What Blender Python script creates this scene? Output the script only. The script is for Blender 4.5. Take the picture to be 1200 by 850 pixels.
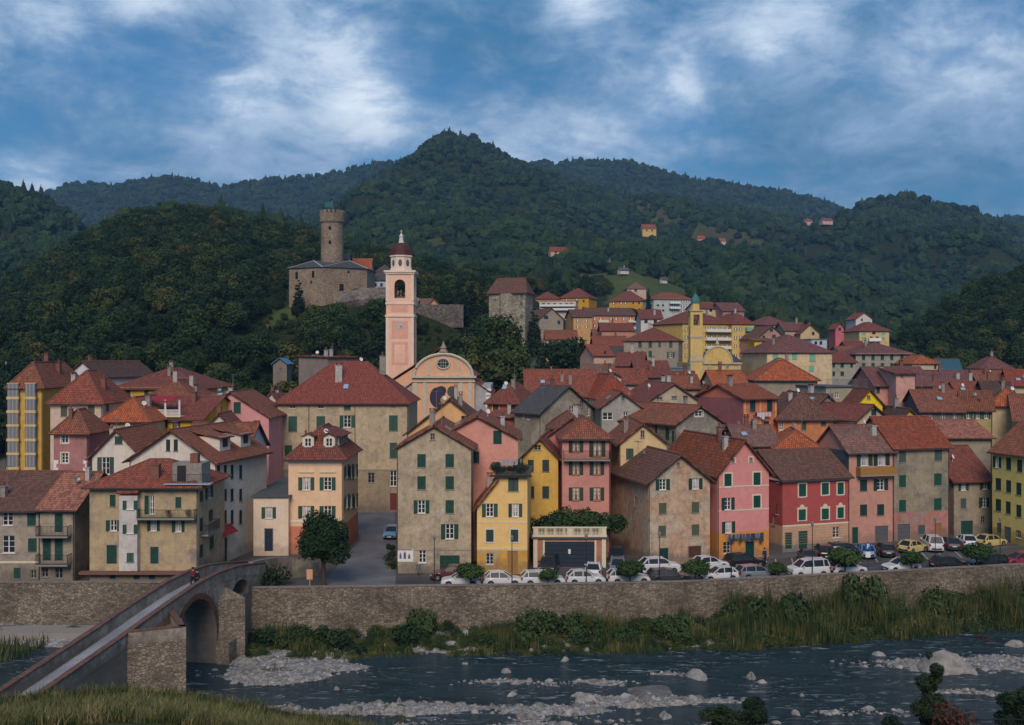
import bpy, bmesh, math, random
import numpy as np
from mathutils import Vector, Matrix, noise, geometry
R=math.radians
for o in list(bpy.data.objects): bpy.data.objects.remove(o)
SC=bpy.context.scene
COL=SC.collection
F=1178.0; CH=23.0; HY=420.0
# ---------------------------------------------------------------- camera
cd=bpy.data.cameras.new('camera'); cam=bpy.data.objects.new('camera',cd); COL.objects.link(cam)
cam.location=(0,0,CH); cam.rotation_euler=(R(90),0,0)
cd.sensor_width=36; cd.lens=36*F/1200; cd.shift_y=-(425-HY)/1200
cd.clip_start=0.5; cd.clip_end=9000
SC.camera=cam
# ---------------------------------------------------------------- light
SUN_EL=R(38); SUN_AZ=R(183)      # compass-like azimuth, clockwise from +Y : behind the camera, a little to the left
SKY_STR=0.105; SUN_STR=1.5; EXPO=0.85
SC.view_settings.view_transform='Standard'; SC.view_settings.look='None'
SC.view_settings.gamma=1; SC.view_settings.exposure=EXPO
SC.view_settings.use_curve_mapping=False
W=bpy.data.worlds.new('World'); SC.world=W; W.use_nodes=True
def build_world():
    nt=W.node_tree; nt.nodes.clear(); N=nt.nodes.new; L=nt.links.new
    out=N('ShaderNodeOutputWorld'); bg=N('ShaderNodeBackground'); bg.inputs['Strength'].default_value=SKY_STR
    sky=N('ShaderNodeTexSky'); sky.sky_type='NISHITA'; sky.sun_disc=False
    sky.sun_elevation=SUN_EL; sky.sun_rotation=SUN_AZ; sky.air_density=1.6; sky.dust_density=0.4; sky.ozone_density=4
    tc=N('ShaderNodeTexCoord'); sep=N('ShaderNodeSeparateXYZ'); L(tc.outputs['Generated'],sep.inputs[0])
    def m(op,a,b=None,c=None):
        n=N('ShaderNodeMath'); n.operation=op
        for i,v in enumerate((a,b,c)):
            if v is None: continue
            if isinstance(v,(int,float)): n.inputs[i].default_value=v
            else: L(v,n.inputs[i])
        return n.outputs[0]
    cb=N('ShaderNodeMapping'); L(tc.outputs['Generated'],cb.inputs[0])
    def nz(scale,det,rough,dist,off,sz=1,rx=0,ry=0):
        mp=N('ShaderNodeMapping'); mp.inputs['Location'].default_value=off; mp.inputs['Scale'].default_value=(1,1,sz)
        mp.inputs['Rotation'].default_value=(rx,ry,0)
        L(cb.outputs[0],mp.inputs[0]); n=N('ShaderNodeTexNoise'); n.inputs['Scale'].default_value=scale
        n.inputs['Detail'].default_value=det; n.inputs['Roughness'].default_value=rough; n.inputs['Distortion'].default_value=dist
        L(mp.outputs[0],n.inputs['Vector']); return n.outputs['Fac']
    def ramp(v,pts):
        r=N('ShaderNodeValToRGB'); e=r.color_ramp.elements
        while len(e)<len(pts): e.new(0.5)
        for q,(p,c) in zip(e,pts): q.position=p; q.color=c if len(c)==4 else (*c,1)
        L(v,r.inputs[0]); return r.outputs[0]
    n1=nz(3.0,7,0.55,0.5,(3.1,1.7,0.4),2.3,0,.25)
    n2=nz(15,12,0.68,0.35,(7.3,2.2,5.1),1.9,0,.2)
    n3=nz(6.4,12,0.62,0.45,(4.2,9.7,2.0),2.1,0,-.2)
    def lobe(px,py,r,ax=1.0):      # a thicker or thinner part of the cloud deck in one direction of the sky
        d=Vector(((px-600)/F,1,(HY-py)/F)).normalized()
        vm=N('ShaderNodeVectorMath'); vm.operation='SUBTRACT'; L(tc.outputs['Generated'],vm.inputs[0]); vm.inputs[1].default_value=d
        v2=N('ShaderNodeVectorMath'); v2.operation='MULTIPLY'; L(vm.outputs[0],v2.inputs[0]); v2.inputs[1].default_value=(1/ax,1,1)
        v3=N('ShaderNodeVectorMath'); v3.operation='LENGTH'; L(v2.outputs[0],v3.inputs[0])
        return m('EXPONENT',m('MULTIPLY',m('POWER',m('DIVIDE',v3.outputs['Value'],r/F),2.0),-1.0))
    bright=None
    for (px,py,r,ax,a_) in ((430,120,52,.9,.17),(680,8,26,1.3,.16),(800,100,40,.8,.10),(890,62,20,1.2,.10),(950,25,50,2.4,.075),(1090,85,40,2.4,.06),(290,110,34,2.0,.09),(60,40,40,2.2,.05),(30,205,28,1.6,.12),(380,50,34,1.4,.09),(620,175,60,2.5,.05),(180,0,22,2.5,.12),(1170,50,50,1.5,.06),
                            (100,130,90,1.8,-.04),(600,90,70,1.6,-.075),(250,60,110,2.0,.035),(700,140,60,3,.04),(1010,35,26,1.0,-.12),(1130,215,75,2.5,-.06),(930,160,70,1.6,-.05),(520,15,60,1.6,-.05),(200,30,50,1.5,-.04)):
        q=m('MULTIPLY',lobe(px,py,r,ax),a_*1.25); bright=q if bright is None else m('ADD',bright,q)
    dens=m('ADD',m('ADD',m('MULTIPLY',n2,0.30),m('ADD',m('MULTIPLY',n3,0.42),m('MULTIPLY',n1,0.28))),bright)
    cover=ramp(m('ADD',m('MULTIPLY',n1,0.5),m('ADD',m('MULTIPLY',n2,0.2),m('MULTIPLY',n3,0.3))),[(0.40,(0.25,.25,.25)),(0.54,(1,1,1))])
    mix=N('ShaderNodeMix'); mix.data_type='RGBA'
    skyb=N('ShaderNodeMix'); skyb.data_type='RGBA'; skyb.blend_type='MULTIPLY'; skyb.inputs[0].default_value=1
    L(sky.outputs[0],skyb.inputs[6]); skyb.inputs[7].default_value=(0.11,0.28,0.46,1)
    cl=ramp(dens,[(0.34,(0.22,0.88,1.62)),(0.41,(0.38,1.12,1.98)),(0.47,(0.75,1.50,2.5)),(0.53,(1.25,2.02,3.1)),(0.59,(1.9,2.65,3.75)),(0.67,(3.1,3.8,4.7)),(.78,(4.6,5.1,5.7))])
    L(cover,mix.inputs[0]); L(skyb.outputs[2],mix.inputs[6]); L(cl,mix.inputs[7])
    L(mix.outputs[2],bg.inputs['Color']); L(bg.outputs[0],out.inputs[0])
build_world()
sl=bpy.data.lights.new('sun','SUN'); sl.energy=SUN_STR; sl.angle=R(30); sl.color=(1.0,0.83,0.69)
so=bpy.data.objects.new('sun',sl); COL.objects.link(so)
sd=Vector((math.sin(SUN_AZ)*math.cos(SUN_EL),math.cos(SUN_AZ)*math.cos(SUN_EL),math.sin(SUN_EL)))
so.rotation_euler=sd.to_track_quat('Z','Y').to_euler(); so.location=(0,-50,80)
# ---------------------------------------------------------------- helpers
def gx(px,Y): return (px-600)/F*Y
def zz(py,Y): return CH-(py-HY)*Y/F
def P(px,py,Y): return Vector((gx(px,Y),Y,zz(py,Y)))
def tag(o,label=None,cat=None,group=None,kind=None):
    if label: o['label']=label
    if cat: o['category']=cat
    if group: o['group']=group
    if kind: o['kind']=kind
    return o
def empty(name,loc=(0,0,0),rz=0,**k):
    o=bpy.data.objects.new(name,None); COL.objects.link(o); o.location=loc; o.rotation_euler=(0,0,rz); o.empty_display_size=.3
    return tag(o,**k)
class MB:
    def __init__(s): s.v=[]; s.f=[]; s.m=[]; s.uv=[]
    def add(s,vs,fs,mi=0,uvs=None):
        b=len(s.v); s.v+= [tuple(v) for v in vs]
        for i,f in enumerate(fs):
            s.f.append([b+k for k in f]); s.m.append(mi); s.uv.append(uvs[i] if uvs else None)
    def box(s,x0,x1,y0,y1,z0,z1,mi=0):
        s.add([(x0,y0,z0),(x1,y0,z0),(x1,y1,z0),(x0,y1,z0),(x0,y0,z1),(x1,y0,z1),(x1,y1,z1),(x0,y1,z1)],
              [(0,3,2,1),(4,5,6,7),(0,1,5,4),(1,2,6,5),(2,3,7,6),(3,0,4,7)],mi)
    def bar(s,a,b,w,h=None,mi=0,n=4):
        a=Vector(a); b=Vector(b); d=(b-a); 
        if d.length<1e-6: return
        d.normalize(); h=h or w
        up=Vector((0,0,1)) if abs(d.z)<.95 else Vector((0,1,0))
        x=d.cross(up).normalized(); y=x.cross(d)
        if n==4: off=[(-w/2,-h/2),(w/2,-h/2),(w/2,h/2),(-w/2,h/2)]
        else: off=[(math.cos(2*math.pi*k/n)*w/2,math.sin(2*math.pi*k/n)*h/2) for k in range(n)]
        vs=[a+x*p+y*q for p,q in off]+[b+x*p+y*q for p,q in off]
        s.add(vs,[tuple(range(n))[::-1],tuple(range(n,2*n))]+[(k,(k+1)%n,n+(k+1)%n,n+k) for k in range(n)],mi)
    def tube(s,pts,rs,n=8,mi=0,cap=True):
        pts=[Vector(p) for p in pts]; rings=[]
        for i,p in enumerate(pts):
            d=(pts[min(i+1,len(pts)-1)]-pts[max(i-1,0)]).normalized()
            up=Vector((0,0,1)) if abs(d.z)<.9 else Vector((0,1,0))
            x=d.cross(up).normalized(); y=x.cross(d)
            rings.append([p+(x*math.cos(2*math.pi*k/n)+y*math.sin(2*math.pi*k/n))*rs[i] for k in range(n)])
        vs=[v for r in rings for v in r]; fs=[]
        for i in range(len(pts)-1):
            for k in range(n): fs.append((i*n+k,i*n+(k+1)%n,(i+1)*n+(k+1)%n,(i+1)*n+k))
        if cap: fs+= [tuple(range(n))[::-1],tuple((len(pts)-1)*n+k for k in range(n))]
        s.add(vs,fs,mi)
    def lathe(s,prof,n=16,c=(0,0,0),mi=0):
        vs=[(c[0]+r*math.cos(2*math.pi*k/n),c[1]+r*math.sin(2*math.pi*k/n),c[2]+z) for r,z in prof for k in range(n)]
        fs=[(i*n+k,i*n+(k+1)%n,(i+1)*n+(k+1)%n,(i+1)*n+k) for i in range(len(prof)-1) for k in range(n)]
        fs+=[tuple(range(n))[::-1],tuple((len(prof)-1)*n+k for k in range(n))]
        s.add(vs,fs,mi)
    def mesh(s,name,mats,smooth=False):
        me=bpy.data.meshes.new(name); me.from_pydata(s.v,[],s.f)
        for m in (mats if isinstance(mats,(list,tuple)) else [mats]): me.materials.append(m)
        if any(s.m): me.polygons.foreach_set('material_index',s.m)
        if any(u is not None for u in s.uv):
            l=me.uv_layers.new(name='UVMap'); li=0
            for f,u in zip(s.f,s.uv):
                for k in range(len(f)):
                    l.data[li].uv=(u[k] if u else (0,0)); li+=1
        if smooth: me.polygons.foreach_set('use_smooth',[True]*len(me.polygons))
        me.update(); return me
    def build(s,name,mats,parent=None,smooth=False,loc=None,rz=0):
        return link(name,s.mesh(name,mats,smooth),parent,loc,rz)
def link(name,me,parent=None,loc=None,rz=0):
    o=bpy.data.objects.new(name,me); COL.objects.link(o)
    if parent: o.parent=parent
    if loc is not None: o.location=loc
    if rz: o.rotation_euler=(0,0,rz)
    return o
def copy_tree(o,parent=None):
    c=o.copy(); COL.objects.link(c); c.parent=parent
    for ch in list(o.children): copy_tree(ch,c)
    return c
# ---------------------------------------------------------------- materials
def newmat(name,rough=0.85,spec=0.3):
    m=bpy.data.materials.new(name); m.use_nodes=True; nt=m.node_tree
    b=nt.nodes['Principled BSDF']; b.inputs['Roughness'].default_value=rough
    b.inputs['Specular IOR Level'].default_value=spec
    return m,nt,b
class NG:
    def __init__(s,nt): s.nt=nt
    def n(s,t): return s.nt.nodes.new(t)
    def l(s,a,b): s.nt.links.new(a,b)
    def math(s,op,a,b=None,c=None,clamp=False):
        n=s.n('ShaderNodeMath'); n.operation=op; n.use_clamp=clamp
        for i,v in enumerate((a,b,c)):
            if v is None: continue
            if isinstance(v,(int,float)): n.inputs[i].default_value=v
            else: s.l(v,n.inputs[i])
        return n.outputs[0]
    def pos(s): return s.n('ShaderNodeNewGeometry').outputs['Position']
    def map(s,v,sc=(1,1,1),loc=(0,0,0),rot=(0,0,0)):
        m=s.n('ShaderNodeMapping'); m.inputs['Scale'].default_value=sc; m.inputs['Location'].default_value=loc
        m.inputs['Rotation'].default_value=rot
        s.l(v,m.inputs[0]); return m.outputs[0]
    def noise(s,v,scale,det=4,rough=.55,dist=0,col=False):
        n=s.n('ShaderNodeTexNoise'); s.l(v,n.inputs['Vector'])
        for k,x in (('Scale',scale),('Detail',det),('Roughness',rough),('Distortion',dist)): n.inputs[k].default_value=x
        return n.outputs['Color' if col else 'Fac']
    def ramp(s,v,pts,interp='LINEAR'):
        r=s.n('ShaderNodeValToRGB'); e=r.color_ramp.elements; r.color_ramp.interpolation=interp
        while len(e)<len(pts): e.new(0.5)
        for q,(p,c) in zip(e,pts): q.position=p; q.color=(c,c,c,1) if isinstance(c,(int,float)) else (*c[:3],1)
        s.l(v,r.inputs[0]); return r.outputs[0]
    def mix(s,f,a,b,mode='MIX'):
        m=s.n('ShaderNodeMix'); m.data_type='RGBA'; m.blend_type=mode
        for i,v in ((0,f),(6,a),(7,b)):
            if isinstance(v,(int,float)): m.inputs[i].default_value=v
            elif isinstance(v,tuple): m.inputs[i].default_value=(*v[:3],1)
            else: s.l(v,m.inputs[i])
        return m.outputs[2]
    def bump(s,h,b,strength=.4,dist=.05):
        n=s.n('ShaderNodeBump'); n.inputs['Strength'].default_value=strength; n.inputs['Distance'].default_value=dist
        s.l(h,n.inputs['Height']); s.l(n.outputs[0],b.inputs['Normal'])
def sc(c,k): return tuple(min(1,x*k) for x in c)
MC={}
def flat(name,c,rough=.7,spec=.3,metal=0,var=.12):
    name='paint_'+name
    if name in MC: return MC[name]
    m,nt,b=newmat(name,rough,spec); g=NG(nt)
    n=g.noise(g.pos(),3.0,3); r=g.ramp(n,[(.3,1-var),(.7,1+0*var)])
    g.l(g.mix(1.0,c,r,'MULTIPLY'),b.inputs['Base Color']); b.inputs['Metallic'].default_value=metal
    MC[name]=m; return m
def plaster(name,c,dirt=.5,c2=None,cut=.56,seed=0):
    """painted render: blotches, rain streaks, optional patches where the paint is gone (c2)"""
    name='render_'+name
    if name in MC: return MC[name]
    m,nt,b=newmat('plaster_'+name,.92,.15); g=NG(nt); p=g.map(g.pos(),loc=(seed*3.7,seed*1.3,seed*2.1))
    big=g.noise(p,.45,6,.62,.4); fine=g.noise(p,5,5,.65)
    st=g.noise(g.map(p,sc=(2.6,2.6,.22)),1.0,5,.6)
    col=g.mix(g.ramp(big,[(.3,0),(.72,1)]),sc(c,1.06),sc(c,1-.38*dirt))
    if c2:
        pt=g.noise(g.map(p,loc=(5,2,1)),.33,7,.6,.25)
        col=g.mix(g.ramp(pt,[(cut-.05,0),(cut+.05,.85)]),col,c2)
    grey=(.16,.14,.12)
    col=g.mix(g.math('MULTIPLY',g.ramp(st,[(.5,0),(.8,1)]),.55*dirt),col,grey)
    md=g.noise(p,1.5,7,.72,.3); col=g.mix(1.0,col,g.ramp(md,[(.3,1-.5*dirt),(.5,1.0),(.72,1+.22*dirt)]),'MULTIPLY')
    col=g.mix(1.0,col,g.ramp(fine,[(.25,1-.35*dirt),(.7,1.0)]),'MULTIPLY')
    sz_=g.n('ShaderNodeSeparateXYZ'); g.l(g.pos(),sz_.inputs[0]); dz=g.math('SUBTRACT',g.math('MULTIPLY',g.noise(p,.8,5,.7),3.4),sz_.outputs[2])
    col=g.mix(g.math('MULTIPLY',g.ramp(dz,[(.25,0),(.9,1)]),.25+.45*dirt),col,(.12,.105,.09))      # damp rising from the street
    g.l(col,b.inputs['Base Color']); g.bump(fine,b,.25*dirt+.1,.03)
    MC[name]=m; return m
def stone(name,c,scale=2.0,contrast=.5,dark=.45,flatten=1.6):
    """coursed rubble masonry"""
    name='masonry_'+name
    if name in MC: return MC[name]
    m,nt,b=newmat('stone_'+name,.95,.1); g=NG(nt); p=g.pos()
    wob=g.noise(p,1.3,3,col=True); q=g.mix(.06,p,wob,'ADD')
    v=g.n('ShaderNodeTexVoronoi'); v.inputs['Scale'].default_value=scale; g.l(g.map(q,sc=(1,1,flatten)),v.inputs['Vector'])
    e=g.n('ShaderNodeTexVoronoi'); e.feature='DISTANCE_TO_EDGE'; e.inputs['Scale'].default_value=scale; g.l(g.map(q,sc=(1,1,flatten)),e.inputs['Vector'])
    s=g.n('ShaderNodeSeparateColor'); g.l(v.outputs['Color'],s.inputs[0])
    col=g.ramp(s.outputs[0],[(0,sc(c,1-contrast)),(.5,c),(1,sc(c,1+contrast*.9))])
    big=g.noise(p,.25,6,.6); col=g.mix(1.0,col,g.ramp(big,[(.3,dark),(.65,1.1)]),'MULTIPLY')
    mort=g.ramp(e.outputs['Distance'],[(0,.0),(.09,1)])
    col=g.mix(mort,sc(c,.42),col)
    g.l(col,b.inputs['Base Color']); g.bump(mort,b,.7,.06)
    MC[name]=m; return m
def tile(name,c,lichen=.5,rowlen=.42,var=.30):
    """clay roof tiles in rows; UV is metres along the eave / down the slope"""
    name='tiles_'+name
    if name in MC: return MC[name]
    m,nt,b=newmat('tile_'+name,.85,.2); g=NG(nt)
    uv=g.n('ShaderNodeUVMap').outputs[0]; p=g.pos()
    wob=g.noise(p,.9,3,col=True); uvw=g.mix(.03,uv,wob,'ADD')
    br=g.n('ShaderNodeTexBrick'); g.l(uvw,br.inputs['Vector'])
    br.inputs['Color1'].default_value=(*sc(c,1-var),1); br.inputs['Color2'].default_value=(*sc(c,1+var*.8),1)
    br.inputs['Mortar'].default_value=(*sc(c,.30),1); br.inputs['Scale'].default_value=1
    br.inputs['Mortar Size'].default_value=.025; br.inputs['Brick Width'].default_value=.24; br.inputs['Row Height'].default_value=rowlen
    br.offset=0.0; br.inputs['Bias'].default_value=-.1
    big=g.noise(p,.55,6,.65,.3); mid=g.noise(p,2.6,5,.7)
    col=g.mix(g.math('MULTIPLY',g.ramp(big,[(.48,0),(.72,1)]),lichen),br.outputs[0],(.085,.075,.06))
    col=g.mix(1.0,col,g.ramp(mid,[(.3,.84),(.55,1.0),(.75,1.12)]),'MULTIPLY')
    pale=g.noise(g.map(p,loc=(9,4,2)),1.4,4,.7); col=g.mix(g.math('MULTIPLY',g.ramp(pale,[(.62,0),(.75,1)]),.3*lichen+.1),col,(.36,.25,.19))
    g.l(col,b.inputs['Base Color'])
    w=g.n('ShaderNodeTexWave'); w.wave_profile='SIN'; w.inputs['Scale'].default_value=1.31; g.l(uvw,w.inputs['Vector'])
    g.bump(g.math('ADD',w.outputs['Fac'],g.math('MULTIPLY',br.outputs['Fac'],-.5)),b,.8,.07)
    MC[name]=m; return m
def leafmat(name,cols,rough=.75,mscale=.5,single=False):
    name='leaves_'+name
    if name in MC: return MC[name]
    m,nt,b=newmat('leaf_'+name,rough,.2); g=NG(nt)
    oi=g.n('ShaderNodeObjectInfo'); n=g.noise(g.pos(),mscale,4,.7)
    f=g.math('ADD',g.math('MULTIPLY',oi.outputs['Random'],.75),g.math('MULTIPLY',g.math('SUBTRACT',n,.5),1.1),clamp=True)
    if single: f=g.math('ADD',g.math('MULTIPLY',g.math('SUBTRACT',n,.5),2.6),.48,clamp=True)
    k=len(cols); col=g.ramp(f,[(i/(k-1),c) for i,c in enumerate(cols)])
    g.l(col,b.inputs['Base Color'])
    MC[name]=m; return m
# ================================================================ terrain
def kf(d):
    k=sorted(d); v=[d[x] for x in k]
    return lambda x: float(np.interp(x,k,v))
def zof(py,Y): return CH-(py-HY)*Y/F
Y1=kf({-900:185,330:185,345:198,600:200,640:215,1200:230,2100:230})
Z1=kf({-900:2,330:2,345:4,600:5,640:10,1000:10,1200:6,2100:6})
Y2=kf({-900:300,340:300,345:300,480:292,560:285,590:266,625:270,650:300,2100:300})
Z2=kf({-900:35,0:30,100:38,250:45,325:38,345:38,430:40,480:37,540:33,600:31,625:26,650:19,1000:16,1200:12,1500:20,2100:30})
Y3=kf({-900:500,330:500,540:480,640:470,690:530,790:540,850:460,1100:430,2100:430})
P3=kf({-900:300,-300:340,0:350,50:325,105:290,150:271,200:262,240:266,300:272,340:280,400:303,450:312,540:330,600:338,640:345,690:330,740:322,800:348,850:368,900:388,1000:404,1060:402,1100:376,1140:347,1200:327,1400:305,2100:280})
F4=kf({-900:.7,250:.7,340:1.0,420:1.18,900:1.3,1050:1.1,1120:.8,2100:.7})
P5=kf({-900:150,-300:180,0:222,30:227,60:245,100:270,140:294,200:306,340:290,450:262,540:250,620:262,750:285,900:322,1000:350,1100:340,1200:330,2100:250})
F6=kf({-900:.65,100:.65,250:.9,400:1.2,700:1.15,1000:1.3,2100:1.1})
P7=kf({-900:230,0:300,300:280,340:266,380:244,430:212,470:191,500:172,520:162,535:160,550:162,570:170,590:181,620:196,700:228,780:246,860:256,940:256,985:246,1005:236,1020:231,1045:225,1065:226,1080:230,1130:245,1200:267,1300:280,2100:260})
P9=kf({-900:200,-200:210,0:255,40:234,65:221,90:217,120:219,135:221,165:216,200:214,235:215,255:221,268:221,285:217,340:212,400:202,440:194,480:192,560:192,620:190,680:190,740:197,800:204,840:212,860:216,910:228,975:237,1000:248,1100:260,1200:262,2100:260})
def layers(px):
    y3=Y3(px); z3=zof(P3(px),y3); z5=zof(P5(px),850); z7=zof(P7(px),1500); z9=zof(P9(px),2400)
    y1=Y1(px); z1=Z1(px)
    return ([156,y1,Y2(px),y3,y3*1.25,850,1130,1500,1850,2400,3300],
            [-.15,z1,Z2(px),z3,z3*F4(px),z5,z5*F6(px),z7,min(z7,z9)*.72,z9,z9*.35])
_lc={}
def base_h(px,Y):
    k=round(px)
    if k not in _lc: _lc[k]=layers(k)
    return float(np.interp(Y,*_lc[k]))
def ground(X,Y):
    if Y<156: return -.15
    px=600+F*X/Y; h=base_h(px,Y)
    a=max(0,min(1,(Y-330)/500))
    if a>0:
        n=noise.fractal(Vector((X*.0045,Y*.0032,1.7)),.9,2.1,4)
        ys=_lc[round(px)][0]; d=min(abs(Y-ys[3]),abs(Y-ys[5])*.9,abs(Y-ys[7])*.55,abs(Y-ys[9])*.4)
        w=.22+.78*min(1,d/110)
        h+=n*48*a*w*(1 if Y<1000 else 1.5)
    return h
def clearing(px,py,Y):
    if Y<(312 if px>612 else 192): return 3 if not(px>1105 and Y>240) else 0
    """0 wood, 1 grass, 2 brown field"""
    def el(cx,cy,rx,ry,t=0):
        dx=px-cx; dy=py-cy; c,s=math.cos(t),math.sin(t); a=(dx*c+dy*s)/rx; b=(-dx*s+dy*c)/ry
        return a*a+b*b<1+.5*noise.noise(Vector((px*.06,py*.12,3)))
    if 430<Y<548 and 676<px<806 and not el(700,345,13,14): return 1
    if 300<Y<640 and (el(735,335,72,13,.12)): return 1
    if 640<Y<1450 and (el(850,279,42,12,.2) or el(775,252,38,9,.35) or el(935,258,14,3)): return 2
    if 330<Y<900 and el(520,303,38,16,.75): return 2
    if Y<330 and (el(330,372,26,9,-.3) or el(300,425,50,8,-.05)): return 1
    return 0
def build_terrain():
    pxs=list(np.arange(-1100,-60,20))+list(np.arange(-60,1260,5))+list(np.arange(1260,2300,20))
    ys=list(np.arange(125,340,6))+list(np.arange(340,640,9))+list(np.arange(640,1520,15))+list(np.arange(1520,2420,25))+[2500,2700,3000,3300]
    vs=[];cl=[]
    for Y in ys:
        for px in pxs:
            X=gx(px,Y); h=ground(X,Y); vs.append((X,Y,h)); cl.append(clearing(px,HY-(h-CH)*F/Y,Y))
    n=len(pxs); fs=[(j*n+i,j*n+i+1,(j+1)*n+i+1,(j+1)*n+i) for j in range(len(ys)-1) for i in range(n-1)]
    m,nt,b=newmat('hill_ground',.95,.1); g=NG(nt)
    at=g.n('ShaderNodeAttribute'); at.attribute_name='clear'
    nn=g.noise(g.pos(),.06,6,.65); n2=g.noise(g.pos(),.5,5,.7)
    wood=g.mix(g.ramp(n2,[(.35,0),(.65,1)]),(.010,.018,.007),(.034,.040,.014))
    grass=g.mix(g.ramp(nn,[(.3,0),(.7,1)]),(.045,.066,.018),(.085,.10,.03)); brown=g.mix(g.ramp(n2,[(.35,0),(.65,1)]),(.088,.066,.032),(.040,.045,.018))
    f=at.outputs['Fac']
    c=g.mix(g.math('MINIMUM',f,1.0),wood,grass); c=g.mix(g.math('SUBTRACT',f,1.0,clamp=True),c,brown)
    c=g.mix(g.math('SUBTRACT',f,2.0,clamp=True),c,(.11,.10,.09))
    g.l(c,b.inputs['Base Color']); g.bump(n2,b,.6,.5)
    me=bpy.data.meshes.new('hills'); me.from_pydata(vs,[],fs); me.materials.append(m)
    a=me.attributes.new('clear','FLOAT','POINT'); a.data.foreach_set('value',[float(x) for x in cl])
    me.polygons.foreach_set('use_smooth',[True]*len(me.polygons)); me.update()
    o=link('hills',me); tag(o,kind='structure')
build_terrain()
# ================================================================ tree crowns
def crown_mesh(name,mat,seed,lobes,n,leaf,flat_=.8,core=None):
    """many small leaf clumps spread through overlapping lobes (cx,cy,cz,r)"""
    rnd=random.Random(seed); mb=MB(); tot=sum(l[3]**2 for l in lobes)
    for (cx,cy,cz,r) in lobes:
        for _ in range(int(n*r*r/tot)):
            d=Vector((rnd.gauss(0,1),rnd.gauss(0,1),rnd.gauss(0,1))).normalized()
            rr=r*(1-.42*rnd.random()**1.6)*(1+.22*noise.noise(d*2.3+Vector((seed,cx,cy))))
            c=Vector((cx,cy,cz))+Vector((d.x*rr,d.y*rr,d.z*rr*flat_))
            nrm=(d+Vector((rnd.gauss(0,.5),rnd.gauss(0,.5),rnd.gauss(0,.5)+.25))).normalized()
            t=nrm.orthogonal().normalized(); t=Matrix.Rotation(rnd.random()*6.28,3,nrm)@t; u=nrm.cross(t)
            s=leaf*(.55+.9*rnd.random()); k=.35*s
            q=[c+t*s*.5,c+u*s*.34+nrm*k*.2,c-t*s*.5,c-u*s*.34-nrm*k*.3]
            mb.add(q,[(0,1,2,3)])
    return mb.mesh(name,mat)
def lobes_broad(seed,r=4.2,h=9.5,k=11):
    rnd=random.Random(seed); L=[(0,0,h*.55,r*.72)]
    for i in range(k):
        a=i*2.4+rnd.random(); e=rnd.random(); rad=r*.62*(1-.55*e)
        L.append((math.cos(a)*rad,math.sin(a)*rad,h*(.36+.5*e),r*(.30+.20*rnd.random())))
    return L
def trunk_mesh(name,mat,h=4,r=.2,seed=0,limbs=5,spread=1.8):
    rnd=random.Random(seed); mb=MB()
    top=Vector((rnd.uniform(-.2,.2),rnd.uniform(-.2,.2),h))
    mb.tube([(0,0,-.4),(0.03,0,h*.3),top*.7,top],[r*1.35,r,r*.8,r*.5],8)
    for i in range(limbs):
        a=i*2.4+rnd.random(); s=top*(.55+.4*i/limbs)
        e=s+Vector((math.cos(a)*spread,math.sin(a)*spread,spread*(.7+.5*rnd.random())))
        mb.tube([s,(s+e)/2+Vector((0,0,.12*spread)),e],[r*.45,r*.3,r*.12],6)
    return mb.mesh(name,mat)
bark=flat('bark',(.07,.052,.038),.95,.1)
L_green=leafmat('green',[(.008,.022,.008),(.016,.040,.011),(.031,.058,.014),(.054,.078,.020)])
L_mix=leafmat('mix',[(.010,.026,.008),(.022,.044,.011),(.044,.064,.015),(.080,.076,.018),(.105,.060,.018)])
L_dark=leafmat('dark',[(.006,.016,.009),(.011,.026,.012),(.018,.036,.015)])
L_far=leafmat('far',[(.006,.019,.009),(.013,.032,.011),(.026,.048,.013),(.050,.062,.016)],mscale=.02)
L_fresh=leafmat('fresh',[(.020,.045,.012),(.035,.068,.016),(.055,.090,.024)],mscale=.9)
L_red=leafmat('rust',[(.050,.022,.014),(.085,.032,.018),(.10,.05,.022)])
L_reed=leafmat('reed',[(.018,.034,.013),(.040,.062,.020),(.085,.095,.030),(.15,.125,.05)],mscale=.5,single=True)
crowns=[crown_mesh('crown',(L_mix if i%2 else L_green),i+3,lobes_broad(i+3,4.0+.5*(i%3),9+.6*i),1900,.62) for i in range(5)]
trunks=[trunk_mesh('trunk',bark,5.0,.22,i) for i in range(2)]
def cone_lobes(h,r,k=13): return [(0.12*math.sin(i*2.1)*r,0.12*math.cos(i*1.7)*r,h*(.08+.88*i/k),r*(1.04-i/k)*.8+.12) for i in range(k)]
conif=crown_mesh('crown',L_dark,31,cone_lobes(12,2.8),2600,.5,.55)
cypr=crown_mesh('crown',L_dark,33,cone_lobes(11,1.5),1900,.4,.9)
def far_crown(seed,w=1,hh=1):
    bm=bmesh.new(); bmesh.ops.create_icosphere(bm,subdivisions=3,radius=1)
    for v in bm.verts:
        d=v.co.normalized(); k=1+.30*noise.noise(d*1.7+Vector((seed,0,0)))+.24*noise.noise(d*4.3+Vector((0,seed,0)))+.2*noise.noise(d*9+Vector((0,0,seed)))
        tp=1 if hh==1 else max(.12,1-.5*(d.z+1)*.9); v.co=Vector((d.x*4.6*k*w*tp,d.y*4.6*k*w*tp,4.2*hh+d.z*4.4*k*hh))
    me=bpy.data.meshes.new('far_crown'); bm.to_mesh(me); bm.free(); me.materials.append(L_far); return me
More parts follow.
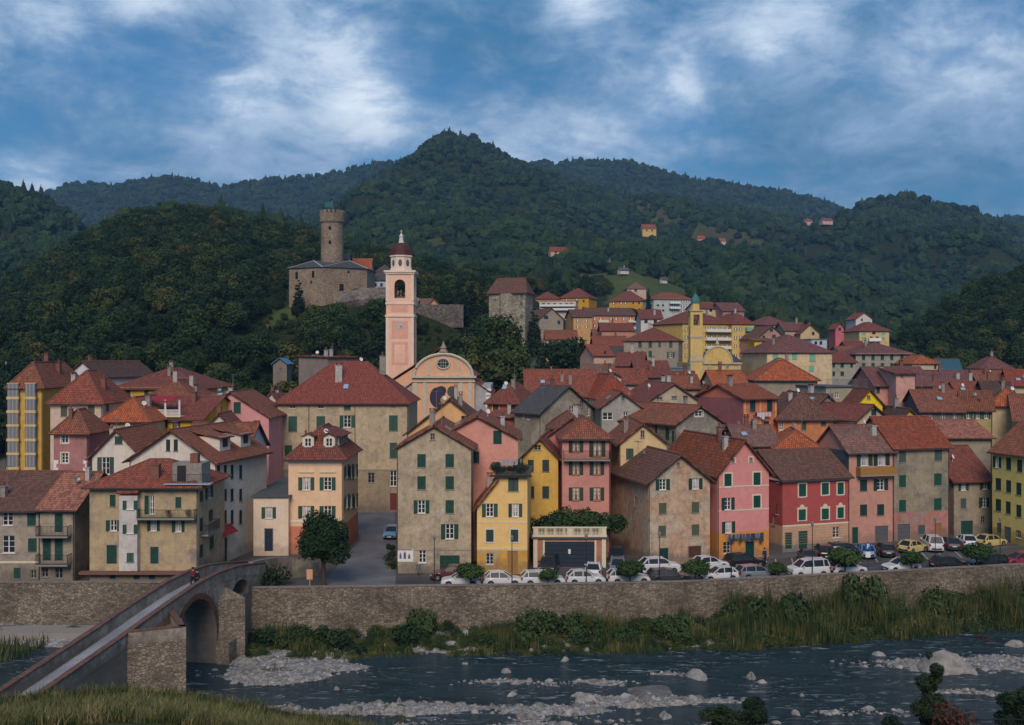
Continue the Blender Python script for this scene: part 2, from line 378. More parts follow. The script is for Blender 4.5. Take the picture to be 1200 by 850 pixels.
# ---- prototypes for instanced woods live in a collection of their own (not linked to the scene)
def scatter(name,label,pts,protos,seed=0):
    """pts: (x,y,z,scale); one stuff object whose points carry tree crowns"""
    pc=bpy.data.collections.new(name+'_kinds')
    for i,me in enumerate(protos):
        po=bpy.data.objects.new(name+'_kind',me); pc.objects.link(po)
    me=bpy.data.meshes.new(name); me.from_pydata([p[:3] for p in pts],[],[])
    rnd=random.Random(seed)
    for nm,vals in (('sc',[p[3] for p in pts]),('rz',[rnd.random()*6.28 for _ in pts])):
        a=me.attributes.new(nm,'FLOAT','POINT'); a.data.foreach_set('value',vals)
    a=me.attributes.new('pick','INT','POINT'); a.data.foreach_set('value',[rnd.randrange(len(protos)) for _ in pts])
    o=link(name,me); tag(o,label,None,None,'stuff')
    ng=bpy.data.node_groups.new(name,'GeometryNodeTree')
    ng.interface.new_socket('Geometry',in_out='INPUT',socket_type='NodeSocketGeometry')
    ng.interface.new_socket('Geometry',in_out='OUTPUT',socket_type='NodeSocketGeometry')
    N=ng.nodes.new; L=ng.links.new
    gi=N('NodeGroupInput'); go=N('NodeGroupOutput'); ip=N('GeometryNodeInstanceOnPoints'); ci=N('GeometryNodeCollectionInfo')
    ci.inputs[0].default_value=pc; ci.inputs['Separate Children'].default_value=True; ci.inputs['Reset Children'].default_value=True
    m2p=N('GeometryNodeMeshToPoints')
    def at(nm,t):
        n=N('GeometryNodeInputNamedAttribute'); n.data_type=t; n.inputs[0].default_value=nm; return [q for q in n.outputs if q.enabled][0]
    L(gi.outputs[0],m2p.inputs[0]); L(m2p.outputs[0],ip.inputs['Points']); L(ci.outputs[0],ip.inputs['Instance'])
    ip.inputs['Pick Instance'].default_value=True; L(at('pick','INT'),ip.inputs['Instance Index'])
    cz=N('ShaderNodeCombineXYZ'); L(at('rz','FLOAT'),cz.inputs[2]); L(cz.outputs[0],ip.inputs['Rotation'])
    cs=N('ShaderNodeCombineXYZ'); a=at('sc','FLOAT')
    for k in range(3): L(a,cs.inputs[k])
    L(cs.outputs[0],ip.inputs['Scale'])
    L(ip.outputs[0],go.inputs[0])
    md=o.modifiers.new('scatter','NODES'); md.node_group=ng
    return o
def town_free(px,Y):
    """True where no wood grows (town, castle, gardens)"""
    if px>612 and Y<330: 
        return not (px>1105 and Y>262 )
    if px>660 and Y<470 and px<1060: return True
    if px>612 and px<700 and Y<445: return True
    return False
rnd=random.Random(5)
far=[]; near=[]
FARMS=((761,268,11),(655,294,12),(822,279,6),(847,282,6),(948,259,6),(970,258,8),(732,316,8),(779,327,6),(46,316,10),(713,309,8))
def at_farm(px,py): return any(abs(px-a)<w and -1<py-b<15 for a,b,w in FARMS)
Y=330.0
def facing(X,Y,px):
    return ground(X*(Y+14)/Y,Y+14)-ground(X,Y)>-3.0*Y/500
tries=0
while len(far)<60000 and tries<400000:
    tries+=1
    Y=math.sqrt(rnd.uniform(470**2,2420**2)); px=rnd.uniform(-330,1530)
    if Y>1700 and rnd.random()<.35: continue
    X=gx(px,Y); z=ground(X,Y); c_=clearing(px,HY-(z-CH)*F/Y,Y)
    if c_==1 or (c_==2 and rnd.random()<.78) or at_farm(px,HY-(z-CH)*F/Y): continue
    if not facing(X,Y,px): continue
    if town_free(px,Y): continue
    far.append((X,Y,z-2.2,(.5+.85*rnd.random()**.8)*(1.0 if Y<1500 else 1.3)))
scatter('forest','dense dark green wood covering the mountains behind the town',far,[far_crown(i*7.3,.75+.13*i) for i in range(5)]+[far_crown(50,.75,1.45)],1)
tries=0
castle_free=lambda px,Y: (270<Y<330 and 332<px<565 and Y>278) or (300<px<345 and 245<Y<330 and clearing(px,372,Y)) or (568<px<622 and 250<Y<285)
while len(near)<4300 and tries<90000:
    tries+=1
    Y=math.sqrt(rnd.uniform(188**2,500**2)); px=rnd.uniform(-420,1500)
    if px>330 and px<612 and Y<205: continue
    X=gx(px,Y); z=ground(X,Y); py=HY-(z-CH)*F/Y
    if clearing(px,py,Y) in(1,2) or town_free(px,Y) or castle_free(px,Y): continue
    if 484<px<547 and 236<Y<300: continue
    near.append((X,Y,z-1.6,rnd.uniform(.55,1.12)))
# the nearest ones in the frame are trees of their own
near.sort(key=lambda p:p[1])
solo=[p for p in near if -20<600+F*p[0]/p[1]<1220][:230]
ss=set(solo); near=[p for p in near if p not in ss]
scatter('wooded_hillside','dense autumn tinged wood on the hill behind the castle and the old town',near,crowns,2)
def tree(name,label,loc,crown,trunk,s,rz=0,group=None,cat='tree',sz=1):
    e=empty(name,loc,rz,label=label,cat=cat,group=group); e.scale=(s,s,s*sz)
    link('trunk',trunk,e); link('crown',crown,e); return e
rnd=random.Random(11)
for (x,y,z,s) in solo:
    px=600+F*x/y
    if px<335: la,gp='green broadleaf tree in the dense wood left of the castle hill','trees in the wood left of the castle'
    elif px<612: la,gp='dark broadleaf tree on the wooded slope below the castle walls','trees on the slope below the castle'
    else: la,gp='dark tree on the wooded slope at the right behind the roofs','trees on the wooded slope at the right'
    c=crowns[rnd.randrange(5)]
    if 335<px<612 and rnd.random()<.14: c=conif
    tree('broadleaf_tree' if c is not conif else 'conifer_tree',la if c is not conif else 'dark pointed conifer among the broadleaf trees below the castle',(x,y,z+.6),c,trunks[rnd.randrange(2)],s*(.95 if c is not conif else .9),rnd.random()*6,gp if c is not conif else 'conifers below the castle')
us=[]
rnd=random.Random(71)
while len(us)<2600:
    Y=math.sqrt(rnd.uniform(188**2,345**2)); px=rnd.uniform(-60,1260)
    X=gx(px,Y); z=ground(X,Y); py=HY-(z-CH)*F/Y; c_=clearing(px,py,Y)
    if town_free(px,Y) or castle_free(px,Y) and px>345 or c_==3 or (c_==1 and rnd.random()<.6) or (332<px<435 and Y>294): continue
    us.append((X,Y,z-.6,rnd.uniform(.12,.36)))
scatter('hillside_scrub','low scrub and brambles between the trees of the castle hill',us,crowns,6)
# ================================================================ haze
def haze():
    m=bpy.data.materials.new('haze'); m.use_nodes=True; nt=m.node_tree; nt.nodes.clear()
    o=nt.nodes.new('ShaderNodeOutputMaterial'); v=nt.nodes.new('ShaderNodeVolumePrincipled')
    v.inputs['Color'].default_value=(.32,.62,1,1); v.inputs['Density'].default_value=HAZE; v.inputs['Anisotropy'].default_value=0.0
    nt.links.new(v.outputs[0],o.inputs['Volume'])
    mb=MB(); mb.box(-3600,3600,-60,3400,-9,620); ob=mb.build('haze',m); tag(ob,'thin blue evening haze over the valley',kind='stuff')
HAZE=.000105
haze()
# ================================================================ palette
T_red=tile('red',(.35,.102,.062),.30); T_maroon=tile('maroon',(.265,.083,.06),.35); T_orange=tile('orange',(.50,.135,.055),.25)
T_brown=tile('brown',(.20,.098,.072),.5); T_rust=tile('rust',(.33,.115,.066),.5); T_pink=tile('pinkish',(.29,.15,.12),.45)
T_terra=tile('terracotta',(.46,.185,.12),.35,var=.4); T_slate=tile('slate',(.105,.10,.105),.3,.45,.2); T_dark=tile('dark',(.13,.072,.06),.4)
T_redm=tile('smooth_red',(.30,.082,.062),.08,.45,.22); T_purple=tile('purple',(.24,.10,.092),.3)
PL=plaster
GREEN=flat('shutter_green',(.006,.062,.040),.6,.35); GREENS=[GREEN,flat('shutter_green_faded',(.016,.066,.048),.75,.25,var=.35),flat('shutter_green_deep',(.006,.045,.034),.5,.35,var=.2)]; DGREEN=flat('shutter_dark_green',(.012,.035,.028),.6,.3); GREY=flat('shutter_grey',(.055,.085,.085),.7); 
PALEG=flat('shutter_pale_green',(.16,.40,.26),.7); OLIVE=flat('shutter_olive',(.075,.095,.06),.75); BROWN=flat('brown_wood',(.09,.038,.022),.7)
WHITE=flat('white_paint',(.72,.71,.68),.6); CREAM=flat('cream_trim',(.66,.58,.42),.85); DARKM=flat('dark_metal',(.02,.02,.022),.5,.4); STEEL=flat('grey_metal',(.22,.23,.24),.45,.5,.4)
CONC=flat('concrete',(.26,.24,.22),.9); EAVE=flat('eave_wood',(.045,.03,.022),.9); GLASS=flat('window_glass',(.02,.026,.032),.12,.6); CURT=flat('curtain',(.50,.48,.46),.9)
DOORB=flat('door_blue_grey',(.022,.035,.055),.5); OCHRE=flat('ochre_wood',(.33,.17,.045),.7); COPPER=flat('gutter',(.06,.045,.04),.5,.4); GDOOR=flat('garage_grey',(.10,.105,.115),.6); SLATEG=flat('flat_roof_grey',(.085,.09,.10),.85)
ORNG=flat('orange_peel',(.42,.16,.04),.7); BLUE=flat('blue_sheet',(.05,.20,.38),.6)
rh=random.Random(77)
WC={}
def louvre(mb,x0,x1,z0,z1,y0,y1):
    mb.box(x0,x0+.05,y0,y1,z0,z1); mb.box(x1-.05,x1,y0,y1,z0,z1); mb.box(x0+.05,x1-.05,y0,y1,z0,z0+.06); mb.box(x0+.05,x1-.05,y0,y1,z1-.06,z1)
    n=max(4,int((z1-z0)/.13)); d=(z1-z0-.12)/n
    for i in range(n):
        z=z0+.06+i*d; mb.add([(x0+.05,y0+.008,z),(x1-.05,y0+.008,z),(x1-.05,y1-.01,z+d),(x0+.05,y1-.01,z+d)],[(0,1,2,3)])
def wmesh(kind,w,h,mat):
    k=(kind,round(w,1),round(h,1),mat.name)
    if k in WC: return WC[k]
    w=max(.3,k[1]); h=max(.3,k[2]); mb=MB()
    if kind=='frame':      # sash frame + mullions + sill
        t=.07
        mb.box(-w/2,-w/2+t,.10,.16,0,h); mb.box(w/2-t,w/2,.10,.16,0,h); mb.box(-w/2+t,w/2-t,.10,.16,h-t,h); mb.box(-w/2+t,w/2-t,.10,.16,0,t)
        mb.box(-.05,.05,.10,.155,t,h-t)
        for q in ((.36,.68) if h>1.1 else (.5,)): mb.box(-w/2+t,-.05,.11,.15,h*q-.02,h*q+.02); mb.box(.05,w/2-t,.11,.15,h*q-.02,h*q+.02)
        mb.box(-w/2-.08,w/2+.08,-.09,.10,-.07,-.005)
    elif kind=='bare':     # masonry reveal + sill for closed shutters
        t=.05; mb.box(-w/2,-w/2+t,.04,.12,0,h); mb.box(w/2-t,w/2,.04,.12,0,h); mb.box(-w/2+t,w/2-t,.04,.12,h-t,h); mb.box(-w/2-.08,w/2+.08,-.08,.03,-.07,-.005)
    elif kind=='pane': mb.box(-w/2+.02,w/2-.02,.17,.19,.02,h-.02)
    elif kind=='curtain': mb.add([(-w/2+.08,.165,h-.1),(-w/2+.08,.165,.1),(-w*.18,.165,.1),(-.04,.165,h-.1)],[(0,1,2,3)]); mb.add([(w/2-.08,.165,h-.1),(w/2-.08,.165,.1),(w*.18,.165,.1),(.04,.165,h-.1)],[(0,1,2,3)])
    elif kind=='shutL': louvre(mb,-w/2,0,0,h,0,.045)
    elif kind=='surround':
        t=.16; mb.box(-w/2-t,-w/2,-.03,.02,-.12,h+t); mb.box(w/2,w/2+t,-.03,.02,-.12,h+t); mb.box(-w/2,w/2,-.03,.02,h,h+t); mb.box(-w/2,w/2,-.035,.02,-.16,-.02)
    elif kind=='pediment':
        t=.18; mb.box(-w/2-t,-w/2,-.03,.02,-.12,h+t); mb.box(w/2,w/2+t,-.03,.02,-.12,h+t); mb.box(-w/2,w/2,-.03,.02,h,h+t)
        mb.box(-w/2-t-.06,w/2+t+.06,-.05,.02,h+t,h+t+.07)
        n=8; vs=[(-w*.32,-.03,h+t+.07)]+[(-math.cos(math.pi*i/n)*w*.32,-.03,h+t+.07+math.sin(math.pi*i/n)*.34) for i in range(n+1)]
        vs2=[(x,.02,z) for x,y,z in vs]; m_=len(vs); mb.add(vs+vs2,[tuple(range(m_)),]+[(i,i+1,m_+i+1,m_+i) for i in range(m_-1)])
    elif kind=='door':
        mb.box(-w/2,w/2,.06,.11,0,h)
        for a,b_ in ((-.42,-.04),(.04,.42)):
            for c,d in ((.08,.45),(.52,.92)): mb.box(w*a,w*b_,.035,.06,h*c,h*d)
    elif kind=='doorframe': t=.08; mb.box(-w/2-t,-w/2,-.02,.12,0,h+t); mb.box(w/2,w/2+t,-.02,.12,0,h+t); mb.box(-w/2,w/2,-.02,.12,h,h+t)
    elif kind=='handle': mb.box(w*.02-.07,w*.02-.03,.0,.035,h*.46,h*.52)
    elif kind=='garage':
        n=max(4,int(h/.45)); 
        for i in range(n): mb.box(-w/2,w/2,.08,.12-.0,h*i/n+.015,h*(i+1)/n-.015); 
        mb.box(-w/2,w/2,.125,.13,0,h)
    elif kind=='farwin':
        mb.box(-w/2,w/2,.05,.08,0,h)
    elif kind=='grille':
        k_=max(3,int(w/.16))
        for i in range(k_+1): x=-w/2+w*i/k_; mb.box(x-.012,x+.012,-.02,.004,0,h)
        for q in (.2,.5,.8): mb.box(-w/2,w/2,-.018,.002,h*q-.012,h*q+.012)
    me=mb.mesh(kind,mat); WC[k]=me; return me
def put_window(root,pos,rz,w,h,t,sm,wm=WHITE,sur=None,far=False):
    """t: c closed shutters, o open shutters, p open + curtains, g bare glass, q bars over glass, d door, G garage door, s dark opening, b blind glass"""
    def C(nm,me,par,loc=(0,0,0),r=0): return link(nm,me,par,loc,r)
    if t in 'dG':
        k=C('door' if t=='d' else 'garage_door',wmesh('door' if t=='d' else 'garage',w,h,sm),root,pos,rz)
        if not far: C('door_frame',wmesh('doorframe',w,h,sur or CONC),k); C('handle',wmesh('handle',w,h,STEEL),k)
        return k
    if far:
        k=C('window',wmesh('farwin',w,h,sm if t in 'co' else GLASS),root,pos,rz)
        if t=='o': C('pane',wmesh('pane',w*.5,h*.9,WHITE),k,(0,-.13,h*.05))
        return k
    if t=='c':
        k=C('window',wmesh('bare',w,h,WHITE if sur else CONC),root,pos,rz); ho=wmesh('shutL',w,h,sm)
        C('shutter',ho,k); C('shutter',ho,k,(w/2-.01 if False else round(w,1)/2,0,0))
    elif t in 'opa':
        k=C('window',wmesh('frame',w,h,wm),root,pos,rz); C('pane',wmesh('pane',w,h,GLASS),k)
        if t=='p' or rh.random()<.35: C('curtain',wmesh('curtain',w,h,CURT),k,(0,-.0,0))
        ho=wmesh('shutL',w,h,sm); W_=max(.3,round(w,1))
        C('shutter',ho,k,(-W_/2-.03,-.075,0),R(rh.choice((3,4,6,11,16)))); C('shutter',ho,k,(W_+.03,-.06,0),0)
    else:
        k=C('window',wmesh('frame',w,h,wm if t in 'gq' else CONC),root,pos,rz); C('pane',wmesh('pane',w,h,GLASS),k)
        if t=='q': C('grille',wmesh('grille',w,h,DARKM),k)
    if sur: C('surround',wmesh('pediment' if t=='c' and 'pediment' in sur.name else 'surround',w,h,sur),k)
    return k
def wallpoly(mb,poly,holes,zs,f3,depth=.2,zone=lambda z:0):
    """2D polygon with rectangular holes -> triangles, + reveals; zs: heights where the paint changes"""
    pts=[Vector(p) for p in poly]; n=len(pts); ed=[(i,(i+1)%n) for i in range(n)]
    umin=min(p[0] for p in poly); umax=max(p[0] for p in poly); zmax=max(p[1] for p in poly); zmin=min(p[1] for p in poly)
    for (a,b,c,d) in holes:
        k=len(pts); pts+=[Vector(q) for q in ((a,c),(b,c),(b,d),(a,d))]; ed+=[(k,k+1),(k+1,k+2),(k+2,k+3),(k+3,k)]
    for z in zs:
        if zmin<z<poly[2][1]-.05: k=len(pts); pts+=[Vector((umin,z)),Vector((umax,z))]; ed.append((k,k+1))
    r=geometry.delaunay_2d_cdt(pts,ed,[],1,1e-4); V,T=r[0],r[2]
    for t in T:
        c=(V[t[0]]+V[t[1]]+V[t[2]])/3
        if any(a<c.x<b and z0<c.y<z1 for a,b,z0,z1 in holes): continue
        mb.add([f3(V[i].x,V[i].y,0) for i in t],[(0,1,2)],zone(c.y))
    for (a,b,c,d) in holes:
        q=[(a,c),(b,c),(b,d),(a,d)]; m_=zone((c+d)/2)
        for i in range(4):
            p,s=q[i],q[(i+1)%4]; mb.add([f3(*p,0),f3(*s,0),f3(*s,depth),f3(*p,depth)],[(0,1,2,3)],m_)
def roof_slab(mb,quad,t=.14,uvs=None):
    """quad: eave-left, eave-right, ridge-right, ridge-left (or triangle)"""
    v=[Vector(q) for q in quad]; nr=(v[1]-v[0]).cross(v[-1]-v[0]).normalized()
    if nr.z<0: nr=-nr
    low=[q-nr*t for q in v]; n=len(v); e=(v[1]-v[0]); L_=e.length; e=e/L_; dn=nr.cross(e)
    uv=[((q-v[0]).dot(e),(q-v[0]).dot(dn)) for q in v]
    off=rh.random()*3; uv=[(a+off,b+off) for a,b in uv]
    mb.add(v+low,[tuple(range(n))]+[tuple(range(n,2*n))[::-1]]+[(i,n+i,n+(i+1)%n,(i+1)%n) for i in range(n)],0,
           [uv]+[[(.01,.01)]*n]+[[(.01,.01)]*4]*n)
def ridge_line(mb,a,b): mb.tube([Vector(a)+Vector((0,0,-.02)),Vector(b)+Vector((0,0,-.02))],[.13,.13],6)
def make_roof(root,Wd,D,ze,rise,typ,mat,oh=.45,inset=None,ridgemat=None):
    mb=MB(); rd=MB(); zr=ze+rise
    if typ=='gy':    # ridge runs back from the front, gable on the front
        s=rise/(Wd/2)
        roof_slab(mb,[(-oh,D+oh,ze-oh*s),(-oh,-oh,ze-oh*s),(Wd/2,-oh,zr),(Wd/2,D+oh,zr)])
        roof_slab(mb,[(Wd+oh,-oh,ze-oh*s),(Wd+oh,D+oh,ze-oh*s),(Wd/2,D+oh,zr),(Wd/2,-oh,zr)])
        ridge_line(rd,(Wd/2,-oh,zr),(Wd/2,D+oh,zr))
    elif typ=='gx':
        s=rise/(D/2)
        roof_slab(mb,[(-oh,-oh,ze-oh*s),(Wd+oh,-oh,ze-oh*s),(Wd+oh,D/2,zr),(-oh,D/2,zr)])
        roof_slab(mb,[(Wd+oh,D+oh,ze-oh*s),(-oh,D+oh,ze-oh*s),(-oh,D/2,zr),(Wd+oh,D/2,zr)])
        ridge_line(rd,(-oh,D/2,zr),(Wd+oh,D/2,zr))
    elif typ in('hip','hx'):
        if Wd>=D: i=inset if inset is not None else D/2*.95; r0,r1=(i,D/2,zr),(Wd-i,D/2,zr); s=rise/(D/2)
        else: i=inset if inset is not None else Wd/2*.95; r0,r1=(Wd/2,i,zr),(Wd/2,D-i,zr); s=rise/(Wd/2)
        if i<1e-3: i=1e-3
        e=[(-oh,-oh,ze-.25),(Wd+oh,-oh,ze-.25),(Wd+oh,D+oh,ze-.25),(-oh,D+oh,ze-.25)]
        if Wd>=D: fs=[[e[0],e[1],r1,r0],[e[1],e[2],r1],[e[2],e[3],r0,r1],[e[3],e[0],r0]]
        else: fs=[[e[0],e[1],r0],[e[1],e[2],r1,r0],[e[2],e[3],r1],[e[3],e[0],r0,r1]]
        for q in fs: roof_slab(mb,q)
        ridge_line(rd,r0,r1)
        if Wd>=D: 
            for a,b in ((e[0],r0),(e[3],r0),(e[1],r1),(e[2],r1)): ridge_line(rd,a,b)
        else:
            for a,b in ((e[0],r0),(e[1],r0),(e[2],r1),(e[3],r1)): ridge_line(rd,a,b)
    elif typ=='sl':   # single slope, low on the left
        roof_slab(mb,[(-oh,D+oh,ze-oh*rise/Wd),(-oh,-oh,ze-oh*rise/Wd),(Wd+.05,-oh,zr),(Wd+.05,D+oh,zr)])
    elif typ=='sr':
        roof_slab(mb,[(Wd+oh,-oh,ze-oh*rise/Wd),(Wd+oh,D+oh,ze-oh*rise/Wd),(-.05,D+oh,zr),(-.05,-oh,zr)])
    elif typ=='sb':   # single slope rising to the back
        roof_slab(mb,[(-oh,-oh,ze-oh*rise/D),(Wd+oh,-oh,ze-oh*rise/D),(Wd+oh,D,zr),(-oh,D,zr)])
    elif typ=='flat':
        mb.box(-.25,Wd+.25,-.25,D+.25,ze,ze+.18)
    ro=mb.build('roof',mat,root)
    if rd.v: rd.build('ridge_tiles',ridgemat or T_ridge,ro)
    return ro
T_ridge=flat('ridge_clay',(.20,.085,.06),.9,var=.4)
def roof_z(x,y,Wd,D,ze,rise,typ):
    if typ=='gy': return ze+rise*(1-abs(x-Wd/2)/(Wd/2))
    if typ in('gx',): return ze+rise*(1-abs(y-D/2)/(D/2))
    if typ=='hip': m_=min(Wd,D)/2; return ze+rise*min(1,min(x,Wd-x,y,D-y)/m_)
    if typ=='sl': return ze+rise*x/Wd
    if typ=='sr': return ze+rise*(1-x/Wd)
    if typ=='sb': return ze+rise*y/D
    return ze
CHM=[flat('chimney_render',(.30,.26,.23),.9,var=.35),flat('chimney_brick',(.22,.10,.07),.9,var=.35),flat('chimney_pale',(.44,.42,.40),.9,var=.3)]
def chimney(ro,x,y,z,h=1.3,mat=None,w=.5):
    mb=MB(); mb.box(-w/2,w/2,-w/2,w/2,-.7,h); mb.box(-w/2-.07,w/2+.07,-w/2-.07,w/2+.07,h,h+.08)
    o=mb.build('chimney',mat or rh.choice(CHM),ro,loc=(x,y,z),rz=rh.uniform(-.1,.1))
    c=MB()
    if rh.random()<.5:
        for i in (-1,1): c.box(i*w*.35-.05,i*w*.35+.05,-w/2,w/2,h+.08,h+.3)
        c.box(-w/2-.08,w/2+.08,-w/2-.05,w/2+.05,h+.3,h+.36)
    else:
        c.lathe([(.11,h+.08),(.11,h+.45),(.17,h+.47),(.05,h+.62)],8)
    c.build('chimney_cap',T_ridge,o) if False else None
    cc=c.build('chimney_pot',T_ridge,ro,loc=(x,y,z)); return o
def dish(ro,x,y,z):
    mb=MB(); mb.bar((0,0,-.3),(0,0,.9),.05)
    n=12; d=Vector((.5,-.75,.35)).normalized(); t=d.orthogonal().normalized(); u=d.cross(t); c=Vector((0,0,.62))
    ring=[c+(t*math.cos(6.283*i/n)+u*math.sin(6.283*i/n))*.30+d*.08 for i in range(n)]; mb.add([c-d*.03]+ring,[(0,1+i,1+(i+1)%n) for i in range(n)])
    mb.bar(c,c+d*.45,.03); mb.build('satellite_dish',WHITE if rh.random()<.6 else STEEL,ro,loc=(x,y,z))
def antenna(ro,x,y,z):
    mb=MB(); h=rh.uniform(1.6,2.6); mb.bar((0,0,-.3),(0,0,h),.045)
    a=rh.random()*3; d=Vector((math.cos(a),math.sin(a),0)); e=Vector((-d.y,d.x,0)); c=Vector((0,0,h-.1)); mb.bar(c-d*.7,c+d*.7,.03)
    for i in range(6): q=c+d*(-.6+.24*i); mb.bar(q-e*(.45-.04*i),q+e*(.45-.04*i),.022)
    mb.build('antenna',STEEL,ro,loc=(x,y,z))
def skylight(ro,x,y,Wd,D,ze,rise,typ,w=.8,l=1.1):
    e=.05; f=lambda a,b:Vector((a,b,roof_z(a,b,Wd,D,ze,rise,typ)))
    p=f(x,y); du=(f(x+e,y)-p).normalized(); dv=(f(x,y+e)-p).normalized(); n=du.cross(dv).normalized()
    c=[p+du*a+dv*b for a,b in ((-w/2,-l/2),(w/2,-l/2),(w/2,l/2),(-w/2,l/2))]
    mb=MB(); mb.add([q+n*.02 for q in c]+[q+n*.22 for q in c],[(0,1,5,4),(1,2,6,5),(2,3,7,6),(3,0,4,7),(4,5,6,7)]); o=mb.build('skylight',STEEL,ro)
    g_=MB(); g_.add([p+(q-p)*.84+n*.228 for q in c],[(0,1,2,3)]); g_.build('pane',SKYG,o)
SKYG=flat('skylight_glass',(.30,.42,.50),.08,.9)
class House: pass
def H(label,A,B,eave,roof,apex,D,wall,rmat,wins=(),zones=(),base=None,cat='house',name='house',sm=GREEN,chim=1,junk=.5,oh=.45,inset=None,far=None,sur=None,wm=WHITE,group=None,gutter=True,trim=None,minz=None):
    """A=(px,Y) left front corner, B=(px,Y) right front corner, eave/apex heights given as rows in the picture at their own distance"""
    a=Vector((gx(A[0],A[1]),A[1])); b=Vector((gx(B[0],B[1]),B[1])); ux=(b-a); Wd=ux.length; ux/=Wd; uy=Vector((-ux.y,ux.x))
    ze=zz(eave,A[1])
    if apex is not None:
        if roof=='gy': mY=(A[1]+B[1])/2; zr=zz(apex,mY)
        elif roof=='sl': zr=zz(apex,B[1])
        elif roof=='sr': zr=ze; ze=zz(apex,B[1])
        elif roof=='sb': zr=zz(apex,(a+uy*D).y)
        else: c=(a+b)/2+uy*D/2; zr=zz(apex,c.y)
    else: zr=ze
    rise=max(.2,zr-ze)
    if base is None:
        g0=min(ground(*(q)) for q in (a,b,a+uy*D,b+uy*D)); base=g0-.8
    if far is None: far=A[1]>190
    z0=base; h=House(); h.a,h.b,h.ux,h.uy,h.Wd,h.D,h.ze,h.rise,h.roof=a,b,ux,uy,Wd,D,ze,rise,roof
    ang=math.atan2(ux.y,ux.x); root=empty(name,(a.x,a.y,z0),ang,label=label,cat=cat,group=group); h.root=root; h.z0=z0; ze-=z0; h.zel=ze
    if sm is GREEN: sm=GREENS[sum(map(ord,label))%3]
    # wall paint zones
    mats=[wall]+[z[1] for z in zones]; zc=[zz(z[0],A[1])-z0 for z in zones]
    def zone(z):
        k=0
        for i,c in enumerate(zc):
            if z<c: k=i+1
        return k
    O={'F':(a,ux),'R':(b,uy),'L':(a,uy)}
    holes={'F':[],'R':[],'L':[]}; puts=[]
    zt={'gy':(ze,ze),'sl':(ze,ze+rise),'sr':(ze+rise,ze)}
    def loc(face,px,py):
        o,d=O[face]; k=(px-600)/F; s=(k*o.y-o.x)/(d.x-k*d.y); Y=o.y+s*d.y; return s,zz(py,Y)-z0,Y
    h.loc=loc
    for wn in wins:
        px,py,w,hh,t=wn[:5]; face=wn[5] if len(wn)>5 and wn[5] else 'F'; m_=wn[6] if len(wn)>6 and wn[6] else sm; su=wn[7] if len(wn)>7 else sur
        s,z,Y=loc(face,px,py); d=O[face][1]; k=(px-600)/F
        # metres per px along the face
        s2,_,_=loc(face,px+.5,py); s1,_,_=loc(face,px-.5,py); wm_=abs(s2-s1)*w; hm=hh*Y/F
        wm_=max(.3,round(wm_,1)); hm=max(.3,round(hm,1)); z-=hm/2
        if t=='d' or t=='G': z=max(z,.02)
        lim=Wd if face=='F' else D
        if s-wm_/2<.12: s=.12+wm_/2
        if s+wm_/2>lim-.12: s=lim-.12-wm_/2
        hole=(s-wm_/2,s+wm_/2,z,z+hm)
        if not far:
            if any(not(hole[1]+.03<q[0] or hole[0]-.03>q[1] or hole[3]+.03<q[2] or hole[2]-.03>q[3]) for q in holes[face]): continue
            # keep the hole under the roof line
            def top(u):
                if face=='F' and roof=='gy': return ze+rise*(1-abs(u-Wd/2)/(Wd/2))
                if face=='F' and roof=='sl': return ze+rise*u/Wd
                if face=='F' and roof=='sr': return ze+rise*(1-u/Wd)
                if face in'LR' and roof=='gx': return ze+rise*(1-abs(u-D/2)/(D/2))
                return ze
            tp=min(top(hole[0]),top(hole[1]))-.1
            if hole[3]>tp: dz=hole[3]-tp; hole=(hole[0],hole[1],hole[2]-dz,tp); z-=dz
            holes[face].append(hole)
        puts.append((face,s,z,wm_,hm,t,m_,su))
    mb=MB()
    fF=lambda u,z,d:(u,d,z); fR=lambda u,z,d:(Wd-d,u,z); fL=lambda u,z,d:(d,u,z)
    g=.0
    if roof=='gy': pf=[(0,0),(Wd,0),(Wd,ze),(Wd/2,ze+rise-.02),(0,ze)]
    elif roof=='sl': pf=[(0,0),(Wd,0),(Wd,ze+rise),(0,ze)]
    elif roof=='sr': pf=[(0,0),(Wd,0),(Wd,ze),(0,ze+rise)]
    else: pf=[(0,0),(Wd,0),(Wd,ze),(0,ze)]
    lz=ze+(rise if roof=='sr' else 0); rz_=ze+(rise if roof=='sl' else 0); bz=ze
    if roof=='gx': pl=[(0,0),(D,0),(D,ze),(D/2,ze+rise-.02),(0,ze)]; pr=pl
    elif roof=='sb': pl=[(0,0),(D,0),(D,ze+rise),(0,ze)]; pr=pl; 
    else: pl=[(0,0),(D,0),(D,lz),(0,lz)]; pr=[(0,0),(D,0),(D,rz_),(0,rz_)]
    wallpoly(mb,pf,holes['F'],zc,fF,zone=zone); wallpoly(mb,pl,holes['L'],zc,fL,zone=zone); wallpoly(mb,pr,holes['R'],zc,fR,zone=zone)
    pb=pf if roof!='sb' else [(0,0),(Wd,0),(Wd,ze+rise),(0,ze+rise)]
    wallpoly(mb,pb,[],[],lambda u,z,d:(u,D,z))
    if roof=='flat' : pass
    wl=mb.build('wall',mats,root)
    ro=make_roof(root,Wd,D,ze,rise,roof,rmat,oh,inset); h.ro=ro
    if trim:
        t=MB(); t.box(-.22,Wd+.22,-.22,-.002,ze-.45,ze-.26); t.box(-.14,Wd+.14,-.14,-.002,ze-.6,ze-.45)
        t.box(Wd+.002,Wd+.22,-.002,D,ze-.45,ze-.26); t.box(-.22,-.002,-.002,D,ze-.45,ze-.26); t.build('cornice',trim,root)
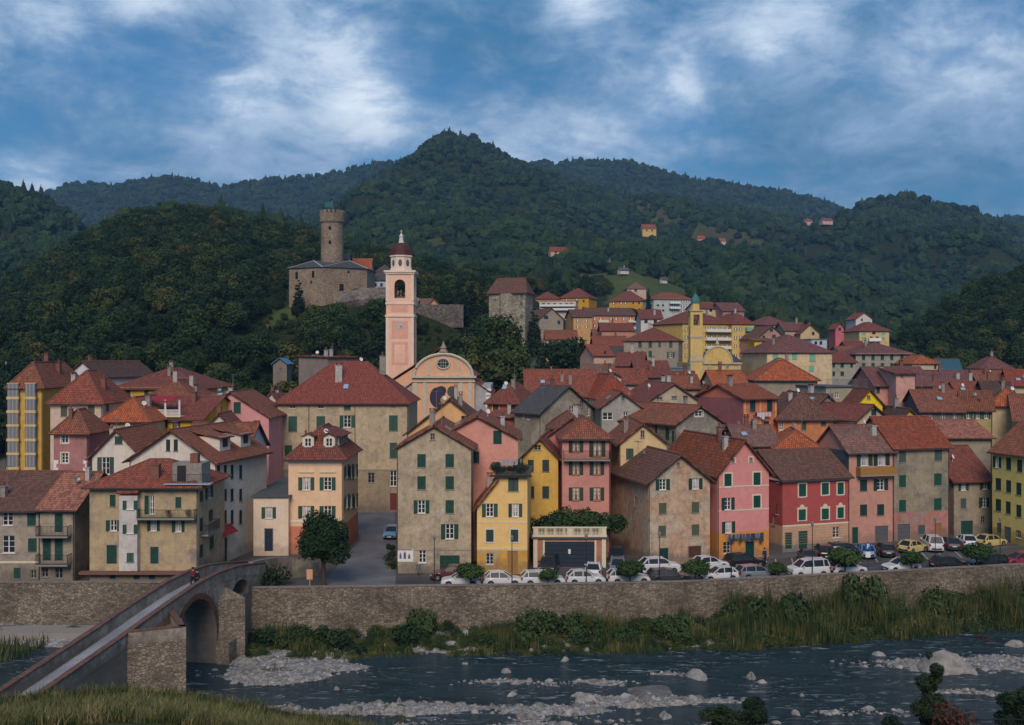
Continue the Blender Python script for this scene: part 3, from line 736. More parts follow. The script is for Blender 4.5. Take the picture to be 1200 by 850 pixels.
    if gutter and not far and roof in('gx','hip','gy','sb'):
        gt=MB(); s=rise/((Wd if roof=='gy' else D)/2)
        if roof=='gy': 
            for x in (-oh-.06,Wd+oh+.06): gt.bar((x,-oh,ze-oh*s-.12),(x,D+oh,ze-oh*s-.12),.13,.11)
            gt.bar((.06,-.07,0),(.06,-.07,ze-.1),.09,n=6)
        else:
            zg=ze-(.25 if roof=='hip' else oh*s)-.1; gt.bar((-oh,-oh-.06,zg),(Wd+oh,-oh-.06,zg),.13,.11)
            gt.bar((Wd-.08,-.07,0),(Wd-.08,-.07,zg),.09,n=6); gt.bar((Wd-.08,-.07,zg),(Wd-.08,-oh-.06,zg),.09,n=6)
        gt.build('gutter',COPPER,root)
    if roof=='gy' and not far:    # barge boards under the gable verge
        v=MB(); 
        for sx in (-1,1):
            x0=Wd/2+sx*(Wd/2+oh-.02); v.bar((x0,-oh+.05,ze-oh*rise/(Wd/2)-.16),(Wd/2,-oh+.05,ze+rise-.14),.06,.14)
        v.build('verge_board',EAVE,root)
    for (face,s,z,w,hh,t,m_,su) in puts:
        if face=='F': p,rz=(s,-.02 if far else 0,z),0
        elif face=='R': p,rz=(Wd+(.02 if far else 0),s,z),R(90)
        else: p,rz=(-(.02 if far else 0),s,z),R(-90)
        if far: p=(p[0],p[1]-.06 if face=='F' else p[1],p[2])
        put_window(root,p,rz,w,hh,t,m_,wm,su,far)
    # roof furniture
    rr=random.Random(hash(label)%9999 if False else sum(map(ord,label)))
    def rp():
        return rr.uniform(.18,.82)*Wd,rr.uniform(.15,.6)*D
    if roof!='flat':
        for i in range(chim):
            x,y=rp(); chimney(ro,x,y,roof_z(x,y,Wd,D,ze,rise,roof)+.25,rr.uniform(.7,1.3),None,rr.uniform(.4,.62))
        if not far:
            if rr.random()<junk: x,y=rp(); dish(ro,x,y,roof_z(x,y,Wd,D,ze,rise,roof))
            if rr.random()<junk: x,y=rp(); antenna(ro,x,y,roof_z(x,y,Wd,D,ze,rise,roof)+.1)
            if rr.random()<junk*.6:
                x,y=rr.uniform(.2,.8)*Wd,rr.uniform(.12,.4)*D
                if roof=='gy' and abs(x-Wd/2)<1: x=Wd*.25
                skylight(ro,x,y,Wd,D,ze,rise,roof)
    return h
def strip(h,py,t=.14,proud=.03,mat=CREAM,x0=0,x1=None,nm='string_course'):
    """horizontal band on the front at picture row py"""
    z=zz(py,h.a.y)-h.z0; mb=MB(); x1=h.Wd if x1 is None else x1; mb.box(x0,x1,-proud,.0,z-t/2,z+t/2); return mb.build(nm,mat,h.root)
def balcony(h,px0,px1,py_floor,dep=1.0,face='F',rail=DARKM,slab=CONC,solid=None,rh_=1.0,plants=0):
    s0,z,_=h.loc(face,px0,py_floor); s1,_,_=h.loc(face,px1,py_floor); w=abs(s1-s0); s0=min(s0,s1)
    b=MB(); b.box(0,w,-dep,-.002,-.16,0)
    if face=='F': p,rz=(s0,0,z),0
    elif face=='R': p,rz=(h.Wd,s0,z),R(90)
    o=b.build('balcony',slab,h.root,loc=p,rz=rz); r=MB()
    if solid:
        r.box(0,w,-dep,-dep+.08,0,rh_); r.box(0,.08,-dep+.08,-.002,0,rh_); r.box(w-.08,w,-dep+.08,-.002,0,rh_); r.build('parapet',solid,o)
    else:
        for a,c in (((0,-dep+.03),(w,-dep+.03)),((.02,-dep),(.02,0)),((w-.02,-dep),(w-.02,0))):
            L_=math.dist(a,c); n=max(2,int(L_/.13))
            for q in (rh_,.08): r.bar((a[0],a[1],q),(c[0],c[1],q),.045)
            for i in range(n+1): x=a[0]+(c[0]-a[0])*i/n; y=a[1]+(c[1]-a[1])*i/n; r.bar((x,y,.05),(x,y,rh_),.022)
        r.build('railing',rail,o)
    return o,s0,z,w
def grid(xs,ys,w,h,t,face=None,m=None): return [(x,y,w,h,t,face,m) for y in ys for x in xs]
# ================================================================ front row along the river, left part
PED=flat('cream_pediment',(.66,.56,.40),.85)
W_h1=PL('grey_beige',(.42,.35,.28),.7,(.22,.20,.17),.55,1)
h=H('grey weathered river house with brown roof at the left edge of the picture',(-45,103.5),(47,103.5),596,'gx',552,13,W_h1,T_brown,
  [(9,608,12,16,'g'),(37,609,10,15,'c'),(10,638,15,20,'g'),(38,639,10,16,'c'),(20,672,8,12,'c'),(45-6,673,7,10,'s'),(-20,609,10,15,'c'),(-20,640,10,15,'c')],zones=[(659,PL('grey_base',(.30,.26,.20),.7,None,.5,2))],base=0,chim=1)
strip(h,659,.2)
h=H('grey riverside house with terracotta tiled roof and two iron balconies at its front',(47,103.2),(87,103.2),595,'gx',553,13,PL('pale_grey',(.42,.36,.27),.6,(.26,.22,.18),.6,3),T_terra,
  [(69,613,9,22,'d'),(55,644,9,26,'d'),(69,644,9,26,'d'),(46+2,671,8,11,'s'),(69,672,9,12,'s')],base=0,zones=[(661,PL('grey_base2',(.40,.33,.24),.7,None,.5,4))])
balcony(h,47,84,627); balcony(h,47,84,660)
W_h3=PL('ochre_beige',(.50,.38,.235),.55,(.22,.20,.18),.60,5)
h3=H('tan plastered river house with a white projecting bay, green balcony and roof terrace',(105,102.5),(232,102.5),568,'hip',538,9.5,W_h3,T_red,
  [(132,587,7,14,'c'),(133,616,8,13,'o'),(131,650,11,22,'d'),(172,592,5,22,'d'),(178,592,6,22,'g'),(183,592,5,22,'d'),(209,589,7,13,'c'),(180,616,7,13,'o'),(209,617,7,13,'o'),(181,651,9,19,'d'),
   (132,674,7,9,'c'),(160,674,7,10,'c'),(178,674,7,10,'c'),(236,582,4,12,'c','R'),(245,577,4,13,'o','R'),(247,604,5,13,'c','R'),(236,615,4,16,'c','R'),(248,636,5,14,'c','R'),(236,646,4,16,'c','R')],base=0,chim=0,junk=.2,oh=.6)
mb=MB(); mb.box(3.1+.15,3.1+2.0,-.65,-.002,zz(668,102.5),zz(580,102.5)); bay=mb.build('bay',PL('white_bay',(.62,.58,.55),.5,None,.5,6),h3.root)
mb=MB(); s_=h3.zel-.35; roof_slab(mb,[(3.05,-.95,s_-.35),(5.25,-.95,s_-.35),(5.25,.3,s_+.15),(3.05,.3,s_+.15)]); mb.build('bay_roof',T_red,bay)
for py,k in ((590,'o'),(618,'o'),(651,'c')): 
    s,z,_=h3.loc('F',155.5,py+6); put_window(bay,(s,-.68,z),0,.7,.9 if k=='o' else .9,k,GREEN)
o,s0,z,w=balcony(h3,164,231,606,1.0,rail=GREEN,rh_=.85)
mb=MB(); mb.box(-.8,h3.Wd+.6,-.75,-.002,zz(672,102.5),zz(670,102.5)+.1); mb.build('ledge',flat('ledge',(.17,.09,.065),.9),h3.root)
balcony(h3,236,250,627,.7,'R')
# roof terrace box
s,z,_=h3.loc('F',202,566); mb=MB(); x0=s-.2; mb.box(x0,x0+3.0,.6,3.6,z-.2,z+1.9); tb=mb.build('roof_terrace',CHM[0],h3.root)
mb=MB(); mb.box(x0-.5,x0+4.2,-.5,.58,z-.15,z-.05); mb.build('terrace_floor',flat('zinc',(.35,.42,.50),.4,.5),tb)
mb=MB(); mb.box(x0+.5,x0+1.4,.55,.598,z,z+1.7); mb.build('terrace_door',DARKM,tb)
mb=MB(); mb.box(x0+1.7,x0+2.5,.9,1.7,z+1.9,z+2.9); mb.build('chimney',CHM[1],tb)
mb=MB()
for i in range(31): mb.bar((x0-.4+i*.15,-.42,z-.05),(x0-.4+i*.15,-.42,z+.9),.02)
mb.bar((x0-.4,-.42,z+.9),(x0+4.1,-.42,z+.9),.04); mb.build('railing',DARKM,tb)
chimney(h3.ro,3.1+2.4+.8,1.3,h3.zel+.9,1.0,CHM[1],.8)
# white houses behind
Wt=PL('white_wash',(.66,.60,.52),.3,None,.5,7); Wv=PL('white_cool',(.64,.62,.62),.25,None,.5,8)
h=H('long white gabled house with tall green shutters and dormers behind the tan river house',(152,113),(252,111),537,'gy',503,13.2,Wt,T_rust,
  [(197,522,5,14,'c'),(206,522,5,14,'c')]+[(x,y,3.4,hh,'c','R') for y,hh in ((553,16),(580,14),(606,16)) for x in (256,264,272,282)]+[(262,648,8,28,'d','R')],base=0,oh=.55,sm=DGREEN,chim=1)
def dormer(h,x,y,w,d,hh,typ='front',wallm=Wt,rm=T_rust,win=True,ro_=False):
    """gabled dormer standing on the roof at local x,y"""
    z=roof_z(x,y,h.Wd,h.D,h.zel,h.rise,h.roof); mb=MB(); mb.box(-w/2,w/2,0,d,-.3,hh); k=mb.build('dormer',wallm,h.ro,loc=(x,y,z),rz=0 if typ=='front' else R(90))
    r=MB(); t=.25; rise=w*.28
    roof_slab(r,[(-w/2-t,d,hh-.05),(-w/2-t,-t,hh-.05),(0,-t,hh+rise),(0,d,hh+rise)],.08); roof_slab(r,[(w/2+t,-t,hh-.05),(w/2+t,d,hh-.05),(0,d,hh+rise),(0,-t,hh+rise)],.08)
    r.build('dormer_roof',rm,k); g=MB(); g.add([(-w/2,.0,hh),(w/2,0,hh),(0,0,hh+rise-.06)],[(0,1,2)]); g.build('gable',wallm,k)
    if win: link('window',wmesh('frame',w*.62,hh*.75,WHITE),k,(0,-.13,.12)); link('pane',wmesh('pane',w*.62,hh*.75,GLASS),k,(0,-.18+.0,.12))
for yy in (3.0,8.2):
    mb=MB(); x0=h.Wd*.62; zt=h.zel+h.rise*.72; mb.box(x0,h.Wd-1.0,yy,yy+2.6,h.zel-.2,zt-.1); k=mb.build('dormer',Wt,h.ro)
    mb=MB(); roof_slab(mb,[(h.Wd-.6,yy-.3,zt-.2),(h.Wd-.6,yy+2.9,zt-.2),(x0-.6,yy+2.9,zt+.55),(x0-.6,yy-.3,zt+.55)]); mb.build('dormer_roof',T_rust,k)
    mb=MB(); mb.box(h.Wd-.995,h.Wd-.97,yy+.7,yy+1.9,zt-1.35,zt-.3); mb.build('window',DGREEN,k)
mb=MB(); s,z,_=h.loc('R',262,622); roof_slab(mb,[(h.Wd+1.0,s-1.6,z-.3),(h.Wd+1.0,s+1.6,z-.3),(h.Wd+.02,s+1.6,z+.6),(h.Wd+.02,s-1.6,z+.6)],.05); mb.build('awning',flat('red_awning',(.28,.02,.03),.7),h.root)
h=H('white house with blank right gable wall and red roof behind the long white house',(214,124.6),(288,124.6),528,'gx',495,10.5,Wv,T_rust,[(306,540,2,5,'s','R'),(301,550,2,4,'s','R')],base=0,chim=1)
h=H('narrow cream annex between the white house and the flat roofed building',(285,121.5),(297,121.5),578,'sb',570,6,PL('annex',(.55,.46,.34),.5,None,.5,9),T_dark,[(291,603,6,16,'c'),(291,640,6,20,'d')],base=0,chim=0,junk=0)
h=H('small white gabled house with green shutters next to the pink quoined house',(107,116),(166,116),533,'gy',503,11,Wt,T_rust,[(139,516,9,9,'c'),(124,546,9,20,'o')],base=0,chim=1)
W_pr=PL('old_pink',(.42,.20,.19),.5,None,.5,10)
h=H('dusty pink house with white toothed quoins and lit upper window',(63,120.5),(103,120.5),506,'hip',479,6,W_pr,T_rust,[(76,514,8,11,'g','F',None,PED),(76,537,8,12,'g','F',None,CREAM)],base=0,chim=1)
mb=MB()
for x0 in (0,h.Wd-.55):
    for i in range(24): w=.55 if i%2 else .32; xx=x0 if x0==0 else h.Wd-w; mb.box(xx,xx+w,-.03,0,i*.45,i*.45+.43)
mb.build('quoins',WHITE,h.root)
h=H('peach house with bright orange hipped roof and pale green shutters',(59,135.5),(120,135.5),471,'hip',434,10,PL('peach',(.62,.47,.36),.3,None,.5,11),T_red,[(75,482,8,12,'c','F',OLIVE),(107,481,8,11,'c','F',OLIVE),(126,478,3,8,'c','R',GREY),(75,512,8,12,'c','F',OLIVE)],chim=2)
W_ya=PL('yellow_flat',(.60,.38,.09),.45,None,.5,12)
h=H('tall yellow apartment house with stacked bay windows at the far left',(10,141),(50,141),453,'hip',424,14,W_ya,T_rust,[],chim=2,zones=())
for cx_,w_,dp in ((17,13,.5),(38,12,.7)):
    for i,py in enumerate((458,474,490,507,523,540)):
        s,z,_=h.loc('F',cx_,py); mb=MB(); ww=w_*140/F; mb.box(s-ww/2,s+ww/2,-dp,-.002,z-.85,z+1.0); k=mb.build('bay_window',GREY if False else flat('blue_grey_glazing',(.17,.19,.24),.3,.5),h.root)
        mb=MB(); mb.box(s-ww/2-.08,s+ww/2+.08,-dp-.08,-.0,z-1.15-.05,z-.852); mb.box(s-ww/2-.05,s+ww/2+.05,-dp-.05,-.0,z+1.002,z+1.1)
        for q in (-.33,0,.33): mb.box(s+ww*q-.03,s+ww*q+.03,-dp-.03,-dp-.001,z-.85,z+1)
        mb.build('bay_frame',PL('cream_band',(.62,.47,.22),.4,None,.5,13),k)
H('white gabled house with dark roof edge on the hill edge at far left',(78,166),(118,163),440,'gy',423,12,Wv,T_dark,[(100,438,3,4,'s')],chim=1)
H('yellow house with wide maroon hipped roof below the wood at left',(132,160),(236,160),454,'hip',431,17,PL('yellow_wall',(.56,.34,.07),.4,None,.5,14),T_maroon,[(x,461,6,8,'c') for x in (150,172,195,218)],chim=2)
H('house under a mottled rust hipped roof in front of the maroon hipped roof',(170,147),(226,147),466,'hip',445,11,PL('ochre_plain',(.5,.33,.1),.5,None,.5,15),T_rust,[],chim=2)
H('cream house with low orange hipped roof and tall green shutter',(117,128),(176,128),492,'hip',464,14,PL('cream_a',(.56,.45,.28),.4,None,.5,16),T_orange,[(125,501,8,16,'c'),(150,497,5,6,'s')],chim=1)
h=H('golden yellow house with maroon roof and white columned roof terrace',(181,134),(236,133),490,'gx',464,13,PL('gold',(.62,.37,.04),.3,None,.5,17),T_maroon,[(192,497,4,9,'o'),(207,497,4,9,'o')],chim=2)
s,z,_=h.loc('F',193,488); mb=MB(); mb.box(s-2,s+2.4,-.3,1.6,z-.1,z+.1); k=mb.build('terrace',CREAM,h.root); mb=MB()
for q in (-1.9,.2,2.2): mb.lathe([(.14,.1),(.12,2.1),(.18,2.2)],8,(s+q,-.2,z))
for i in range(24): mb.lathe([(.05,.1),(.07,.4),(.04,.8)],6,(s-1.8+i*.17,-.22,z))
mb.box(s-2,s+2.3,-.28,-.16,z+.8,z+.9); mb.build('column',WHITE,k)
mb=MB(); roof_slab(mb,[(s-2.2,-.5,z+2.0),(s+1.2,-.5,z+2.0),(s+1.2,1.6,z+2.7),(s-2.2,1.6,z+2.7)],.05); mb.build('awning',flat('red_awning',(.28,.02,.03),.7),k)
h=H('bright pink gabled house with two green attic shutters right of the gold house',(225,141),(315,141),487,'gy',459,12,PL('bright_pink',(.62,.30,.29),.3,None,.5,18),T_rust,[(263,478,8,13,'c'),(278,478,8,13,'c'),(301,495,8,4,'s'),(240,505,8,12,'c')],chim=1)
H('little lean-to under a dark red gable beside the pink house',(244,128),(270,128),497,'gy',484,5,Wt,T_maroon,[],chim=1,junk=0)
# palazzo
W_pal=PL('palazzo',(.53,.42,.28),.65,(.36,.30,.22),.6,19)
hp=H('large beige palazzo with smooth red hipped roof and blank right half of facade',(325,150),(478,150),471,'hip',424,15,W_pal,T_redm,
 [(343,497,10,18,'c'),(376,497,10,18,'c'),(407,494,9,14,'o'),(461,496,10,18,'c'),(343,475,6,7,'q'),(376,475,6,7,'q'),(407,475,8,9,'c'),(461,475,5,4,'s'),(338,531,9,18,'c'),(461,528,9,18,'c'),(461,561,8,18,'g','F',None,CONC),(461,588,8,20,'d','F',flat('red_door',(.15,.03,.03))),(345,560,9,16,'c'),(435,560,8,12,'s')],zones=[(551,PL('palazzo_base',(.36,.29,.20),.7,None,.5,20))],base=0,chim=0,junk=.9,trim=flat('cornice_ochre',(.36,.22,.10),.9))
strip(hp,551,.18,.05,CONC)
for px in (362,416): s,_,_=hp.loc('F',px,480); mb=MB(); mb.bar((s,-.06,.1),(s,-.06,hp.zel-.6),.1,n=6); mb.build('downpipe',COPPER,hp.root)
chimney(hp.ro,8.5,4,hp.zel+3.4,2.0,CHM[2],1.0); chimney(hp.ro,14.8,7,hp.zel+4.6,2.2,CHM[0],.9)
# peach house + annex
W_pb=PL('peach_front',(.76,.52,.33),.18,None,.5,21)
def frontwin(px,py,t='o'): return (px,py,11,15,t)
hb=H('peach house with white cornice and dormers on its maroon roof behind the big tree',(338,118),(402,118),536,'hip',498,11.5,W_pb,T_maroon,
 [(359,567,8.5,15,'o'),(384,567,8.5,15,'o'),(359,600,8.5,14,'o'),(384,600,8.5,14,'o')]+[(x,y,3,15,'o','R') for y in (553,588) for x in (406,411,416)]+[(407,625,3,16,'d','R')],
 zones=[(617,PL('coral_base',(.60,.22,.13),.35,None,.5,22))],base=0,trim=WHITE,chim=1,junk=.1,oh=.5,inset=3.2)
for px in (359,384): 
    s,_,_=hb.loc('F',px,522); dormer(hb,s,1.0,1.35,2.2,1.35,'front',CREAM,T_maroon)
    mb=MB(); s,z,_=hb.loc('F',px,554); mb.box(s-.9,s+.9,-.12,0,z,z+.14); mb.build('window_cornice',CREAM,hb.root)
mb=MB(); zt=hb.zel+2.6; mb.box(4.2,hb.Wd-.9,2.4,9,hb.zel,zt-.3); k=mb.build('dormer',CREAM,hb.ro); mb=MB(); roof_slab(mb,[(hb.Wd-.5,2.1,zt-.35),(hb.Wd-.5,9.3,zt-.35),(3.8,9.3,zt+.5),(3.8,2.1,zt+.5)]); mb.build('dormer_roof',T_maroon,k)
mb=MB(); [mb.box(hb.Wd-.9,hb.Wd-.87,3.0+i*1.6,4.0+i*1.6,zt-1.4,zt-.5) for i in range(4)]; mb.build('dormer_window',GREY,k)
strip(hb,611,.16,.04,WHITE); strip(hb,543,.5,.02,PL('pale_frieze',(.72,.56,.44),.2,None,.5,23))
h=H('low cream annex with flat grey roof left of the peach house',(297,117),(338,117.1),583,'flat',None,18,PL('annex_cream',(.74,.60,.46),.2,None,.5,24),SLATEG,[(315,601,8,13,'o'),(315,633,9,26,'d','F',DOORB)],base=0,junk=0,trim=None)
# stone house, yellow house, pink, orange
W_s=PL('stone_render',(.52,.42,.29),.8,(.56,.48,.37),.60,25)
hs=H('tall bare grey-brown house with gable front and green garage door beside the square',(465,107.5),(552,107.5),523,'gy',498,15,W_s,T_rust,
 [(494,540,9.5,15,'c'),(527,540,9.5,15,'c'),(494,566,9.5,15,'c'),(527,566,9.5,15,'c'),(494,594,9,15,'o'),(527,594,9.5,15,'c'),(527,623,10,17,'o'),(507,512,5,8,'s'),(495,652,9,15,'g','F',None,None),(527,660,23,17,'G')],zones=[(642,PL('stone_render_low',(.52,.42,.30),.7,(.26,.22,.17),.55,26))],base=0,chim=1,junk=.7,oh=.4,sm=GREEN)
strip(hs,645,.08,.03,CONC)
mb=MB(); s,z,_=hs.loc('F',475,651); mb.box(s-.85,s+.85,-.06,-.01,z-.68,z+.68); bd=mb.build('poster',WHITE,hs.root)
mb=MB(); mb.box(s-.95,s+.75,-.072,-.062,z+.55,z+.66); 
for (x,w_,z0_,z1_) in ((-.62,.22,-.35,.12),(-.56,.10,.12,.28),(-.18,.26,-.35,.26),(-.11,.12,.26,.42),(.3,.24,-.35,.0),(.36,.12,.0,.16)): mb.box(s+x,s+x+w_,-.072,-.062,z+z0_,z+z1_)
mb.build('poster_figures',flat('print_grey',(.12,.10,.16),.8),bd)
W_y=PL('sunny_yellow',(.78,.52,.20),.22,None,.5,27)
hy=H('narrow pale yellow house with white bands and planted roof terrace',(583,107.2),(618,107),558,'flat',None,9,W_y,SLATEG,
 [(601.5,568,12,15,'c'),(604,598,8,15,'o'),(603,628,9,14,'c','F',DGREEN,CREAM),(601,661,11,26,'d','F',OCHRE)],zones=[(645,PL('yellow_base',(.66,.36,.07),.5,(.45,.38,.30),.6,28))],base=0,junk=0)
hl=H('lower half of the pale yellow house under a steep rust lean-to roof',(559,107.15),(583,107.15),592,'sl',561,8,W_y,T_rust,
 [(574,598,9,15,'o'),(574,628,9,14,'c','F',DGREEN,CREAM),(574,655,9,13,'q')],zones=[(645,PL('yellow_base',(.66,.36,.07))),],base=0,junk=0,chim=1)
for hh_ in (hy,hl):
    for py in (612,643): strip(hh_,py,.14,.03,CREAM)
# terrace greenery comes later (TERR)
hp1=H('salmon pink gabled house with tall door onto the planted roof terrace',(512,114),(607,114),512,'gy',487,13,PL('salmon',(.64,.30,.235),.3,None,.5,29),T_rust,[(583,513,9,16,'d'),(558,536,7,13,'c','F',DGREEN)],base=0,chim=1,junk=.8)
H('apricot gabled house with broad brown roof in front of the church',(477,128),(577,128),506,'gy',467,13,PL('apricot',(.70,.42,.20),.3,None,.5,30),T_brown,[(545,492,9,9,'s')],base=0,chim=2,junk=.9)
H('yellow gabled house with small attic window left of the garage terrace',(612,118.5),(654,118),534,'gy',513,12,PL('deep_yellow',(.66,.42,.10),.35,None,.5,31),T_maroon,[(630,524.6,8,6,'s'),(639.5,546,7.5,14,'c'),(622,546,7,14,'c'),(622,577,7.5,14,'c'),(639.5,577,7.5,14,'c')],base=0,chim=0,junk=0,sm=DGREEN)
H('rose pink gabled wing behind the yellow attic house',(636,124),(706,123),514,'gy',489,9,PL('rose',(.47,.18,.16),.35,None,.5,32),T_rust,[],base=0,chim=1,junk=.6)
h=H('rose pink house with yellow window surrounds and a long top balcony',(659,116),(715,116),512,'hip',488,9,PL('rose_front',(.56,.25,.21),.25,None,.5,33),T_rust,
 [(675,523,8,14,'p'),(700,526,9,18,'p'),(675,549,8.5,15,'p'),(699.5,549,8.5,15,'p'),(675,579,8.5,15,'p'),(699.5,579,8.5,15,'p')],base=0,chim=0,junk=.2,wm=OCHRE,zones=[],sm=DGREEN)
strip(h,541,.16,.03,flat('yellow_trim',(.62,.42,.12))); strip(h,514,.3,.03,flat('yellow_trim',(.62,.42,.12))); balcony(h,660,714,538,.9)
H('cream gabled house with brown roof in the alley behind the salmon ruin',(726,122),(781,122),518,'gy',496,14,PL('cream_gable',(.66,.49,.26),.35,None,.5,34),T_rust,[(753,509,5,9,'s'),(738,532,8.5,13,'c'),(722,545,2,12,'c','L')],base=0,chim=1,junk=.4)
W_b1=PL('ruin',(.60,.40,.27),.85,(.50,.43,.33),.52,35)
hb1=H('weathered salmon house with peeling plaster and brown gabled roof',(760,111.5),(832,113.2),563,'gy',532,14,W_b1,T_brown,
 [(776.6,568,8,13,'o'),(815,567,8,13,'o'),(776.6,596,8.5,13,'c','F',OLIVE),(815,594.6,8.5,13,'c','F',OLIVE),(776,622.6,8.5,13,'c','F',OLIVE),(815,621,8.5,13,'c','F',OLIVE),(778,650,10,15,'d'),(814,647,15,14,'G','F',BROWN),(795,545,4,5,'s'),(744.5,588,2.5,12,'s','L')],base=0,chim=0,junk=.3,oh=.55)
W_p2=PL('candy_pink',(.66,.27,.25),.28,None,.5,36)
hp2=H('candy pink house with orange ground floor and laundry line',(841,114.3),(901,116.1),553,'gy',515,15,W_p2,T_terra if False else tile('rust_orange',(.29,.085,.04),.55,var=.4),
 [(859,540,4,5,'s','F',None,CREAM),(880,539,4,5,'s','F',None,CREAM),(853,563,8.5,15,'c','F',None,CREAM),(887,561.5,8.5,15,'c','F',None,CREAM),(853,590.5,7,14,'o'),(887,588,8.5,14,'c','F',None,CREAM),(853.6,618,7,13,'p'),(852,642,8,13,'q'),(878.6,645,10.5,19,'d')],
 zones=[(624.6,PL('orange_base',(.62,.27,.07),.3,None,.5,37)),(655,PL('white_base',(.55,.52,.50),.5,None,.5,38))],base=0,chim=2,junk=.9,oh=.5)
strip(hp2,571,.12,.03,CREAM); strip(hp2,599,.12,.03,CREAM)
h=H('slim pink link with orange base between the salmon ruin and the candy pink house',(833,117),(841,117.2),588,'sb',580,6,W_p2,T_rust,[(837,622,4,8,'s'),(837,650,4,12,'d')],zones=[(628,PL('orange_base',(.62,.27,.07)))],base=0,chim=0,junk=0,oh=.15,gutter=False)
W_r=PL('crimson',(.40,.085,.08),.25,None,.5,39)
hr=H('crimson house with cream pediments over its windows and brown roof',(917,119),(995,122),560,'gx',526,9.5,W_r,T_brown,
 [(940.3,574.6,8,15,'c','F',None,CREAM),(967,573,8,14,'c','F',None,CREAM),(985,572.6,7.5,14,'c','F',None,CREAM),(940,603.5,8,13,'c','F',None,PED),(967,602.5,8,13,'c','F',None,PED),(985,601,7.5,13,'c','F',None,PED),(924,634,8,19,'d'),(941,633,10,21,'d'),(980,624,8,13,'g'),(912,540,2.5,10,'g','L'),(911,597,2.5,12,'q','L'),(907,610,2.5,12,'s','L')],
 zones=[(617,PL('peach_base',(.55,.34,.22),.3,None,.5,40)),(640,PL('grey_plinth',(.30,.28,.27),.5,None,.5,41))],base=0,chim=0,junk=.2,sm=GREEN,trim=CREAM)
strip(hr,617,.2,.05,CREAM)
mb=MB()
for i in range(7): z=zz(621+i*3,119); mb.box(0,hr.Wd,-.012,0,z-.02,z+.02)
mb.build('plaster_groove',flat('groove',(.40,.24,.15),.9),hr.root)
hp3=H('dusty salmon house with ochre wooden balcony and grey left gable',(995,124.5),(1047,126.1),528,'gx',498,7.5,PL('dusty_salmon',(.54,.28,.215),.35,None,.5,42),T_pink,
 [(1013,538,9,16,'p'),(1033,538,9,15,'o','F',DGREEN),(1012,569,8.5,13,'c','F',DGREEN),(1032,568,8,13,'o','F',DGREEN),(1012,598,8.5,13,'c','F',DGREEN),(1032,597.6,8.5,13,'c','F',DGREEN),(1002,628,6.5,19,'d'),(1033,630,15,19,'G','F',GDOOR)],base=0,chim=1,junk=.6,wm=WHITE)
balcony(hp3,1003,1045,556.5,1.0,solid=OCHRE,rh_=.95); strip(hp3,587,.07,.02,PL('dusty_salmon',(.5,.3,.2)))
mb=MB(); mb.box(-.03,-.005,.02,7.48,3,hp3.zel-.1); mb.build('side_render',PL('blue_grey_render',(.13,.14,.16),.8,None,.5,43),hp3.root)
hg=H('grey-green house with pink ground floor and bright rust roof',(1047.7,126.2),(1112,128.2),523,'gx',488,9,PL('grey_green',(.35,.30,.215),.7,(.20,.19,.16),.56,44),tile('bright_rust',(.33,.085,.045),.3),
 [(1057.6,535,8.5,14,'c','F',GREY),(1099.5,533,8.5,14,'c','F',GREY),(1057.6,564,8.5,14,'c'),(1099,562,8.5,14,'c'),(1057.6,593,8.5,14,'c'),(1099,591,8.5,14,'c'),(1059,627,15,20,'G','F',GDOOR),(1099.5,625,7,18,'d','F',flat('tan_door',(.30,.14,.06))),(1080,621,8,11,'c','F',GREY)],
 zones=[(601,PL('pink_base',(.45,.21,.18),.6,(.30,.26,.22),.58,45))],base=0,chim=0,junk=0,trim=CREAM)
H('low grey house with dark red roof and big green garage door',(1118,130),(1162,131),562,'gx',522,11,PL('grey_low',(.36,.30,.22),.6,(.25,.23,.20),.58,46),T_maroon,
 [(1129,569,5.5,12,'o'),(1154,567,5.5,12,'o'),(1129,590,6.5,12,'c','F',GREY),(1153,589,5.5,12,'o'),(1133,619,14,17,'G'),(1152,609,5,8,'s')],base=0,chim=1,junk=.7)
H('lemon yellow corner house with rows of dark green shutters at the right edge',(1163,127.5),(1240,117.5),527,'gx',487,12,PL('lemon',(.60,.50,.16),.25,None,.5,47),T_rust,
 [(1169,541.6,4,13,'o'),(1182,543.5,6,14,'c'),(1195,546,6,14,'c'),(1170,567.5,6,14,'c'),(1182,570,6,14,'c'),(1194,573,6,14,'c'),(1170,592,6,14,'c'),(1181.6,595,6,14,'c'),(1194,599,6,14,'c'),(1171,619,5,12,'c','F',GREY),(1181,627,7,18,'d','F',GDOOR),(1193.6,626,5,9,'q'),(1210,549,7,14,'c'),(1210,577,7,14,'c'),(1210,603,7,14,'c')],
 zones=[(617,PL('lemon_low',(.50,.38,.07),.4,None,.5,48))],base=0,chim=2,junk=.9,sm=DGREEN)
# garage with balustraded terrace
hgar=H('low brick garage with wide dark sliding door under a white balustraded terrace',(625,110.5),(710,110.5),631,'flat',None,8,PL('brick_garage',(.42,.19,.13),.4,None,.5,49),SLATEG,
 [(667,651,62,30,'G','F',DOORB)],base=0,chim=0,junk=0)
mb=MB(); z=hgar.zel+.18; mb.box(-.1,hgar.Wd+.1,-.22,.0,z,z+.22); mb.box(-.1,hgar.Wd+.1,-.22,0,z+.95,z+1.1)
for q in (0,.5,1): mb.box((hgar.Wd-.5)*q,(hgar.Wd-.5)*q+.5,-.2,-.02,z+.22,z+.95)
for i in range(46):
    x=.55+i*.165
    if i%6!=5: mb.lathe([(.045,.22),(.065,.4),(.035,.65),(.05,.95)],6,(x,-.11,z))
    else: mb.box(x-.08,x+.08,-.2,-.02,z+.22,z+.95)
mb.build('balustrade',CREAM,hgar.root)
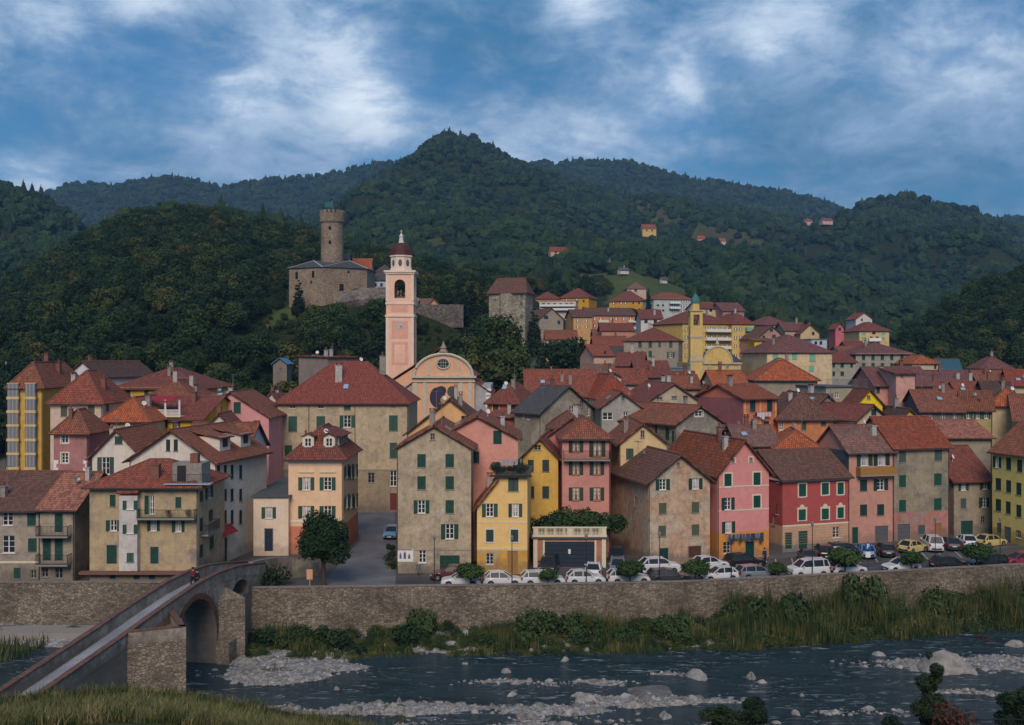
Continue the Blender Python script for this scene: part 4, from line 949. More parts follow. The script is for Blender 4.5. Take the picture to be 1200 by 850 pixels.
mb=MB(); mb.box(0,.45,-.08,0,0,3.3); mb.box(hgar.Wd-.45,hgar.Wd,-.08,0,0,3.3); mb.box(1.05,1.25,-.06,0,0,3.0); mb.box(hgar.Wd-1.25,hgar.Wd-1.05,-.06,0,0,3.0); mb.build('pilaster',CREAM,hgar.root)
mb=MB(); mb.box(hgar.Wd*.5-.15,hgar.Wd*.5+.12,.02,.03,1.5,2.0); mb.build('notice',WHITE,hgar.root)
# ================================================================ roofs of the old town behind the front row
def M(label,A,B,e,roof,ap,D,c,rm,wins=(),dirt=.5,c2=None,**k):
    nm='m_%d_%d_%d'%tuple(int(x*100) for x in c)
    w=plaster(nm+('p' if c2 else ''),c,dirt,c2,.56,len(MC)%17)
    return H(label,A,B,e,roof,ap,D,w,rm,wins,**k)
cream=(.56,.46,.30); stoneg=(.32,.28,.22); greyg=(.33,.33,.30); pinkw=(.56,.29,.24); yel=(.62,.42,.12); white=(.64,.60,.55); ora=(.60,.30,.12); red_=(.42,.12,.08)
M('small red house with yellow window frames right of the church',(571,160),(607,158),471,'hip',449,9,red_,T_maroon,[(581,479,7,14,'c','F',BROWN,flat('yellow_trim',(.62,.42,.12))),(601,479,7,14,'c','F',BROWN,flat('yellow_trim',(.62,.42,.12))),(603,496,6,9,'c','F',BROWN)])
M('low brick red outhouse with flat tiles below the red and yellow house',(572,150),(608,149),488,'sb',480,6,red_,T_rust,[(586,494,6,6,'s')],chim=1,junk=0)
M('long house with wide maroon roof and white left gable behind the slate roof',(617,168),(700,168),463,'gx',433,15,white,T_red,[(612,455,2,6,'g','L')],chim=2)
M('house with vivid orange-red hipped roof right of the long maroon roof',(700,162),(744,163),466,'hip',438,14,cream,tile('vivid',(.36,.075,.04),.2),[],chim=1)
M('grey stone barn with blue slate gabled roof',(632,143),(697,150),483,'gy',452,5.5,stoneg,T_slate,[(682,466,4,8,'s'),(670,480,5,8,'g'),(684,482,7,11,'g'),(690,482,4,11,'g'),(619,487,4,9,'g','L'),(613,486,2,8,'g','L')],.7,(.42,.38,.31),chim=1)
M('low shed under a brown roof in front of the slate barn',(645,137),(690,137),500,'hip',482,8,greyg,T_brown,[],chim=1,junk=.2)
M('grey gabled house with tiny attic opening and glazed veranda',(704,140),(752,140),476,'gy',459,12,(.38,.37,.33),T_rust,[(730,467,4,5,'s'),(712,488,12,8,'g'),(733,487,6,9,'g')],chim=0)
M('cream gabled house with long brown-red roof and two skylights',(757,151),(822,152),471,'gy',449,17,(.50,.43,.31),T_maroon,[(773,467,7,3,'s'),(790,466,6,3,'s')],.6,None,chim=2,junk=.5)
h=M('grey stone house with rust roof, blue-grey left wall and pale attic grille',(791,130),(846,134),496,'gy',475,13,(.31,.28,.225),T_rust,[(819,485,9,6,'g','F',None,CREAM),(769,500,3,13,'c','L'),(776,507,2,8,'s','L'),(782,509,4.5,14,'c','L'),(789,512,3,14,'c','L')],.8,(.42,.38,.32),chim=1)
M('tiny grey gabled house with orange-red roof behind the stone house',(822,167),(846,167),460,'gy',448,10,greyg,T_red,[(832,457,3,4,'s')],chim=0)
h=M('orange-red house with tall green shutters, laundry and mauve left gable',(871,140),(911,143),466.5,'gx',450,10,(.62,.20,.11),tile('clay_red',(.34,.10,.05),.25),[(882,475,6.5,15,'c'),(902,475,6.5,15,'c'),(882,496,6,5,'c'),(898,496,6,5,'c'),(847,475,2.5,10,'c','L'),(855,475,2.5,10,'c','L')],sm=GREEN,chim=1,junk=.2)
mb=MB(); mb.box(-.03,-.004,.02,9.98,0,h.zel-.1); mb.build('side_render',PL('mauve',(.30,.11,.12),.4,None,.5,50),h.root)
for x in (873,891,909): s,_,_=h.loc('F',x,475); mb=MB(); mb.box(s-.12,s+.12,-.03,-.0,h.zel-5.2,h.zel); mb.build('pilaster',flat('yellow_trim',(.62,.42,.12)),h.root)
HL1=h
M('long low orange-walled house under a broad dull brown roof',(912,141.5),(978,141),490,'hip',459,15,(.62,.24,.11),T_purple if False else T_brown,[(942,498,6,12,'c'),(965,495,6,8,'c'),(915,499,5,10,'g')],chim=1,junk=.4,inset=3)
M('barn with bright orange hipped roof and small dark skylight in mid town',(885,166),(958,165),444,'hip',420,14,stoneg,T_orange,[],chim=1)
M('cream villa with two tone facade, balcony and pale green shutters under a purple-brown roof',(899,205),(975,206),412,'hip',393,17,(.66,.50,.30),T_purple,[(909,418,7,8,'c','F',PALEG),(931,417,6,8,'c','F',PALEG),(952,419,7,9,'c','F',PALEG),(951,432,6,7,'c','F',PALEG),(918,432,6,6,'c','F',PALEG)],far=False,chim=1,gutter=False,junk=0)
M('small house with orange roof and rounded cream gable below the yellow church',(838,162),(876,162),452,'gx',434,12,cream,T_orange,[],chim=1)
M('house with domed orange tile hipped roof behind the crimson house',(908,129),(962,128),523,'hip',502,11,stoneg,T_orange,[],chim=0,base=0)
h=M('house with pinkish brown roof and blue skylight behind the candy pink house',(866,131),(912,131),521,'gx',498,11,stoneg,T_pink,[],chim=2,base=0,junk=1)
M('stone gabled house with brown roof and grey window behind the broad brown roof',(955,147),(982,149),476,'gy',462,9,stoneg,T_brown,[(965,473,5,7,'g')],.7)
h=M('greenish stone house with railed flat roof terrace',(968,156),(1003,157),454,'flat',None,10,(.36,.35,.25),SLATEG,[(981,463,4,7,'g'),(975,464,3,5,'s')],chim=0)
mb=MB()
for i in range(32): mb.bar((i*h.Wd/31,-.1,h.zel+.18),(i*h.Wd/31,-.1,h.zel+1.2),.03)
mb.bar((0,-.1,h.zel+1.2),(h.Wd,-.1,h.zel+1.2),.06); mb.build('railing',STEEL,h.root)
M('bright yellow gabled house among the roofs',(1004,150),(1034,150),472,'gy',456,10,(.78,.58,.02),T_maroon,[(1018,466,4,5,'s')],.2,chim=0)
M('cream gabled house with maroon roof and single green shutter',(1003,138),(1040,141),491,'gy',474,16,(.60,.48,.32),T_maroon,[(1024,482,6,8,'c')],chim=0)
M('tiny yellow gable under a dark brown roof',(1057,142),(1075,142),487,'gy',479,9,(.66,.40,.05),T_dark,[],chim=1,junk=0)
h=M('long salmon pink building with brown roof and raised pink attic block',(1026,165),(1093,165),451,'gx',430,12,(.62,.31,.25),T_purple,[(1023+6,457,4,8,'c'),(1067,471,4,7,'c'),(1050,470,3,7,'s')],chim=2)
M('pink attic block on the long salmon building',(1050,161.5),(1073,161.5),437,'sb',431,7,(.60,.34,.28),T_maroon,[(1057,441,3,3,'s')],base=11,chim=0,junk=0)
M('long grey-stone building with purple hipped roof and five green windows',(1003,216),(1070,216),414,'hip',402,14,(.33,.32,.27),T_purple,[(x,419,4,6,'c') for x in (1012,1023,1034,1045,1057)]+[(x,428,4,5,'c') for x in (1012,1023,1034,1045)],far=False,chim=1,junk=0,gutter=False)
M('grey house with dull red roof attached left of the long stone building',(974,212),(1003,213),424,'gx',413,10,(.36,.35,.29),T_maroon,[(977,427,3,6,'c'),(987,427,4,6,'c'),(998,427,3,6,'c'),(977,438,3,5,'c'),(987,438,4,5,'c')],far=False,chim=0,junk=0,gutter=False)
M('cream house with vivid orange roof behind the long salmon building',(1069,207),(1101,207),425,'hip',416,10,cream,T_orange,[(1096,430,3,5,'g')],chim=0)
M('house with mottled brown roof and shady upper windows at right of mid town',(1080,150),(1128,149),481,'gx',457,14,(.16,.15,.14),T_rust,[(1090,487,5,8,'g'),(1105,488,5,8,'g'),(1119,488,4,9,'g')],chim=1,junk=1)
M('house with orange-brown roof and yellow top floor at right of mid town',(1128,149.5),(1163,148),480,'gx',458,14,(.40,.32,.14),tile('orange_brown',(.30,.10,.045),.5),[(1135,487,4,8,'o'),(1146,487,4,8,'o'),(1156,487,4,8,'o')],chim=1,junk=1)
M('long house with dusty brown roof below the dark wooded slope',(1098,184),(1150,184),451,'gx',434,13,stoneg,T_purple,[],chim=2)
M('row house with rust roof right of the long dusty roof',(1150,182),(1186,181),452,'gx',434,13,stoneg,T_rust,[],chim=1)
M('house with bright red roof at the far right edge',(1184,178),(1230,176),451,'gx',433,13,cream,tile('vivid',(.36,.075,.04),.2),[],chim=1)
M('house with orange-red roof in front of the long dusty roof',(1095,170),(1128,170),459,'gx',447,11,stoneg,T_red,[],chim=1)
M('house with red roof and pale chimney behind the mottled brown roof',(1124,168),(1160,167),463,'gx',447,11,stoneg,T_red,[],chim=2)
M('house with dark shaded roof and white dormer near the right edge',(1158,163),(1190,162),466,'gx',446,12,stoneg,T_dark,[],chim=2)
M('house with vivid orange hipped roof and satellite dish near the right edge',(1160,152),(1200,150),474,'hip',453,12,cream,T_orange,[],chim=1,junk=1)
M('house with wide rust roof cut off by the right edge below the orange hipped roof',(1190,145),(1240,143),492,'gx',462,14,cream,T_rust,[],chim=1,junk=1)
M('house with pale pinkish tile roof behind the grey-green house',(1108,138),(1162,138),512,'gx',492,12,stoneg,T_terra,[],chim=0,junk=.3,base=0)
M('pale house with brown roof standing alone before the dark slope',(1150,222),(1186,221),431,'hip',418,10,(.56,.44,.27),T_purple,[(1160,434,4,4,'g'),(1175,434,4,4,'g')],chim=1)
M('shed with blue-green metal roof at the foot of the dark slope',(1100,215),(1126,214),434,'gx',421,8,greyg,flat('bluegreen_metal',(.03,.09,.12),.5),[],chim=0,junk=0)
# between church and palazzo row / upper middle
M('house with plain red roof and white twin dormer in upper mid town',(722,176),(758,176),449,'gx',432,12,cream,T_red,[],chim=1)
M('cottage with brownish pink roof left of the white twin dormer',(680,180),(716,179),441,'gx',427,11,(.40,.34,.28),T_pink,[],chim=1)
M('white twin windowed attic house on the slope of red roofs',(713,172),(728,172),441,'gy',437,6,white,T_red,[(717,443,2.5,5,'g'),(723,443,2.5,5,'g')],chim=0,junk=0)
M('pink cottage with orange-red roof beside the big dark tree',(696,205),(718,206),416,'gx',404,9,(.62,.38,.30),T_red,[(709,413,2,3,'s')],chim=0)
M('house with dark maroon roof and small arched grey gable',(722,196),(752,195),428,'gx',413,12,stoneg,T_maroon,[],chim=1)
M('house with dark brown-red roof below the big grey stone house',(748,180),(786,180),441,'gx',423,13,stoneg,T_maroon,[],chim=2)
M('low building with flat blue sheet roof beside the yellow church',(770,200),(808,199),432,'flat',None,9,stoneg,BLUE,[],chim=0)
M('house with maroon roof below the blue sheet roof',(782,185),(810,184),448,'gx',435,9,stoneg,T_maroon,[],chim=0)
M('house with mixed rust and brown roof left of the tiny grey gable',(785,170),(820,170),454,'gx',439,9,stoneg,T_rust,[],chim=2)
M('big grey stone house with maroon hipped roof and two rows of green shutters',(731,236),(795,233),398.5,'hip',384,13,(.36,.30,.235),T_maroon,[(750,404,4,7,'c'),(762,404,4,7,'c'),(750,415,4,7,'o'),(762,415,4,7,'c'),(786,404,4,7,'c','F',GREY),(790,404,4,7,'c','F',GREY),(786,416,4,7,'o'),(773,404,3,6,'c','F',GREY)],far=False,chim=1,junk=0,gutter=False)
# yellow apartment block
ybl=(.66,.44,.13)
h=M('long yellow apartment block with many balconies and blank left wall',(800,276),(858,283),378,'hip',364,15,ybl,T_maroon,grid((804,),(386,396,406,417),3,5,'o')+grid((828,834,840,846,852),(386,396,406,417),3.2,5,'o')+[(808,y,3,5,'g') for y in (386,396,406)],chim=2)
for y in (389,399,409,420): balcony(h,826,856,y,1.2,solid=WHITE,rh_=.8)
h=M('right wing of yellow apartments with a stack of green-screened balconies',(858,281),(884,283),379,'hip',368,13,(.68,.48,.17),T_maroon,grid((862,868),(386,396,406,417),3,4,'o'),chim=1)
for y in (388,395,402,409,416): balcony(h,873,881,y,1.2,solid=PALEG,rh_=1.0)
# yellow church
YC=PL('church_yellow',(.66,.46,.16),.4,(.50,.40,.25),.6,51)
ch=empty('church',(gx(808,215),215,6),0,label='yellow baroque church with round pediment and slim green-capped bell tower',cat='church')
s_=215/F
def cz_(py): return zz(py,215)-6
mb=MB(); mb.box(0,11.0,0,16,0,cz_(425)); mb.build('nave',YC,ch)
mb=MB(); roof_slab(mb,[(2.6,-.3,cz_(424)),(11.3,-.3,cz_(424)),(9.8,6,cz_(412)),(4.2,6,cz_(412))]); mb.build('nave_roof',T_slate,ch)
n=20; cx_=6.0; rr_=3.0; vs=[(cx_+math.cos(math.pi*i/n)*rr_,z0,cz_(426)+math.sin(math.pi*i/n)*rr_*1.15) for z0 in (-.35,1.2) for i in range(n+1)]
mb=MB(); mb.add(vs,[tuple(range(n+1)),tuple(range(n+1,2*n+2))[::-1]]+[(i,n+1+i,n+2+i,i+1) for i in range(n)]); mb.build('pediment',YC,ch)
mb=MB(); mb.tube([(cx_+math.cos(math.pi*i/n)*(rr_+.08),-.3,cz_(426)+math.sin(math.pi*i/n)*(rr_*1.15+.08)) for i in range(n+1)],[.22]*(n+1),6); mb.tube([(cx_+math.cos(math.pi*i/n)*2.0,-.1,cz_(432)+math.sin(math.pi*i/n)*1.9) for i in range(n+1)],[.16]*(n+1),6)
mb.box(-.1,11.2,-.4,-.05,cz_(427),cz_(425)); [mb.box(x,x+.5,-.12,0,0,cz_(427)) for x in (2.7,5.0-.9,7.6,10.4)]; mb.build('moulding',flat('moulding',(.46,.40,.27),.9),ch)
mb=MB(); mb.lathe([(.35,cz_(407)),(.3,cz_(405)),(.45,cz_(403)),(.12,cz_(399)),(.03,cz_(392))],8,(cx_,.3,0)); mb.build('finial',flat('moulding',(.46,.40,.27)),ch)
mb=MB(); mb.box(.9,1.9,-.03,.0,cz_(438),cz_(433)); mb.build('wall_panel',WHITE,ch)
tw=MB(); x0,x1=.1,2.7; y0,y1=-.6,2.0; zb0,zb1=cz_(382),cz_(369); zt=cz_(365)
tw.box(x0,x1,y0,y1,0,zb0); 
for a,b in ((x0,x0+.65),(x1-.65,x1)):
    for c,d in ((y0,y0+.65),(y1-.65,y1)): tw.box(a,b,c,d,zb0,zb1)
tw.box(x0,x1,y0,y1,zb1,zt); tower=tw.build('bell_tower',YC,ch)
mb=MB(); mb.box(x0-.25,x1+.25,y0-.25,y1+.25,zt,zt+.25); mb.box(x0-.12,x1+.12,y0-.12,y1+.12,cz_(396),cz_(394)); mb.box(x0-.12,x1+.12,y0-.12,y1+.12,cz_(424),cz_(421)); mb.build('cornice',flat('moulding',(.46,.40,.27)),tower)
mb=MB(); c=((x0+x1)/2,(y0+y1)/2,0); mb.lathe([(.95,zt+.25),(.9,cz_(356)),(1.05,cz_(355.5))],8,c); mb.build('lantern',YC,tower)
mb=MB(); mb.lathe([(1.05,cz_(355.5)),(1.0,cz_(352)),(.6,cz_(347)),(.1,cz_(344)),(.03,cz_(341))],8,c); mb.build('cupola',flat('green_copper',(.04,.16,.15),.6),tower)
mb=MB(); mb.lathe([(.5,0),(.45,.25),(.25,.7),(.05,.9)],12,(c[0],c[1],zb0+.5)); mb.build('bell',flat('bronze',(.05,.04,.03),.4,.5,.6),tower)
# hillside apartments
oab=(.62,.33,.04)
h=M('left wing of the orange-yellow apartment block below the meadow',(627,420),(657,420),350,'hip',342,12,oab,T_maroon,grid((632,648),(354,360),3,3,'o'),chim=0)
h=M('taller right wing of the orange-yellow apartment block below the meadow',(656,420),(690,416),349,'hip',338,14,oab,T_maroon,grid((664,676),(352,361,369),3,4,'o')+grid((684,),(353,361,369),2,3,'g'),chim=1)
h=M('pale pinkish terraced flats in front of the orange-yellow block',(632,400),(675,398),353,'flat',None,10,(.62,.50,.46),CONC,grid((637,643,650,657,664,670),(357,362),3,3,'g'),chim=0)
for y in (359.5,364): balcony(h,633,674,y,1.4,solid=WHITE,rh_=.8)
h=M('orange apartment block with maroon mansard roof and white balconies',(714,420),(754,416),353,'hip',341,14,oab,T_maroon,grid((719,728,733),(355,362,369),3,4,'o')+grid((742,749),(355,363),2,3,'g'),chim=1)
M('pink roofed cream house above the orange mansard block',(735,455),(757,455),338,'hip',331,12,(.62,.42,.32),T_pink,[(745,341,3,3,'g')],chim=1)
h=M('pale blue-white apartment block with dark square windows on the hillside',(766,400),(812,404),350,'hip',343,12,(.50,.53,.50),T_rust,grid((771,777),(358,364),2.4,2.4,'g')+grid((789,800,806),(353,359,365),3,4,'o'),chim=0)
for y in (356,362): balcony(h,784,796,y,1.3,solid=WHITE,rh_=.8)
h=M('salmon block with stacked balconies and brown roof in the upper town',(690,335),(745,338),369,'gx',361,13,(.60,.26,.16),T_brown,grid((697,704,716,722,731,739),(374,382,389),3,4,'o'),chim=1)
for y in (378,386): balcony(h,700,712,y,1.4,solid=CREAM,rh_=.8); balcony(h,735,744,y,1.4,solid=CREAM,rh_=.8)
M('orange walled house with grey-brown roof left of the salmon block',(672,330),(694,331),371,'gx',363,12,(.62,.36,.16),T_brown,grid((677,687),(376,383),3,4,'o'),chim=1)
M('timber and stone house with long brown gabled roof beside the conifers',(632,310),(660,313),373,'gy',361,18,(.34,.29,.23),T_brown,[(640,372,5,4,'g'),(655,378,3,4,'s')],chim=0)
M('lower house with dull red roof under the timber and stone house',(640,285),(676,285),397,'gx',387,10,(.45,.37,.27),T_rust,[(650,402,3,4,'s')],chim=0)
M('brick red terraced house below the orange walled house',(696,300),(722,300),393,'gx',386,9,(.5,.22,.16),T_rust,[(707,398,3,5,'o')],chim=0)
M('house with rosy hipped roof left of the big grey stone house',(697,262),(735,262),405,'gx',394,13,(.5,.26,.18),T_red,[],chim=1)
M('house with grey slate roof beside the rosy hipped roof',(712,240),(732,240),416,'gx',407,9,stoneg,T_slate,[],chim=0)
M('white house with long red roof above the big grey stone house',(751,300),(776,300),373,'gx',363,12,white,T_maroon,[(757,377,4,4,'g'),(768,377,4,4,'g')],chim=1)
M('house with red roof between the salmon block and the grey stone house',(705,290),(742,290),387,'gx',379,10,(.5,.24,.17),T_maroon,[],chim=1)
M('cream house with red roof behind the yellow church tower',(821,340),(843,342),361,'gx',354,11,(.62,.5,.34),T_maroon,[(833,364,3,3,'g')],chim=0)
M('pinkish brown house with purple roof left of the wood edge',(847,335),(872,336),364,'gx',355,13,(.40,.22,.19),T_purple,[(858,368,3,3,'g')],chim=0)
M('old pink gabled house with two dark windows right of the yellow apartments',(887,272),(921,274),396,'gy',382,15,(.46,.26,.21),T_brown,[(904,387,3.5,4,'s'),(907,395,4,5,'s'),(895,395,3,3,'g')],chim=0)
M('lower yellow house in front of the old pink gabled house',(884,262),(906,262),399,'sb',396,7,(.66,.44,.05),T_rust,[(895,403,4,4,'s'),(890,410,4,3,'s')],chim=0)
M('house with purple-red hipped roof above the old pink gable',(893,310),(925,312),380,'hip',371,12,(.4,.28,.22),T_purple,[],chim=0)
M('row house with brown roof right of the old pink gable',(920,290),(946,290),387,'gx',378,12,(.45,.36,.27),T_purple,[],chim=1)
M('cream end house with maroon roof and white verge near the wood',(938,285),(960,285),390,'gy',380,16,(.60,.46,.26),T_maroon,[(953,391,3,4,'g')],chim=1)
M('flat roofed pale blue-white hut behind the cream villa',(951,250),(969,251),398,'flat',None,8,(.50,.55,.62),STEEL,grid((956,962),(402,),3,4,'g'),chim=0)
M('small tower-like raspberry pink house in the wood',(979,300),(989,300),384,'gy',378,6,(.60,.16,.18),T_red,[(984,386,3,4,'g')],chim=0)
h=M('peach villa with maroon hipped roof and a white central balcony below the wood',(1007,262),(1042,262),387,'hip',378,12,(.66,.44,.22),T_maroon,[(1012,391,4,4,'c','F',PALEG),(1035,391,4,4,'c','F',PALEG),(1024,390,4,4,'g'),(1012,397,4,4,'c','F',PALEG),(1035,397,4,4,'c','F',PALEG),(1021,397,3,5,'g'),(1028,397,3,5,'g')],chim=0)
balcony(h,1017,1031,400,1.2,solid=WHITE,rh_=.8)
M('white house with red roof just above the peach villa',(1003,300),(1022,300),373,'gy',366,9,white,T_red,[(1010,375,2,3,'g')],chim=1)
M('house with dark red roof left of the peach villa',(996,240),(1016,240),409,'gx',400,9,(.5,.3,.24),T_maroon,[],chim=0)
M('small house with pink roof edge below the peach villa',(985,235),(1012,235),412,'gx',406,8,(.6,.42,.34),T_rust,[],chim=0)
# farmhouses in the hills
def farm(label,px,py,w,hh,c,rm,Y=None,typ='gx'):
    # find where the hillside crosses this line of sight
    best=None
    for Y_ in range(300,1500,6):
        if abs(ground(gx(px,Y_),Y_)-zz(py+hh*.5,Y_))<Y_*.006: best=Y_; break
    Y_=Y or best or 900
    return M(label,(px-w/2,Y_),(px+w/2,Y_+2),py,typ,py-hh*.55,w*Y_/F*.7,c,rm,[(px-w*.2,py+hh*.25,w*.12,hh*.25,'g'),(px+w*.2,py+hh*.25,w*.12,hh*.25,'g')],chim=1,base=zz(py+hh*1.3,Y_))
farm('yellow farmhouse with red roof high on the mountain clearing',761,268,16,9,(.70,.48,.14),T_red)
farm('salmon farmhouse with red roof on the slope left of the meadow',655,294,19,8,(.66,.42,.28),T_red)
farm('small cream cottage on the brown hillside field, left one of two',822,279,8,5,(.6,.42,.3),T_orange)
farm('small pale cottage on the brown hillside field, right one of two',847,282,7,5,(.6,.5,.42),T_orange)
farm('pink-roofed cottage high on the right slope, left of its pair',948,259,8,4,(.6,.4,.36),T_red)
farm('long pink-roofed cottage high on the right slope, right of its pair',970,258,12,4,(.6,.42,.36),T_red)
farm('white cabin on the meadow edge above the mansard block',732,316,10,4,white,SLATEG)
farm('little white cabin at the right end of the meadow',779,327,6,4,white,SLATEG)
farm('lone rust roofed farmhouse in the wood at the far left',46,316,15,6,(.5,.28,.16),T_orange,Y=520)
farm('small grey house on the meadow edge below the salmon farmhouse',713,309,10,6,stoneg,T_brown)
# ================================================================ landmarks: campanile, big church, castle
S_cas=stone('castle',(.31,.235,.17),2.4,.3,.65); S_wall=stone('embankment',(.215,.18,.14),3.0,.4,.5,1.7); S_old=stone('old',(.34,.30,.23),1.3,.3,.6)
PK=PL('tower_pink',(.80,.50,.36),.25,None,.5,60); PKP=PL('tower_panel',(.70,.37,.27),.25,None,.5,61); PC=PL('tower_cream',(.74,.60,.48),.25,None,.5,62)
def campanile():
    Y=196; x0=gx(452.5,Y); W_=32*Y/F; c=empty('bell_tower',(x0+W_/2,Y+W_/2,3),0,label='tall pink campanile with open belfry, clock and maroon dome',cat='bell tower')
    Z=lambda py: zz(py,Y)-3; h=W_/2
    mb=MB(); mb.box(-h,h,-h,h,0,Z(372)); mb.box(-h,h,-h,h,Z(372),Z(353)); 
    # belfry with arched openings
    zb,zt=Z(353),Z(320); pw=.33*W_
    n=10; zo0,zo1=Z(349.5),Z(334)
    for face in range(4):
        q=MB(); pts=[(-h,zb),(h,zb),(h,zt),(-h,zt)]; hole=[(-.2*W_,zo0),(.2*W_,zo0)]+[(math.cos(math.pi*i/n)*.2*W_,zo1+math.sin(math.pi*i/n)*.2*W_) for i in range(n+1)]
        P_=[Vector(p) for p in pts+hole]; e=[(0,1),(1,2),(2,3),(3,0)]+[(4+i,4+(i+1)%len(hole)) for i in range(len(hole))]
        V,_,T=geometry.delaunay_2d_cdt(P_,e,[],1,1e-5)[:3]
        ca,sa=math.cos(face*math.pi/2),math.sin(face*math.pi/2)
        f3=lambda u,z,d:(ca*u-sa*(-h+d),sa*u+ca*(-h+d),z)
        for t in T:
            g_=(V[t[0]]+V[t[1]]+V[t[2]])/3
            if abs(g_.x)<.2*W_ and zo0<g_.y and (g_.y<zo1 or (g_.x**2+(g_.y-zo1)**2)<(.198*W_)**2): continue
            mb.add([f3(V[i].x,V[i].y,0) for i in t],[(0,1,2)])
        for i in range(len(hole)):
            a,b=hole[i],hole[(i+1)%len(hole)]; mb.add([f3(*a,0),f3(*b,0),f3(*b,.6),f3(*a,.6)],[(0,1,2,3)])
    mb.add([(-h,-h,zt),(h,-h,zt),(h,h,zt),(-h,h,zt)],[(0,1,2,3)])
    sh=mb.build('shaft',PK,c)
    mb=MB()
    for py0,py1,o in ((319.5,317,.42),(321.5,319.5,.22),(357,354.5,.14),(371.5,369,.2)): mb.box(-h-o,h+o,-h-o,h+o,Z(py0),Z(py1))
    for s in (-1,1):   # corner pilasters
        for t in (-1,1):
            a,b=sorted((s*h,s*(h-.5))); d,e=sorted((t*h,t*(h-.5))); mb.box(a-.06 if s<0 else a,b if s<0 else b+.06,d-.06 if t<0 else d,e if t<0 else e+.06,0,Z(372))
            mb.box(a-.06 if s<0 else a,b if s<0 else b+.06,d-.06 if t<0 else d,e if t<0 else e+.06,Z(353),Z(321))
    mb.build('cornice',PC,c)
    mb=MB()
    for a in range(4):
        ca,sa=math.cos(a*math.pi/2),math.sin(a*math.pi/2)
        for (u0,u1,p0,p1) in ((-.6*h,.6*h,397,376),(-.6*h,.6*h,428,401),(-.62*h,.62*h,366,357)):
            vs=[(u,-h-.03,z) for u,z in ((u0,Z(p0)),(u1,Z(p0)),(u1,Z(p1)),(u0,Z(p1)))]; mb.add([(ca*x-sa*y,sa*x+ca*y,z) for x,y,z in vs],[(0,1,2,3)])
    mb.build('panel',PKP,c)
    for (p0,p1,w_) in ((425,404,.38),(394,379,.0)):
        if w_: mb=MB(); mb.box(-w_*h,w_*h,-h-.05,-h-.035,Z(p0),Z(p1)); mb.build('inner_panel',PK,c)
    n=24; mb=MB(); zc=Z(381.5); mb.add([(0,-h-.06,zc)]+[(math.cos(6.283*i/n)*.75,-h-.06,zc+math.sin(6.283*i/n)*.75) for i in range(n)],[(0,1+i,1+(i+1)%n) for i in range(n)]); k=mb.build('clock_face',flat('dial',(.50,.47,.43),.8),c)
    mb=MB(); mb.bar((0,-h-.09,zc),(.22,-h-.09,zc-.42),.07); mb.bar((0,-h-.09,zc),(.5,-h-.09,zc-.35),.05)
    for i in range(12): a=6.283*i/12; mb.bar((math.cos(a)*.6,-h-.08,zc+math.sin(a)*.6),(math.cos(a)*.7,-h-.08,zc+math.sin(a)*.7),.05)
    mb.build('clock_hands',DARKM,k)
    # octagonal drum
    mb=MB(); z0,z1=Z(317),Z(298.5); r=.40*W_; mb.lathe([(r*1.06,z0),(r*1.06,z0+.5),(r,z0+.5),(r,z1-.3),(r*1.1,z1-.25),(r*1.1,z1)],8,(0,0,0)); dr=mb.build('drum',PC,c,rz=R(22.5))
    mb=MB()
    for a in range(8):
        an=R(-90+45*a); d=Vector((math.cos(an),math.sin(an),0)); t=Vector((-d.y,d.x,0)); ce=d*(r*.925+.02)+Vector((0,0,(z0+z1)/2)); mb.add([ce+t*math.cos(6.283*i/12)*.38+Vector((0,0,math.sin(6.283*i/12)*.7)) for i in range(12)],[tuple(range(12))])
    mb.build('drum_window',flat('oval_dark',(.10,.08,.08),.6),c)
    mb=MB(); mb.lathe([(r*1.08,z1),(r*1.06,Z(296)),(r*1.0,Z(291.5)),(r*.8,Z(287)),(r*.45,Z(283.5)),(.5,Z(283))],8,(0,0,0)); mb.build('dome',flat('dome_maroon',(.085,.022,.024),.7,var=.3),c,rz=R(22.5))
    mb=MB(); mb.lathe([(.6,Z(283.5)),(.45,Z(281)),(.36,Z(276)),(.5,Z(275.4)),(.15,Z(272.5)),(.09,Z(271))],10,(0,0,0)); mb.bar((0,0,Z(271.5)),(0,0,Z(267.5)),.09); mb.bar((-.25,0,Z(269)),(.25,0,Z(269)),.09); mb.build('lantern',flat('stone_white',(.62,.58,.52),.8),c)
    mb=MB(); mb.lathe([(.75,0),(.7,.35),(.5,.6),(.38,1.3),(.1,1.6)],14,(0,0,Z(346.5))); mb.bar((0,0,Z(340)),(0,0,Z(331)),.12); mb.bar((-h,0,Z(335)),(h,0,Z(335)),.2); mb.build('bell',flat('bronze',(.05,.04,.03)),c)
campanile()
